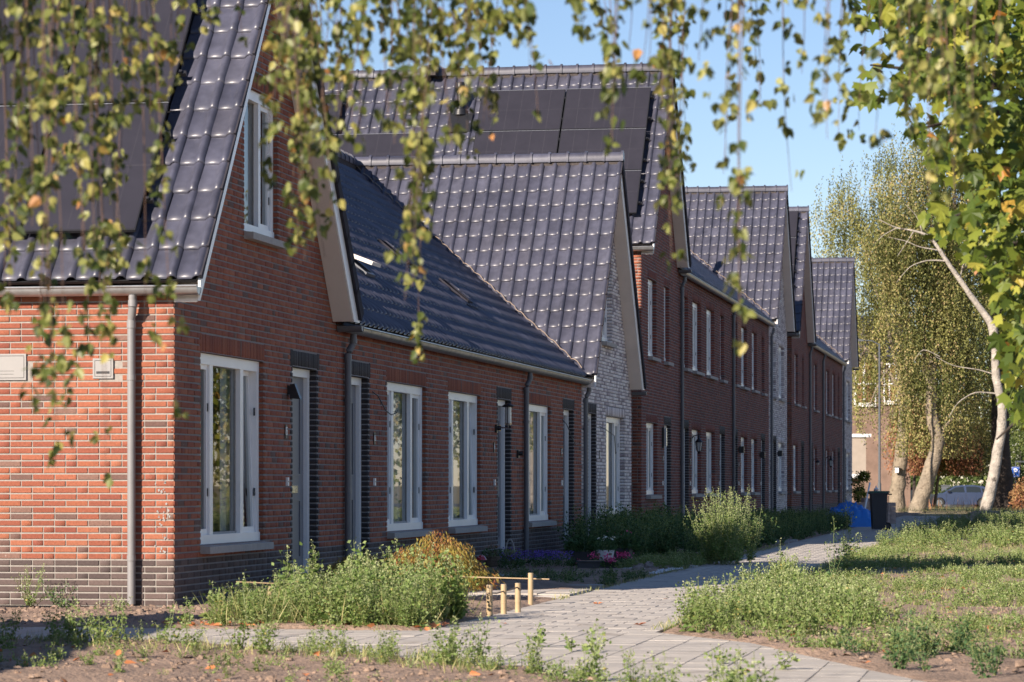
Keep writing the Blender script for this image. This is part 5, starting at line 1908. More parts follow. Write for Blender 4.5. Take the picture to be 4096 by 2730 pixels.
def plant(lab, x, y, z, rad, h, n, lm, fm=None, nf=0, leaf=.05, fs=.02, name='potted_plant', cat='plant', flh=.85, seed=0, bunch=False):
    r = np.random.default_rng(500 + seed)
    t = thing(name, lab, cat, (x, y, z))
    a = r.uniform(0, 6.28, n); rr = rad * np.sqrt(r.uniform(0, 1, n))
    hh = h * (1 - .5 * (rr / rad) ** 2)
    P = np.stack([x + rr * np.cos(a), y + rr * np.sin(a), z + r.uniform(.05, 1, n) * hh], 1)
    D = np.stack([np.cos(a), np.sin(a), r.uniform(0, 1.2, n)], 1) + r.normal(0, .3, (n, 3))
    V, Q = leaves(P, D, leaf * r.uniform(.7, 1.3, n), leaf * .5, r, two=False, roll=.6)
    qmesh('leaves', V, Q, r.random(n), lm, t, kind='stuff')
    if nf:
        a = r.uniform(0, 6.28, nf); rr = rad * .95 * np.sqrt(r.uniform(0, 1, nf))
        P = np.stack([x + rr * np.cos(a), y + rr * np.sin(a), z + h * r.uniform(flh, 1.12, nf)], 1)
        if bunch:
            k = max(2, nf // 26)
            cc = P[:k]
            P = cc[r.integers(k, size=nf)] + r.normal(0, 1, (nf, 3)) * np.array([.028, .028, .022])
        D = r.normal(0, 1, (nf, 3)) + np.array([0, -.4, .4])
        V, Q = leaves(P, D, fs, fs * .9, r, two=False)
        qmesh('flowers', V, Q, r.random(nf), fm, t, kind='stuff')
    st = MB()
    for k in range(6):
        a0 = k * 1.05
        st.tube([(x, y, z - .02), (x + rad * .5 * math.cos(a0), y + rad * .5 * math.sin(a0), z + h * .7)], .004, 4)
    st.build('stems', M['stem'], t)
    return t
def pxy(px_, depth):
    p = at(px_, 1939, depth)
    return p[0], p[1]
x, y = pxy(2340, 43.0); pot('dark square planter left of the white pot', 'square_planter', x, y, .30, .38, .19, 'pot_dark')
plant('leafy green shrub growing in the dark planter left of the white pot', x, y, .15, .25, .26, 420, M['leaf_dark'], leaf=.08, seed=1)
x, y = pxy(2422, 42.3); pot('white tapered pot between two dark planters', 'white_pot', x, y, .17, .26, .225, 'pot_white', sq=False)
plant('small white flowering plant in the white pot', x, y, .19, .14, .20, 200, M['leaf_dark'], M['whitefl'], 26, leaf=.05, fs=.03, seed=2)
x, y = pxy(2478, 44.2); pot('dark square planter right of the white pot', 'square_planter', x, y, .28, .36, .215, 'pot_dark')
plant('bushy green plant with one pink bloom in the right hand planter', x, y, .17, .26, .28, 420, M['leaf_dark'], M['pink'], 6, leaf=.08, fs=.03, seed=3)
x, y = pxy(2390, 40.6)
t = thing('flower_trough', 'long black trough below the pink geraniums', 'trough', (x, y, 0))
mb = MB(); mb.box(x - .26, x + .26, y - .09, y + .09, .02, .10); mb.box(x - .28, x + .28, y - .11, y + .11, .10, .115)
mb.build('trough_body', M['pot_dark'], t)
mb = MB(); mb.box(x - .24, x + .24, y - .07, y + .07, .115, .12); mb.build('potting_soil', M['soil'], t)
for i, (px_, dd, cl_, lb, z_) in enumerate([(2398, 40.8, 'pink', 'pink geranium before the white pot', .17), (2440, 40.5, 'pink', 'red pink geranium in the middle of the trough', .12), (2490, 41.0, 'pink', 'largest pink geranium, right of the white pot', .17), (2312, 40.8, 'pink', 'pale geranium foliage at the left end of the trough', .10)]):
    x, y = pxy(px_, dd)
    plant(lb, x, y, .03, .12, z_ - .03, 120, M['leaf_dark'], M[cl_], [90, 80, 130, 14][i], leaf=.05, fs=.026, seed=10 + i, bunch=True, name='geranium', flh=.95)
for i, (px_, dd, lb, rd) in enumerate([(2150, 42.0, 'dense purple lobelia mat in the shaded garden, left half', .34), (2215, 41.5, 'purple lobelia mat nearer to the dark planter', .30), (2045, 40.6, 'sparser purple lobelia beside the wicker baskets', .18)]):
    x, y = pxy(px_, dd)
    plant(lb, x, y, .0, rd, .20, 500, M['leaf_dark'], M['purple'], [620, 420, 120][i], leaf=.035, fs=.018, seed=20 + i, name='lobelia', flh=.55)
def basket(px_, dd, w, h, lab, handle):
    x, y = pxy(px_, dd)
    t = thing('wicker_basket', lab, 'basket', (x, y, 0))
    mb = MB()
    nn = 9
    for k in range(nn):
        z = h * k / (nn - 1)
        r0 = w / 2 * (.8 + .2 * k / (nn - 1))
        mb.tube([(x + r0 * (1 + .03 * (j % 2)) * math.cos(j * math.pi / 10), y + r0 * (1 + .03 * (j % 2)) * math.sin(j * math.pi / 10), z) for j in range(21)], .009, 5)
    for j in range(12):
        q = j * math.pi / 6
        mb.tube([(x + w * .39 * math.cos(q), y + w * .39 * math.sin(q), 0), (x + w * .5 * math.cos(q), y + w * .5 * math.sin(q), h)], .006, 4)
    mb.lathe((x, y, .01), [(w * .37, 0), (w * .46, h - .03)], 14)
    mb.build('basket_body', M['wicker'], t)
    hd = MB()
    if handle:
        hd.tube([(x + w * .5 * math.cos(q) * .5, y, h + handle * math.sin(q)) for q in np.linspace(0, math.pi, 12)], .012, 6)
        hd.build('handle', M['sill'] if handle > .15 else M['wicker'], t, smooth=True)
    return x, y
x, y = basket(1972, 41.0, .24, .16, 'wicker basket beside the red toadstool', .07)
plant('brown heather planted in the wicker basket beside the toadstool', x, y, .14, .15, .16, 340, M['leaf_dark'], M['fallen'], 60, leaf=.03, fs=.012, seed=30)
x, y = basket(2040, 42.6, .26, .13, 'wicker basket with a high pale hoop handle under the lamp door', .24)
plant('mixed purple and lime plants in the hoop handled basket', x, y, .11, .16, .13, 300, M['leaf'], M['purple'], 50, leaf=.03, fs=.016, seed=31)
x, y = pxy(1925, 40.5)
t = thing('toadstool_ornament', 'glossy red toadstool ornament with white dots at the left of the baskets', 'ornament', (x, y, 0))
mb = MB(); mb.lathe((x, y, 0), [(.055, 0), (.045, .05), (.03, .11), (.032, .14)], 12); mb.build('stalk', M['wicker'], t, smooth=True)
mb = MB(); mb.lathe((x, y, .13), [(.03, -.005), (.075, 0), (.07, .02), (.045, .05), (.02, .065), (0, .068)], 16); mb.build('cap', M['redcap'], t, smooth=True)
mb = MB()
for k in range(9):
    q = k * .7 - 2.6; rr = .045 + .02 * (k % 2)
    mb.lathe((x + rr * math.cos(q), y + rr * math.sin(q), .155 + (.07 - rr) * .9), [(.008, 0), (.005, .005), (0, .006)], 6)
mb.build('dots', M['white_plastic'], t)
def rock(px_, dd, s_, lab, seed):
    x, y = pxy(px_, dd)
    r = np.random.default_rng(seed)
    V, Fs = [], []
    n1, n2 = 7, 9
    for i in range(n1):
        th = math.pi * i / (n1 - 1)
        for j in range(n2):
            ph = 2 * math.pi * j / n2
            q = s_ * (1 + r.normal(0, .13))
            V.append((x + q * math.sin(th) * math.cos(ph), y + q * .8 * math.sin(th) * math.sin(ph), .04 + q * .8 * math.cos(th)))
    for i in range(n1 - 1):
        for j in range(n2):
            j2 = (j + 1) % n2
            Fs.append((i * n2 + j, i * n2 + j2, (i + 1) * n2 + j2, (i + 1) * n2 + j))
    mb = MB(); mb.add(V, Fs)
    tag(mb.build('boulder', M['rock']), lab, 'rock')
rock(2552, 39.0, .085, 'left of the two brown boulders on white gravel', 3)
rock(2597, 40.6, .08, 'right of the two brown boulders on white gravel', 4)
n = 900
P = pts_in([(2.3, 10.6), (3.15, 10.9), (3.2, 13.6), (2.5, 14.0)], n, rg)
P = np.concatenate([P, pts_in([(1.2, 9.3), (1.9, 9.0), (2.0, 9.9), (1.3, 10.3)], 200, rg)])
n = len(P)
base = np.array([(-1, -1, 0), (1, -1, 0), (1, 1, 0), (-1, 1, 0), (-.6, -.6, 1), (.6, -.6, 1), (.6, .6, 1), (-.6, .6, 1)]) * .5
s_ = rg.uniform(.02, .045, n)
V = P[:, None, :] + base[None] * s_[:, None, None] * np.array([1.2, 1, .8]) + rg.normal(0, .003, (n, 8, 3)) + np.array([0, 0, .015])
bq = np.array([(4, 5, 6, 7), (0, 1, 5, 4), (1, 2, 6, 5), (2, 3, 7, 6), (3, 0, 4, 7)])
Q = (bq[None] + (np.arange(n) * 8)[:, None, None]).reshape(-1, 4)
tag(qmesh('white_gravel', V.reshape(-1, 3), Q, np.repeat(rg.random(n), 5), M['gravel']), 'patch of white gravel under the boulders in the front garden', 'gravel', kind='stuff')

# fallen leaves
def fallen(x, y, z, s_, lab, i):
    r = np.random.default_rng(700 + i)
    V = []
    a0 = r.uniform(0, 6.28)
    pr = [(0, 0, .01)] + [((.5 if k % 2 else 1) * math.cos(a0 + k * .628), (.5 if k % 2 else 1) * math.sin(a0 + k * .628), r.uniform(0, .35)) for k in range(10)]
    V = [(x + s_ * p[0], y + s_ * p[1], z + s_ * p[2]) for p in pr]
    mb = MB(); mb.add(V, [(0, 1 + k, 1 + (k + 1) % 10) for k in range(10)])
    return tag(mb.build('fallen_leaf', M['fallen'], smooth=True), lab, 'leaf', 'fallen leaves on the paving')
for i, (px_, py_, s_, lb) in enumerate([(2390, 2418, .055, 'orange leaf lying in the middle of the sunlit path'), (2562, 2503, .06, 'long curled orange leaf near the right path edge'), (2172, 2377, .045, 'curled leaf on the slabs behind the bamboo stakes'),
                                       (2662, 2398, .03, 'small brown leaf at the shadow edge on the path'), (2015, 2497, .03, 'tiny leaf on the path below the bamboo'), (2975, 2688, .05, 'brown leaf on the shaded paving at the bottom'), (3630, 2135, .06, 'leaf lying on the far path right of the bin'), (3460, 2655, .05, 'curled leaf on soil at the lower right')]):
    g_ = ground(px_, py_)
    fallen(g_[0], g_[1], .004, s_, lb, i)
B = Bag()
n = 520
P = np.concatenate([pts_in([(-2, -6.4), (1.5, -6.5), (5, -9.3), (6.5, -12), (-2, -11)], 90, rg), pts_in([(5.3, -5), (8, -8.5), (13, 20), (5.2, 18)], 330, rg, right_of_path), pts_in([(1.0, -3.95), (3.3, -3.95), (3.3, -3.4), (1, -3.4)], 100, rg)])
P[:, 2] = .02
V, Q = leaves(P, rg.normal(0, 1, (len(P), 3)) * np.array([1, 1, .25]), rg.uniform(.04, .09, len(P)), .05, rg, two=True, roll=.3)
tag(qmesh('leaf_litter', V, Q, np.repeat(rg.random(len(P)), 2), M['fallen']), 'brown fallen leaves scattered among the weeds', 'leaves', kind='stuff')
# clods and pebbles on the bare soil
n = 5200
P = np.concatenate([pts_in([(-2, -6.3), (1.5, -6.45), (5, -9.2), (8, -13), (-2, -13)], 2600, rg), pts_in([(-3, -3.9), (1.0, -3.9), (1.2, -1), (.0, .0), (-3, -.05)], 1500, rg), pts_in([(5.6, -5.5), (8, -9.3), (9.5, -6), (8, 2)], 1100, rg, right_of_path)])
hz = hgt(P[:, 0], P[:, 1])
s_ = rg.gamma(2, .0085, n)
V = np.stack([P[:, 0], P[:, 1], hz], 1)[:, None, :] + base[None] * s_[:, None, None] * np.array([1.2, 1, .9]) + rg.normal(0, .12, (n, 8, 3)) * s_[:, None, None]
Q = (bq[None] + (np.arange(n) * 8)[:, None, None]).reshape(-1, 4)
tag(qmesh('soil_clods', V.reshape(-1, 3), Q, np.repeat(rg.random(n), 5), M['soil'], smooth=False), 'crumbs and clods on the bare garden earth', 'soil', kind='stuff')
# grass blades by the path edge and meadow
def blades(name, poly, n, h, lab, m='grass', ok=None):
    P = pts_in(poly, n, rg, ok)
    P[:, 2] += np.interp(P[:, 1], [100, 118, 140], [0, -.17, -.21])
    D = rg.normal(0, .45, (n, 3)); D[:, 2] = 1
    V, Q = leaves(P, D, h * rg.uniform(.5, 1.3, n), .007, rg, two=False)
    tag(qmesh(name, V, Q, rg.random(n), M[m]), lab, 'grass', kind='stuff')
blades('grass_tufts', [(-1.5, -6.2), (1.5, -6.45), (3.4, -7.4), (5, -9.1), (4.6, -9.6), (3, -8), (1, -7.2), (-1.5, -7)], 1500, .12, 'grass tufts mixed with weeds along the front path')
blades('meadow_grass', [(5.3, -4), (7, -7), (11, 0), (15, 30), (5.1, 30)], 26000, .085, 'dry grass blades between the meadow weeds', ok=right_of_path)
blades('clump_grass', [(1.4, -3.95), (3.2, -3.95), (3.2, -1.4), (1.3, -1.2)], 1100, .30, 'long grass blades growing through the corner weed clump')
blades('path_joint_grass', [(3.2, 2), (3.34, 2), (3.25, 30), (3.1, 30)], 900, .07, 'small grass tufts along the left edge of the path')
blades('path_side_grass', [(5.0, -3.9), (5.2, -3.9), (5.1, 30), (4.93, 30)], 1500, .09, 'small grass tufts along the right edge of the path')
blades('far_dry_grass', [(-3, 101), (9, 96), (20, 96), (24, 150), (-8, 150)], 12000, .26, 'dry grass strip under the distant birches')
r_ = np.random.default_rng(66)
P = pts_in([(-1, 134), (12, 134), (12, 148), (-1, 148)], 260, r_); P[:, 2] = -.3
P[:, 2] = -.3
V, Q = leaves(P, r_.normal(0, .12, (260, 3)) + np.array([0, 0, 1]), r_.uniform(.35, .95, 260), .035, r_, two=False)
tag(qmesh('dry_stalks', V, Q, r_.random(260), M['copper']), 'reddish dead stalks standing before the parked cars', 'stalks', kind='stuff')

# ================================================================== BACKGROUND
def px23(x, y, depth):       # pixel of the 2353 px wide view
    return at(x * 1.7407, y * 1.7407, depth * 1.22 if 109 < depth < 141 else depth)
def tree_tube(parent, pts, r, m, name='trunk', n=10, seed=0):
    r_ = np.random.default_rng(seed)
    if pts[0][1] > 80: r = list(np.array(r) * 1.22)
    mb = MB()
    # resample for a slightly knobbly trunk
    pts = np.array(pts, float); k = len(pts)
    t = np.linspace(0, k - 1, (k - 1) * 4 + 1)
    P = np.stack([np.interp(t, np.arange(k), pts[:, i]) for i in range(3)], 1)
    rr = np.interp(t, np.arange(k), r)
    for _ in range(2):
        P[1:-1] = (P[:-2] + 2 * P[1:-1] + P[2:]) / 4
    P[1:-1] += r_.normal(0, .04, (len(P) - 2, 3)) * rr[1:-1, None]
    rr = rr * (1 + r_.normal(0, .035, len(rr)))
    mb.tube(P, rr, n)
    return mb.build(name, M[m], parent, smooth=True)

def crown(parent, blobs, nstrand, m, seed, lsize=.085, slen=(1.0, 3.2), step=.085, name='crown'):
    """weeping curtains of leaves: blobs are (centre, radii)"""
    r_ = np.random.default_rng(seed)
    if blobs[0][0][1] > 120 and lsize < .12: lsize, nstrand, slen, step = lsize * 1.32, int(nstrand * 3.7), (slen[0] * 1.2, slen[1] * 1.2), step * 1.05
    vol = np.array([b[1][0] * b[1][2] for b in blobs]); vol = vol / vol.sum()
    Ps, Ds = [], []
    far = blobs[0][0][1] > 80
    zmin = 1.7 if name in ('leaves', 'dead_leaves') else 2.5 if far else .3
    per = 7
    for _ in range(max(1, nstrand // per)):
        c, rd = blobs[r_.choice(len(blobs), p=vol)]
        u = unit(r_.normal(0, 1, 3)) * r_.uniform(.2, 1) ** .45
        p0 = np.array(c) + u * np.array(rd)
        L0 = r_.uniform(*slen)
        sway = np.array([r_.normal(0, .12), r_.normal(0, .12), -1.0])
        for _k in range(per):
            L = L0 * r_.uniform(.45, 1.1)
            n = int(L / step)
            t = np.arange(n) * step
            p = p0 + r_.normal(0, 1, 3) * np.array([.26, .26, .30]) * (1.2 if far else .8)
            dr = sway + np.array([r_.normal(0, .05), r_.normal(0, .05), 0])
            q = p + t[:, None] * dr + r_.normal(0, .05, (n, 3))
            m__ = (r_.random(n) > .10) & (q[:, 2] > zmin)
            q = q[m__]
            Ps.append(q); Ds.append(np.tile(dr, (len(q), 1)) + r_.normal(0, .5, (len(q), 3)))
    P = np.concatenate(Ps); D = np.concatenate(Ds)
    n = len(P)
    V, Q = leaves(P, D, lsize * r_.uniform(.7, 1.35, n), lsize * .62, r_, two=False)
    clump = vnoise(P[:, 0] + 50, P[:, 2] + 50, 1.3, seed) * .7
    return qmesh(name, V, Q, np.clip(.5 + clump + r_.normal(0, .2, n), 0, .99), M[m], parent, kind='stuff')

def blob(px_, py_, rx, ry, depth, rd=2.2):
    if 109 < depth < 141: rd *= 1.22
    s_ = (depth * 1.22 if 109 < depth < 141 else depth) / 12000 * 1.7407
    return (px23(px_, py_, depth), (rx * s_, rd, ry * s_))

# white leaning birch
T = thing('birch_tree', 'white barked birch leaning left over the far end of the path', 'tree', px23(2262, 1186, 117))
d_ = 117
tree_tube(T, [px23(x, y, d_) for x, y in [(2260, 1192), (2276, 1130), (2290, 1060), (2302, 980), (2304, 930), (2288, 870), (2287, 800), (2283, 750)]], [.26, .225, .205, .19, .18, .165, .15, .15], 'bark_birch', n=14, seed=1)
tree_tube(T, [px23(x, y, d_) for x, y in [(2286, 790), (2280, 745), (2245, 700), (2210, 650), (2175, 600), (2150, 560), (2130, 540), (2098, 530), (2060, 525), (2020, 505)]], [.17, .15, .12, .10, .085, .07, .055, .04, .025, .012], 'bark_birch', name='limb', seed=2)
for i, (pp, rr) in enumerate([([(2172, 600), (2130, 598), (2090, 612), (2060, 650)], .055), ([(2155, 575), (2110, 568), (2085, 555), (2040, 545)], .045), ([(2282, 860), (2250, 850), (2190, 842), (2150, 820)], .05),
                              ([(2290, 905), (2240, 900), (2200, 925), (2180, 960)], .05), ([(2120, 540), (2110, 500), (2080, 470)], .04), ([(2100, 532), (2085, 555), (2062, 590)], .04), ([(2060, 525), (2030, 540), (2010, 560)], .03),
                              ([(2205, 645), (2215, 600), (2240, 560)], .05), ([(2160, 820), (2120, 800), (2100, 830)], .03)]):
    tree_tube(T, [px23(x, y, d_ + .3 * (i % 3)) for x, y in pp], np.linspace(rr * .6, .008, len(pp)), 'bark_birch', name='branch', n=7, seed=20 + i)
crown(T, [blob(2140, 470, 130, 110, 120), blob(2210, 640, 110, 120, 121), blob(2120, 340, 70, 70, 120), blob(2060, 520, 70, 70, 119), blob(2190, 400, 80, 80, 121)], 640, 'far_leaf', 5)
# pale trunk with the nest box
T = thing('birch_tree', 'thick pale birch trunk with a white nest box behind the wheeled bin', 'tree', px23(2062, 1172, 124))
d_ = 124
tree_tube(T, [px23(x, y, d_) for x, y in [(2060, 1178), (2063, 1110), (2070, 1050), (2076, 990), (2080, 940)]], [.34, .30, .28, .26, .24], 'bark', n=14, seed=3)
for i, (pp, rr) in enumerate([([(2076, 960), (2068, 900), (2040, 850), (1990, 800), (1950, 780)], .15), ([(2078, 960), (2072, 880), (2050, 800), (2035, 720), (2030, 620)], .13), ([(2080, 950), (2084, 860), (2082, 760), (2090, 640), (2085, 520)], .16),
                              ([(2082, 930), (2100, 900), (2125, 885)], .08), ([(1990, 800), (1965, 850), (1960, 900)], .05), ([(2040, 850), (2010, 900), (1990, 960)], .05), ([(2035, 720), (2000, 640), (1985, 540)], .06)]):
    tree_tube(T, [px23(x, y, d_ - .4 * (i % 3)) for x, y in pp], np.linspace(rr, .025, len(pp)), 'bark', name='limb', n=8, seed=40 + i)
crown(T, [blob(1995, 620, 100, 170, 124), blob(1935, 490, 62, 90, 124, 2), blob(1985, 440, 85, 60, 125), blob(2050, 400, 70, 90, 126), blob(1985, 850, 45, 80, 124, 1.4), blob(2050, 780, 60, 120, 126), blob(2040, 600, 60, 200, 127), blob(1985, 760, 60, 110, 127)], 560, 'far_leaf', 6)
N_ = thing('nest_box', 'small white nest box with dark top fixed to the thick pale trunk', 'nest box', px23(2061, 1080, 123.6))
mb = MB()
p = px23(2061, 1080, 123.6)
mb.box(p[0] - .09, p[0] + .09, p[1] - .1, p[1] + .06, p[2] - .15, p[2] + .12); mb.build('box_body', M['paint'], N_)
mb = MB(); mb.box(p[0] - .12, p[0] + .12, p[1] - .15, p[1] + .08, p[2] + .12, p[2] + .15); mb.build('box_roof', M['blackm'], N_)
mb = MB(); mb.tube([p + np.array([0, -.1, .03]), p + np.array([0, -.105, .03])], .025, 8); mb.build('entrance_hole', M['blackm'], N_)
# leaning trunk
T = thing('birch_tree', 'leaning mossy trunk between the two parked cars', 'tree', px23(2110, 1176, 122))
d_ = 121
tree_tube(T, [px23(x, y, d_) for x, y in [(2106, 1182), (2125, 1120), (2148, 1050), (2158, 1010), (2140, 960), (2138, 900), (2145, 820)]], [.36, .31, .28, .26, .25, .22, .16], 'bark', n=14, seed=8)
for i, (pp, rr) in enumerate([([(2150, 1010), (2172, 980), (2190, 960)], .12), ([(2140, 900), (2120, 850), (2125, 760), (2140, 660)], .11), ([(2145, 830), (2165, 740), (2170, 620)], .10), ([(2140, 920), (2110, 900), (2095, 925)], .05)]):
    tree_tube(T, [px23(x, y, d_ + .3 * (i % 2)) for x, y in pp], np.linspace(rr, .03, len(pp)), 'bark', name='limb', n=8, seed=60 + i)
crown(T, [blob(2120, 620, 100, 170, 121), blob(2160, 830, 110, 110, 122), blob(2110, 930, 60, 70, 122, 1.5)], 560, 'far_leaf', 7)
# dark tree behind the white birch
T = thing('broad_tree', 'dark trunked tree right behind the white leaning birch', 'tree', px23(2310, 1180, 126))
d_ = 126
tree_tube(T, [px23(x, y, d_) for x, y in [(2318, 1196), (2306, 1140), (2300, 1060), (2298, 960), (2300, 860), (2296, 700)]], [.80, .48, .42, .38, .33, .2], 'bark_dark', n=14, seed=9)
tree_tube(T, [px23(x, y, d_) for x, y in [(2300, 960), (2330, 880), (2350, 800)]], [.22, .15, .08], 'bark_dark', name='limb', seed=10)
crown(T, [blob(2270, 780, 110, 160, 128, 3), blob(2340, 640, 90, 200, 128, 3), blob(2230, 960, 90, 60, 127, 2)], 560, 'far_leaf', 8, slen=(.8, 2.4))
# low copper shrubs, dark bushes, wood behind
T = thing('copper_shrub', 'drooping rust coloured shrub seen between the two mossy trunks', 'shrub', px23(2100, 1140, 133))
crown(T, [blob(2100, 980, 45, 60, 133, 1.5)], 150, 'copper', 9, lsize=.11, slen=(.8, 2.2), name='leaves')
tree_tube(T, [px23(2100, 1165, 133), px23(2102, 1060, 133), px23(2098, 960, 133)], [.08, .06, .03], 'bark_dark')
T = thing('copper_shrub', 'broad brownish weeping thicket above the roof of the blue car', 'shrub', px23(2210, 1140, 136))
crown(T, [blob(2200, 1000, 85, 50, 136, 1.8)], 260, 'far_leaf', 10, lsize=.11, slen=(.8, 2.6), name='leaves')
crown(T, [blob(2190, 1010, 80, 45, 135, 1.5)], 110, 'copper', 19, lsize=.11, slen=(.8, 2.4), name='dead_leaves')
tree_tube(T, [px23(2148, 1165, 138), px23(2160, 1060, 138), px23(2190, 990, 138)], [.08, .06, .03], 'bark')
def bush(lab, blobs, n, m, seed, cat='bush', name='bush', ls=.13):
    c0 = blobs[0][0]
    t = thing(name, lab, cat, (c0[0], c0[1], 0))
    r_ = np.random.default_rng(seed)
    Ps = []
    for c, rd in blobs:
        k = int(n / len(blobs))
        u = unit(r_.normal(0, 1, (k, 3))) * (r_.uniform(.3, 1, (k, 1)) ** .4) * (1 + .22 * np.sin(r_.uniform(0, 6, (k, 1))))
        Ps.append(np.array(c) + u * np.array(rd))
    P = np.concatenate(Ps); P = P[P[:, 2] > -.05]
    V, Q = leaves(P, r_.normal(0, 1, P.shape), ls * r_.uniform(.6, 1.3, len(P)), ls * .6, r_, two=False)
    qmesh('foliage', V, Q, np.clip(.45 + vnoise(P[:, 0] + 40, P[:, 2] + 40, .6, seed) + r_.normal(0, .18, len(P)), 0, .99), M[m], t, kind='stuff')
    mb = MB(); mb.tube([(c0[0], c0[1], -.2), (c0[0], c0[1], max(.3, c0[2]))], [.06, .03], 6); mb.build('stem', M['bark_dark'], t)
    return t
bush('dark green bush behind the parking sign at the right edge', [blob(2345, 1040, 40, 110, 182, 2), blob(2330, 1120, 50, 50, 182, 2)], 5200, 'far_green', 31)
bush('small yellow green shrub between last pale gable and lamp post', [blob(1972, 1120, 17, 34, 104, .5), blob(1985, 1095, 14, 12, 104, .4), blob(1978, 1140, 16, 18, 104, .5)], 1100, 'plane_leaf', 32, ls=.09)
bush('rusty undergrowth at the foot of the parking sign', [blob(2348, 1150, 26, 45, 150, 1.5)], 1600, 'copper', 33)
r_ = np.random.default_rng(77)
# far-off wood behind everything
n = 52000
X0 = r_.uniform(1960, 2560, n); Dp = r_.uniform(205, 240, n)
top = 470 + 120 * np.sin(X0 / 61.) * .5 + 60 * np.sin(X0 / 23.)
top = np.where(X0 < 2075, 1130, np.where(X0 < 2110, 760, np.where(X0 < 2180, 560, top)))
Y0 = top + (1150 - top) * r_.uniform(0, 1, n) ** .9
P = CAM + Dp[:, None] * FW + ((X0 * 1.7407 - 2048) / F * Dp)[:, None] * RT
P[:, 2] = 1.148 - (Y0 * 1.7407 - 1939) / F * Dp
V, Q = leaves(P, r_.normal(0, 1, (n, 3)), r_.uniform(.2, .42, n), .22, r_, two=False)
tag(qmesh('woodland', V, Q, np.clip(.35 + vnoise(P[:, 0] + 80, P[:, 2] + 80, 2.4, 3) * .9 + r_.normal(0, .15, n), 0, .99), M['far_green']), 'dark wood closing the view behind the birches', 'wood', kind='stuff')
# trees on the other side of the meadow, seen mirrored in the windows
def side_tree(i, x, y, h, m, lab, name='birch_tree'):
    t = thing(name, lab, 'tree', (x, y, 0), 'trees across the meadow')
    tree_tube(t, [(x, y, -.1), (x + .1, y, h * .3), (x - .1, y + .1, h * .65), (x, y, h * .9)], [.22, .17, .1, .04], 'bark_birch', n=8, seed=90 + i)
    crown(t, [((x, y, h * .60), (h * .26, h * .26, h * .36)), ((x + .3, y - .8, h * .32), (h * .22, h * .22, h * .18))], 420, m, 90 + i, lsize=.20, slen=(.8, 2.2), step=.16)
SL = ['yellow green tree on the far side of the meadow, mirrored in the first window', 'olive birch second along the meadow, only mirrored in the low windows', 'third meadow tree, leafy and yellow green, mirrored in the panes', 'tall olive birch beyond the meadow, fourth of the mirrored trees', 'fifth meadow tree, the broad green one, mirrored in far panes', 'farthest meadow tree, tall and olive, mirrored in the far panes', 'short round tree between the first and second meadow trees']
for i, (x, y, h, m) in enumerate([(10.5, 34, 7.5, 'plane_leaf'), (11.0, 46, 9, 'far_leaf'), (11.5, 58, 8.5, 'plane_leaf'), (12.5, 72, 11, 'far_leaf'), (13.5, 88, 11, 'far_green'), (14, 104, 12, 'far_leaf'), (13, 40, 8, 'far_green')]):
    side_tree(i, x, y, h, m, SL[i])

# distant house behind the birches
H = thing('distant_house', 'brown brick house with white window frames far behind the birches', 'house', px23(2010, 1150, 160))
d_ = 165
p0, p1 = px23(1900, 1150, d_), px23(2092, 1150, d_)
dirx = (p1 - p0) / np.linalg.norm(p1 - p0)
back = np.array([-dirx[1], dirx[0], 0])
mb = MB()
hh_ = 8.6
mb.obox(p0 * np.array([1, 1, 0]) + np.array([0, 0, -.6]), dirx * np.linalg.norm(p1 - p0), back * 7, np.array([0, 0, hh_]))
mb.build('wall', M['farbrick'], H)
mb = MB()
q0 = p0 * np.array([1, 1, 0]) - dirx * .3 - back * .3 + np.array([0, 0, hh_ - .6]); Lw = np.linalg.norm(p1 - p0) + .6
mb.add([q0, q0 + dirx * Lw, q0 + dirx * Lw + back * 3.8 + np.array([0, 0, 2.6]), q0 + back * 3.8 + np.array([0, 0, 2.6]), q0 + back * 7.6, q0 + dirx * Lw + back * 7.6], [(0, 1, 2, 3), (3, 2, 5, 4), (0, 3, 4), (1, 5, 2)])
mb.build('roof', M['tile'], H)
for (xa, xb, ya, yb) in [(1962, 2013, 828, 930), (1896, 1945, 828, 930), (2030, 2060, 835, 925), (1905, 1950, 1010, 1110)]:
    a, b = px23(xa, yb, d_ - .03), px23(xb, ya, d_ - .03)
    w_ = np.dot(b - a, dirx); h_ = b[2] - a[2]
    o_ = a - back * .02
    mb = MB()
    t_ = .10
    mb.obox(o_, dirx * w_, back * .06, np.array([0, 0, t_])); mb.obox(o_ + np.array([0, 0, h_ - t_]), dirx * w_, back * .06, np.array([0, 0, t_]))
    for k in (0, .40, .94):
        mb.obox(o_ + dirx * w_ * k + np.array([0, 0, t_]), dirx * w_ * (.10 if k < .9 else .06), back * .06, np.array([0, 0, h_ - 2 * t_]))
    mb.obox(o_ + np.array([0, 0, h_ * .45]) + back * .003, dirx * w_, back * .05, np.array([0, 0, t_ * .8]))
    fr = mb.build('window', M['paint'], H)
    mb = MB(); mb.obox(o_ + back * .01 + dirx * .02, dirx * (w_ - .04), back * .02, np.array([0, 0, h_])); mb.build('pane', M['amber'], fr)
    mb = MB(); mb.obox(o_ - back * .1 - np.array([0, 0, .12]), dirx * w_, back * .12, np.array([0, 0, .10])); mb.build('sill', M['paint'], fr)
S = thing('shed_gable', 'pale rendered garden building just beyond the last pale gable', 'shed', px23(1975, 1150, 150))
d2 = 150
a = px23(1940, 1160, d2); b = px23(1990, 1160, d2); w_ = np.linalg.norm(b - a)
mb = MB()
z1_, z0_ = px23(1975, 1005, d2)[2], px23(1975, 1090, d2)[2]
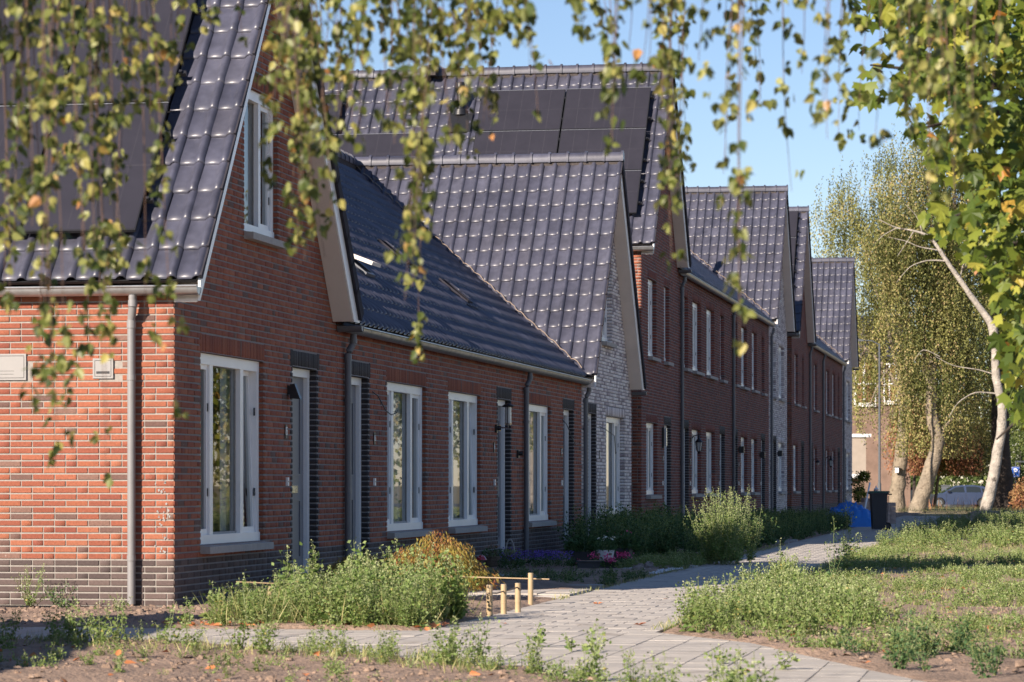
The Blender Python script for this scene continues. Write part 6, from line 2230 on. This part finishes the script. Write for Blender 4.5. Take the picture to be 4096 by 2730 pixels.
mb.obox(a * np.array([1, 1, 0]) + np.array([0, 0, z0_]), dirx * w_, back * 3, np.array([0, 0, z1_ - z0_])); mb.build('wall', M['render'], S)
mb = MB()
mb.obox(a * np.array([1, 1, 0]) - back * .1 + np.array([0, 0, z1_]), dirx * (w_ + .25), back * 3.2, np.array([0, 0, .16])); mb.obox(a * np.array([1, 1, 0]) - back * .15 + np.array([0, 0, z0_ - .2]), dirx * w_, back * 3, np.array([0, 0, .2])); mb.build('fascia', M['paint'], S)
mb = MB(); mb.obox(a * np.array([1, 1, 0]) + back * .3 + np.array([0, 0, -.5]), dirx * (w_ - .3), back * 2.5, np.array([0, 0, z0_ + .35])); mb.build('base', M['farbrick'], S)
# garden wall
G = thing('garden_wall', 'low pinkish brick wall behind lamp post and bin', 'wall', px23(2010, 1130, 140))
a = px23(1950, 1150, 140); b = px23(2050, 1150, 140)
n_ = int(np.linalg.norm(b - a) / .45)
for j in range(4):
    for k in range(n_):
        mb = MB(); o_ = a * np.array([1, 1, 0]) + dirx * (k * .45 + (.22 if j % 2 else 0)) + np.array([0, 0, -.4 + j * .30])
        mb.obox(o_, dirx * .43, back * .3, np.array([0, 0, .285])); mb.build('block', M['pinkbrick'], G)

# lamp post
L_ = thing('lamp_post', 'tall thin grey lamp post in front of the distant house', 'lamp post', px23(2021, 1135, 118))
p = px23(2021, 1150, 118)
mb = MB(); mb.tube([(p[0], p[1], -.3), (p[0], p[1], 1.2), (p[0], p[1], 1.25), (p[0], p[1], 7.9)], [.085, .085, .06, .045], 10)
mb.build('pole', M['galv'], L_, smooth=True)
mb = MB(); mb.tube([(p[0], p[1], 7.85), (p[0] - .35, p[1], 8.05), (p[0] - .9, p[1], 8.08)], .03, 8); mb.build('arm', M['galv'], L_, smooth=True)
mb = MB(); mb.box(p[0] - 1.25, p[0] - .75, p[1] - .09, p[1] + .09, 8.03, 8.12); mb.build('lamp_head', M['galv'], L_)
# parking sign
S = thing('parking_sign', 'blue rectangular parking sign with white P at right edge', 'sign', px23(2333, 1160, 172))
d_ = 172
p = px23(2334, 1160, d_)
mb = MB(); mb.tube([(p[0], p[1], -.5), (p[0], p[1], 2.5)], .035, 8); mb.build('post', M['galv'], S, smooth=True)
c_ = px23(2333.5, 1085, d_ - .06)
mb = MB(); mb.obox(c_ - dirx * .24 - np.array([0, 0, .29]), dirx * .48, back * .02, np.array([0, 0, .58])); pl_ = mb.build('plate', M['signblue'], S)
mb = MB()
o_ = c_ - back * .012
def bar(x0, x1, z0, z1): mb.obox(o_ + dirx * x0 + np.array([0, 0, z0]), dirx * (x1 - x0), back * .008, np.array([0, 0, z1 - z0]))
bar(-.10, -.045, -.16, .20); bar(-.045, .06, .145, .20); bar(-.045, .06, .0, .055); bar(.06, .11, .04, .16); bar(.0, .16, -.235, -.21); bar(-.21, .21, .262, .272); bar(-.21, .21, -.272, -.262); bar(-.215, -.205, -.262, .262); bar(.205, .215, -.262, .262)
mb.build('letter', M['paint'], pl_)
mb = MB(); mb.obox(px23(2335, 1063, d_), dirx * .55, back * .03, np.array([0, 0, .09])); mb.build('name_plate', M['galv'], S)
C = thing('utility_cabinet', 'small grey utility cabinet behind the roof of the blue car', 'cabinet', px23(2173, 1150, 200))
p = px23(2173, 1118, 200)
mb = MB(); mb.box(p[0] - .28, p[0] + .28, p[1], p[1] + .3, -.5, p[2] + .02); mb.box(p[0] - .31, p[0] + .31, p[1] - .03, p[1] + .33, p[2] + .02, p[2] + .08); mb.build('cabinet_body', M['galv'], C)
# far street surface
g = MB()
g.add([(-60, 160, -.285), (120, 160, -.285), (140, 195, -.290), (-60, 195, -.290)], [(0, 1, 2, 3)])
tag(g.build('road', mat('asphalt', (.055, .053, .052), .9, .2, 4)), kind='structure')

# ---- parked cars (side on, length along dirx)
def car(front, L, Hh, lab, paint, depth, flip=1, gx=None, zoff=-.10):
    """front: pixel x of the nose in the 2353 px view; flip 1 = nose to the left"""
    P0 = px23(front, 1150, depth) * np.array([1, 1, 0]) + np.array([0, 0, zoff])
    ax = dirx * flip
    wd = back
    t = thing('parked_car', lab, 'car', P0)
    W = 1.76
    def pt(l, w, z): return P0 + ax * l + wd * w + np.array([0, 0, z])
    s = L / 4.4; v = Hh / 1.46
    low = [(.10, .22), (.0, .45), (.06, .66), (.35, .80), (1.15, .93), (1.25, .95), (3.95, .98), (4.28, .93), (4.38, .70), (4.34, .35), (4.25, .22)]
    low = [(a * s, b * v) for a, b in low]
    def arch(cx, r):
        return [(cx + r * math.cos(q), .30 * v + r * math.sin(q)) for q in np.linspace(-.25, math.pi + .25, 9)]
    prof = low + arch(3.50 * s, .36) + arch(.86 * s, .36)
    n = len(prof)
    mb = MB()
    V, Fs = [], []
    secs = [(0.0, .93), (.12, 1.0), (W - .12, 1.0), (W, .93)]
    for (w, k) in secs:
        for (l, z) in prof:
            V.append(pt(L / 2 + (l - L / 2) * (1 - (1 - k) * .25), w, z if z < .6 * v else .6 * v + (z - .6 * v) * (k ** .6)))
    for i in range(3):
        for j in range(n):
            j2 = (j + 1) % n
            Fs.append((i * n + j, i * n + j2, (i + 1) * n + j2, (i + 1) * n + j))
    Fs += [tuple(range(n - 1, -1, -1)), tuple(3 * n + j for j in range(n))]
    mb.add(V, Fs)
    body = mb.build('body', M[paint], t, smooth=True, angle=35)
    # cabin: sill line to roof line, narrowing upward
    cab = [(1.02, .90, .06), (1.75, 1.34, .17), (2.15, 1.44, .20), (2.9, 1.455, .20), (3.55, 1.38, .19), (4.22, .95, .08)]
    cab = [(a * s, b * v, c) for a, b, c in cab]
    V, Fs = [], []
    for side in (0, 1):
        for (l, z, i_) in cab:
            V.append(pt(l, i_ if side == 0 else W - i_, z))
    m_ = len(cab)
    for j in range(m_ - 1):
        Fs.append((j, j + 1, m_ + j + 1, m_ + j))
    Fs += [tuple(range(m_ - 1, -1, -1)), tuple(m_ + j for j in range(m_)), (0, m_, 2 * m_ - 1, m_ - 1)]
    mb = MB(); mb.add(V, Fs); mb.build('cabin', M[paint], t, smooth=True, angle=30)
    # side glass
    for w_, sgn in ((0, -1), (W, 1)):
        for (poly) in ([(1.32, .99), (1.85, 1.30), (2.35, 1.36), (2.42, .99)], [(2.52, .99), (2.50, 1.36), (3.10, 1.36), (3.35, 1.30), (3.42, .99)], [(3.50, .99), (3.44, 1.27), (3.60, 1.20), (3.88, 1.0)]):
            V = []
            for (l, z) in poly:
                ins = .06 + (z - .90) / .54 * .14
                V.append(pt(l * s, (ins - .008) if sgn < 0 else W - ins + .008, z * v))
            mb = MB(); mb.add(V, [tuple(range(len(V)))]); mb.build('side_window', M['carglass'], t)
    mb = MB(); mb.add([pt(1.08 * s, .2, .945 * v), pt(1.08 * s, W - .2, .945 * v), pt(1.72 * s, W - .26, 1.33 * v), pt(1.72 * s, .26, 1.33 * v)], [(0, 1, 2, 3)]); mb.v[-1] = mb.v[-1] + np.array([0, 0, .012]); mb.build('windscreen', M['carglass'], t)
    for l in (.86 * s, 3.50 * s):
        for w_ in (.02, W - .24):
            mb = MB(); mb.tube([pt(l, w_, .31), pt(l, w_ + .22, .31)], .315, 18); wh = mb.build('wheel', M['rubber'], t, smooth=True, angle=50)
            mb = MB(); mb.tube([pt(l, w_ - .004, .31), pt(l, w_ + .224, .31)], .20, 14)
            mb.build('rim', M['steel'], wh)
    for w_ in (.05, W - .30):
        mb = MB(); mb.obox(pt(-.01, w_, .60 * v), ax * .16, wd * .25, np.array([0, 0, .11])); mb.build('headlight', M['lampglass'], t)
        mb = MB(); mb.obox(pt(L - .12, w_, .72 * v), ax * .12, wd * .25, np.array([0, 0, .14])); mb.build('tail_light', M['redcap'], t)
    for w_ in (-.12, W + .02):
        mb = MB(); mb.obox(pt(1.35 * s, w_, .98 * v), ax * .16, wd * .12, np.array([0, 0, .12])); mb.build('wing_mirror', M['blackm'], t)
    for l in (2.46, 1.28, 3.45):
        mb = MB(); mb.obox(pt(l * s, -.003, .35), ax * .012, wd * .005, np.array([0, 0, .6 * v])); mb.build('door_gap', M['blackm'], t)
    return t
car(2126, 4.5, 1.42, 'blue grey parked hatchback, its side visible between two trunks', 'carblue', 186, 1, zoff=-.30)
car(2152, 4.5, 1.62, 'silver parked car half hidden behind the thick pale trunk', 'carsilver', 170, -1, zoff=-.22)

# ---- wheeled bin
d_ = 75.5
Bn = thing('wheeled_bin', 'dark wheeled refuse bin with green lid standing on the path', 'bin', px23(2022, 1218, d_) * np.array([1, 1, 0]))
c0 = px23(2021, 1200, d_) * np.array([1, 1, 0])
ex, ey, ez_ = dirx, back, np.array([0, 0, 1.])
def frust(mb, x0, x1, y0, y1, z0, X0, X1, Y0_, Y1_, z1):
    V = [c0 + ex * a + ey * b + ez_ * c for (a, b, c) in [(x0, y0, z0), (x1, y0, z0), (x1, y1, z0), (x0, y1, z0), (X0, Y0_, z1), (X1, Y0_, z1), (X1, Y1_, z1), (X0, Y1_, z1)]]
    mb.add(V, [(0, 3, 2, 1), (4, 5, 6, 7), (0, 1, 5, 4), (1, 2, 6, 5), (2, 3, 7, 6), (3, 0, 4, 7)])
mb = MB(); frust(mb, -.155, .17, 0, .40, .02, -.20, .20, -.02, .46, .90); frust(mb, -.235, .235, -.04, .48, .90, -.235, .235, -.04, .48, .945)
body = mb.build('bin_body', M['bin'], Bn)
mb = MB(); frust(mb, -.26, .27, -.05, .49, .946, -.20, .24, -.03, .47, .985); mb.build('lid', M['lid'], Bn)
for k in (.02, .38):
    mb = MB(); mb.tube([c0 + ex * .20 + ey * (k - .02) + ez_ * .10, c0 + ex * .20 + ey * (k + .04) + ez_ * .10], .10, 18); wh = mb.build('wheel', M['rubber'], Bn, smooth=True, angle=50)
    mb = MB(); mb.tube([c0 + ex * .20 + ey * (k - .024) + ez_ * .10, c0 + ex * .20 + ey * (k + .044) + ez_ * .10], .05, 12); mb.build('hub', M['bin'], wh)
mb = MB(); mb.tube([c0 + ex * .25 + ey * -.01 + ez_ * .90, c0 + ex * .30 + ey * .0 + ez_ * .90, c0 + ex * .30 + ey * .43 + ez_ * .90, c0 + ex * .25 + ey * .44 + ez_ * .90], .016, 8); mb.build('handle', M['bin'], Bn)
mb = MB(); mb.tube([c0 + ex * .19 + ey * .0 + ez_ * .13, c0 + ex * .225 + ey * .0 + ez_ * .86], .008, 6); mb.build('rib', M['bin'], Bn)
Bt = thing('spray_bottle', 'white bottle with a red band on top of the bin lid', 'bottle', c0 + ex * -.05 + ez_ * .985)
mb = MB(); q = c0 + ex * -.06 + ey * .2 + ez_ * .985
mb.lathe(q, [(.06, 0), (.06, .05), (.02, .09), (.015, .13), (.0, .14)], 12); mb.build('bottle_body', M['white_plastic'], Bt, smooth=True)
mb = MB(); mb.lathe(q + np.array([0, 0, .012]), [(.062, 0), (.062, .022)], 12); mb.build('band', M['redcap'], Bt)
# ---- blue tarpaulin over a heap
d_ = 82
c_ = px23(1950, 1190, d_) * np.array([1, 1, 0])
r_ = np.random.default_rng(5)
nx, ny = 34, 22
V, Q = [], []
for i in range(nx):
    for j in range(ny):
        a, b = i / (nx - 1) * 2 - 1, j / (ny - 1) * 2 - 1
        h_ = max(0., 1 - abs(a + .05) ** 2.1) * max(0., 1 - abs(b) ** 2.6)
        f1 = abs(((a * 3.1 + b * 1.7 + .4 * math.sin(b * 4)) % 1) - .5) * 2
        f2 = abs(((a * 1.9 - b * 3.3 + .3 * math.sin(a * 6)) % 1) - .5) * 2
        z = .50 * h_ ** .6 + .11 * f1 * h_ ** .5 + .10 * f2 * h_ ** .5 + .10 * math.exp(-((a + .12) ** 2 + b ** 2) * 30) + r_.normal(0, .012)
        p = c_ + dirx * (a * .80 + .06) + back * b * .8 + np.array([0, 0, z - .02])
        V.append(p)
for i in range(nx - 1):
    for j in range(ny - 1):
        Q.append((i * ny + j, (i + 1) * ny + j, (i + 1) * ny + j + 1, i * ny + j + 1))
tag(qmesh('tarpaulin', np.array(V), np.array(Q), np.zeros(len(Q)), M['tarp']), 'bright blue crumpled tarpaulin over a heap beside the path', 'tarpaulin')
# ---- stack of pavers and leaning pole
St = thing('paver_stack', 'pinkish stack of paving stones behind blue tarpaulin and bin', 'paving stones', px23(1985, 1190, 88) * np.array([1, 1, 0]))
a0 = px23(1962, 1190, 88) * np.array([1, 1, 0])
for j in range(6):
    for k in range(8):
        if j == 5 and k in (0, 1, 6, 7): continue
        mb = MB(); mb.obox(a0 + dirx * (k * .155) + np.array([0, 0, j * .125]) + back * random.uniform(0, .02), dirx * .148, back * .8, np.array([0, 0, .118])); mb.build('paving_stone', M['pinkbrick'], St)
mb = MB(); mb.tube([px23(1986, 1178, 86.5), px23(1999, 1110, 87)], .028, 8)
tag(mb.build('leaning_pole', M['white_plastic'], smooth=True), 'pale pole leaning against the stack of paving stones', 'pole')

# ================================================================== FOREGROUND TREES
def leaf_obj_mesh(kind):
    r = np.random.default_rng(3)
    if kind == 'birch':
        V, Q = leaves(np.zeros((1, 3)), np.array([[0, 0, -1.]]), 1.0, .80, r, fold=.12, two=True, roll=1)
        me = bpy.data.meshes.new('leaf'); me.from_pydata(V.tolist(), [], Q.tolist()); me.materials.append(M['birch_leaf'])
    else:
        me = bpy.data.meshes.new('leaf'); V, Q = plane_leaf_shape(); me.from_pydata(V.tolist(), [], Q.tolist()); me.materials.append(M['plane_leaf'])
    return me
def plane_leaf_shape():
    """five pointed lobes around the stalk end, growing along -Z, blade in the XZ plane"""
    V = [(0, 0, -.32)]
    lob = [(-104, .42), (-52, .55), (0, .63), (52, .55), (104, .42)]
    pts = []
    for i, (a, l) in enumerate(lob):
        ra = math.radians(a)
        tip = (l * math.sin(ra), -.10 * l * l, -.32 - l * math.cos(ra) * 1.0)
        pts.append(tip)
        if i < 4:
            rb = math.radians((a + lob[i + 1][0]) / 2)
            pts.append((.36 * math.sin(rb), .03, -.32 - .36 * math.cos(rb)))
    st = (0, 0, -.18)
    V += pts
    V.append(st)
    k = len(pts)
    Q = []
    # quads: centre, notch, tip, notch
    idx = list(range(1, k + 1))
    e = k + 1
    Q.append((0, e, 1, 2)); Q.append((0, 2, 3, 4)); Q.append((0, 4, 5, 6)); Q.append((0, 6, 7, 8)); Q.append((0, 8, 9, e))
    return np.array(V), np.array(Q)

r_ = np.random.default_rng(99)
BT = thing('birch_tree', 'near birch whose blurred hanging twigs fill the top', 'tree', at(300, 1939, 9.0) * np.array([0, 0, 0]) + np.array([2.6, -19.6, 0]))
strands = [  # x top, x bottom, y bottom (2353 px view), half width, twigs
    (8, 18, 740, 22, 4), (55, 62, 520, 30, 4), (85, 118, 1085, 24, 6), (150, 165, 600, 30, 5), (130, 110, 900, 22, 4), (215, 240, 1095, 22, 6), (260, 270, 660, 34, 6), (190, 220, 820, 26, 4), (330, 290, 420, 34, 4), (345, 345, 300, 28, 3),
    (400, 385, 220, 24, 3), (310, 330, 760, 14, 2), (330, 408, 965, 8, 1), (480, 470, 60, 22, 2), (545, 548, 80, 24, 2), (620, 640, 140, 28, 4), (690, 640, 320, 34, 5), (700, 690, 600, 34, 9), (740, 755, 520, 36, 7), (640, 622, 430, 12, 2), (655, 735, 590, 24, 4), (700, 660, 610, 16, 2),
    (770, 770, 320, 34, 5), (800, 805, 300, 36, 6), (850, 850, 300, 36, 6), (880, 880, 190, 30, 3), (905, 905, 330, 40, 6), (950, 950, 340, 36, 5), (985, 935, 690, 22, 6), (990, 962, 840, 20, 7), (1010, 1040, 350, 34, 6), (1060, 1080, 300, 36, 5), (1100, 1110, 280, 34, 5), (1140, 1150, 300, 32, 5), (1175, 1222, 270, 20, 3), (1215, 1205, 110, 18, 2),
    (1330, 1345, 90, 14, 2), (1375, 1390, 150, 22, 3), (1400, 1412, 330, 18, 4), (1425, 1415, 220, 14, 3), (1450, 1440, 110, 16, 2), (1490, 1485, 160, 22, 4), (1520, 1530, 260, 22, 4), (1555, 1562, 380, 20, 6), (1550, 1548, 600, 12, 4), (1570, 1530, 520, 10, 2), (1600, 1608, 140, 10, 1),
    (1650, 1680, 60, 18, 2), (1685, 1672, 400, 18, 4), (1725, 1740, 240, 16, 3), (1700, 1703, 800, 9, 3), (1790, 1812, 440, 8, 2), (1835, 1830, 170, 12, 1), (1885, 1905, 320, 18, 4), (1940, 1928, 320, 14, 4), (1995, 1985, 300, 14, 2), (2020, 2012, 330, 10, 1),
    (2060, 2075, 250, 24, 3), (2100, 2100, 330, 20, 4), (2140, 2150, 450, 26, 6), (2180, 2195, 480, 24, 5), (2230, 2235, 330, 28, 3), (2300, 2305, 280, 28, 2),
    (20, 40, 300, 34, 4), (120, 130, 250, 36, 4), (230, 240, 250, 36, 4), (60, 30, 620, 18, 3), (420, 425, 120, 20, 2), (740, 740, 120, 40, 3), (830, 820, 110, 40, 4), (930, 930, 110, 40, 4), (1030, 1030, 110, 40, 4), (1110, 1120, 100, 40, 3), (1180, 1180, 80, 30, 3)]
LP, LD, LS = [], [], []
twn = 0
for (xt, xb, yb, hw, nt) in strands:
    nt = max(1, int(round(nt * (.72 if nt < 4 else .48))))
    for k in range(nt):
        d0 = r_.uniform(8.6, 11.6)
        jt, jb = r_.normal(0, hw * .55), r_.normal(0, hw * .42)
        y_end = yb - abs(r_.normal(0, .20)) * (yb + 60) * (k > 0)
        m_ = 14
        t = np.linspace(0, 1, m_)
        ph, amp = r_.uniform(0, 6.28), r_.uniform(3, 9)
        X_ = xt + jt + (xb - xt + jb - jt) * t + amp * np.sin(ph + t * 5)
        Y_ = -260 + (y_end + 260) * t
        dd = d0 + .12 * np.sin(ph * 2 + t * 4)
        pts = np.stack([at(a * 1.7407, b * 1.7407, c) for a, b, c in zip(X_, Y_, dd)])
        mb = MB(); mb.tube(pts, np.linspace(.0026, .0009, m_), 5, caps=False)
        if twn < 290:
            mb.build('twig', M['twig'], BT, smooth=True)
        twn += 1
        L = np.linalg.norm(np.diff(pts, axis=0), axis=1).sum()
        nn_ = max(3, int(L / .042))
        tn = np.sort(r_.uniform(.03, 1, nn_))
        live = vnoise(tn * L + 9 + d0, np.full(nn_, ph * 3 + 5), .16, 8) > -.20
        live[-2:] = True
        tn = tn[live]
        kk = r_.integers(2, 5, len(tn))
        tt = np.repeat(tn, kk); nl = len(tt)
        spur = np.repeat(np.stack([r_.normal(0, .020, len(tn)), r_.normal(0, .020, len(tn)), -r_.uniform(0, .035, len(tn))], 1), kk, axis=0)
        P = np.stack([np.interp(tt, t, pts[:, i]) for i in range(3)], 1) + spur + r_.normal(0, .009, (nl, 3))
        D = unit(np.stack([r_.normal(0, .5, nl), r_.normal(0, .5, nl), -np.abs(r_.normal(.9, .35, nl))], 1))
        LP.append(P); LD.append(D); LS.append(r_.uniform(.022, .047, nl))
LP, LD, LS = np.concatenate(LP), np.concatenate(LD), np.concatenate(LS)
px_, py_, dd = proj(LP)
ins = (px_ > 0) & (px_ < 4096) & (py_ > 0) & (py_ < 2730)
order = np.argsort(-np.where(ins, LS / dd, 0))
pick = order[:300]
bl = leaf_obj_mesh('birch')
og = org(BT)
for k in pick:
    o = bpy.data.objects.new('leaf', bl); COL.objects.link(o); o.parent = BT
    q = Vector(LD[k]).to_track_quat('-Z', 'Y')
    o.rotation_mode = 'QUATERNION'
    o.rotation_quaternion = q @ Euler((0, 0, r_.uniform(0, 6.28))).to_quaternion()
    o.location = LP[k] - og; o.scale = (LS[k],) * 3
rest = order[300:]
V, Q = leaves(LP[rest], LD[rest], LS[rest], LS[rest] * .80, r_, fold=.12, two=True)
qmesh('leaves', V, Q, np.repeat(np.clip(r_.beta(1.6, 1.7, len(rest)), 0, .99), 2), M['birch_leaf'], BT, kind='stuff')
# trunk and limbs of the near birch, above and left of the view
tree_tube(BT, [(2.6, -19.6, -.1), (2.7, -19.5, 1.5), (2.9, -19.3, 3.2), (3.3, -19.0, 5.0), (3.6, -18.8, 7.5)], [.20, .17, .14, .11, .05], 'bark_birch', n=12, seed=70)
def limb(p, q, r0, seed, up=.5):
    p, q = np.array(p, float), np.array(q, float)
    t = np.linspace(0, 1, 6)[:, None]
    pts = p + (q - p) * t + np.array([0, 0, up]) * np.sin(t * math.pi)
    tree_tube(BT, pts, np.linspace(r0, .012, 6), 'bark_birch', name='limb', n=7, seed=seed)
for i, (xx, dd_, zz) in enumerate([(-300, 9.2, 3.2), (300, 9.6, 3.25), (900, 9.2, 3.3), (1300, 10.6, 3.45), (1700, 9.5, 3.2), (2150, 10.4, 3.4), (2600, 9.4, 3.25), (3100, 10.5, 3.45), (3500, 9.8, 3.3), (3900, 9.6, 3.3)]):
    q = at(xx, 1939, dd_); q[2] = zz
    limb((3.0 + .05 * i, -19.2 + .02 * i, 3.3 + .25 * (i % 4)), q, .05, 700 + i, up=.55)
# crown above the view
n = 2600
P = np.stack([r_.uniform(2.2, 10.2, n), r_.uniform(-20.3, -16.2, n), r_.uniform(3.3, 5.6, n)], 1)
P = P[vnoise(P[:, 0] + 20, P[:, 1] + 40, .9, 4) + vnoise(P[:, 0] + 20, P[:, 2] + 40, .7, 14) > .02]
V, Q = leaves(P, r_.normal(0, .6, P.shape) + np.array([0, 0, -.9]), .05, .038, r_, two=False)
qmesh('upper_leaves', V, Q, r_.random(len(P)), M['birch_leaf'], BT, kind='stuff')

# plane tree on the right
r_ = np.random.default_rng(123)
PT = thing('plane_tree', 'plane tree with big lobed yellow green leaves along the right edge', 'tree', at(4700, 1939, 19.0) * np.array([1, 1, 0]))
poly = [(1958, -80), (1960, 110), (1975, 235), (2055, 225), (2110, 320), (2150, 420), (2120, 465), (2128, 530), (2175, 560), (2235, 600), (2285, 640), (2298, 700), (2305, 780), (2300, 880), (2345, 960), (2420, 1010), (2700, 700), (2700, -80)]
n = 5200
PX = r_.uniform(1950, 2700, n * 3); PY = r_.uniform(-80, 1010, n * 3)
m_ = inpoly(PX, PY, poly)
den = np.clip((PX - (1960 + PY * .28)) / 120, .18, 1)
m_ &= (r_.random(len(PX)) < den) & ((vnoise(PX, PY, 46, 2) + .5 * vnoise(PX, PY, 21, 3) > -.2) | (PX > 2230))
# holes of sky in the upper left part of the crown
PX, PY = PX[m_][:n], PY[m_][:n]
dd = r_.uniform(15.5, 20.5, len(PX)) + np.clip((PX - 2200) / 200, 0, 2)
P = CAM + dd[:, None] * FW + ((PX * 1.7407 - 2048) / F * dd)[:, None] * RT
P[:, 2] = 1.148 - (PY * 1.7407 - 1939) / F * dd
D = unit(np.stack([r_.normal(0, .6, len(P)), r_.normal(0, .6, len(P)), -np.abs(r_.normal(.7, .35, len(P)))], 1))
S_ = r_.uniform(.07, .145, len(P))
PV, PQ = plane_leaf_shape()
order = np.argsort(-(S_ / dd) * (PX < 2353))
me = leaf_obj_mesh('plane')
og = org(PT)
B = Bag()
for rank, k in enumerate(order):
    qt = Vector(D[k]).to_track_quat('-Z', 'Y') @ Euler((0, 0, r_.uniform(-1.3, 1.3))).to_quaternion()
    if rank < 300:
        o = bpy.data.objects.new('leaf', me); COL.objects.link(o); o.parent = PT
        o.rotation_mode = 'QUATERNION'; o.rotation_quaternion = qt
        o.location = P[k] - og; o.scale = (S_[k],) * 3
    else:
        Rm = np.array(qt.to_matrix())
        B.add((PV * S_[k]) @ Rm.T + P[k], PQ, r_.beta(1.5, 1.6), 0)
B.build('foliage', [M['plane_leaf']], PT, kind='stuff')
# the rest of the crown, round the trunk and above the view
n2 = 2600
u = unit(r_.normal(0, 1, (n2, 3))) * r_.uniform(.35, 1, (n2, 1)) ** .5
P2 = at(4700, 1939, 19.0) * np.array([1, 1, 0]) + np.array([-.3, .3, 4.3]) + u * np.array([2.5, 2.3, 2.1])
x2, y2, _d = proj(P2)
P2 = P2[(x2 > 4110) | (y2 < -120)]
B = Bag()
for p in P2:
    Rm = np.array((Vector((random.gauss(0, .6), random.gauss(0, .6), -.7)).to_track_quat('-Z', 'Y') @ Euler((0, 0, random.uniform(-1.3, 1.3))).to_quaternion()).to_matrix())
    B.add((PV * random.uniform(.09, .15)) @ Rm.T + p, PQ, r_.beta(1.5, 1.6), 0)
B.build('outer_foliage', [M['plane_leaf']], PT, kind='stuff')
q = at(4700, 1939, 19.0)
tree_tube(PT, [(q[0], q[1], -.1), (q[0], q[1], 1.2), (q[0] - .1, q[1], 2.6), (q[0], q[1] + .1, 4.6)], [.22, .18, .15, .07], 'bark', n=12, seed=71)
for i, (a, b, c) in enumerate([(2290, 1010, 18.4), (2210, 620, 18.0), (2140, 520, 17.6), (2000, 150, 18.2), (2100, 300, 17.2), (2280, 330, 18.8), (2180, 90, 18), (2330, 780, 17.2)]):
    e = px23(a, b, c)
    s0 = np.array([q[0], q[1], min(2.4 + .2 * i, max(1.3, e[2] + .4))])
    tree_tube(PT, [s0, s0 * .6 + e * .4 + np.array([0, 0, .25]), s0 * .25 + e * .75 + np.array([0, 0, .15]), e], [.05, .03, .018, .006], 'bark_dark', name='limb', n=7, seed=72 + i)

# ---- unseen board fence, added to cast the shade on the near front path
FN = thing('shade_fence', 'unseen wooden board fence added left of the view to shade the paving', 'fence', (-1.0, -8.0, 0))
M['wood'] = mat('weathered_wood', (.22, .17, .12), 0.85, 0.25, 5, 0.3, 40)
a0, a1 = np.array([-1.32, -4.9, 0]), np.array([-.15, -13.6, 0])
tv = (a1 - a0) / np.linalg.norm(a1 - a0)
nv = np.array([-tv[1], tv[0], 0])
nb_ = int(np.linalg.norm(a1 - a0) / .15)
for k in range(nb_):
    mb = MB(); mb.obox(a0 + tv * k * .15, tv * .149, nv * .02, np.array([0, 0, 1.9 + random.gauss(0, .002)])); mb.build('board', M['wood'], FN)
for k in range(6):
    mb = MB(); mb.obox(a0 + tv * k * 1.74 - nv * .09, tv * .08, nv * .08, np.array([0, 0, 1.85])); mb.build('post', M['wood'], FN)
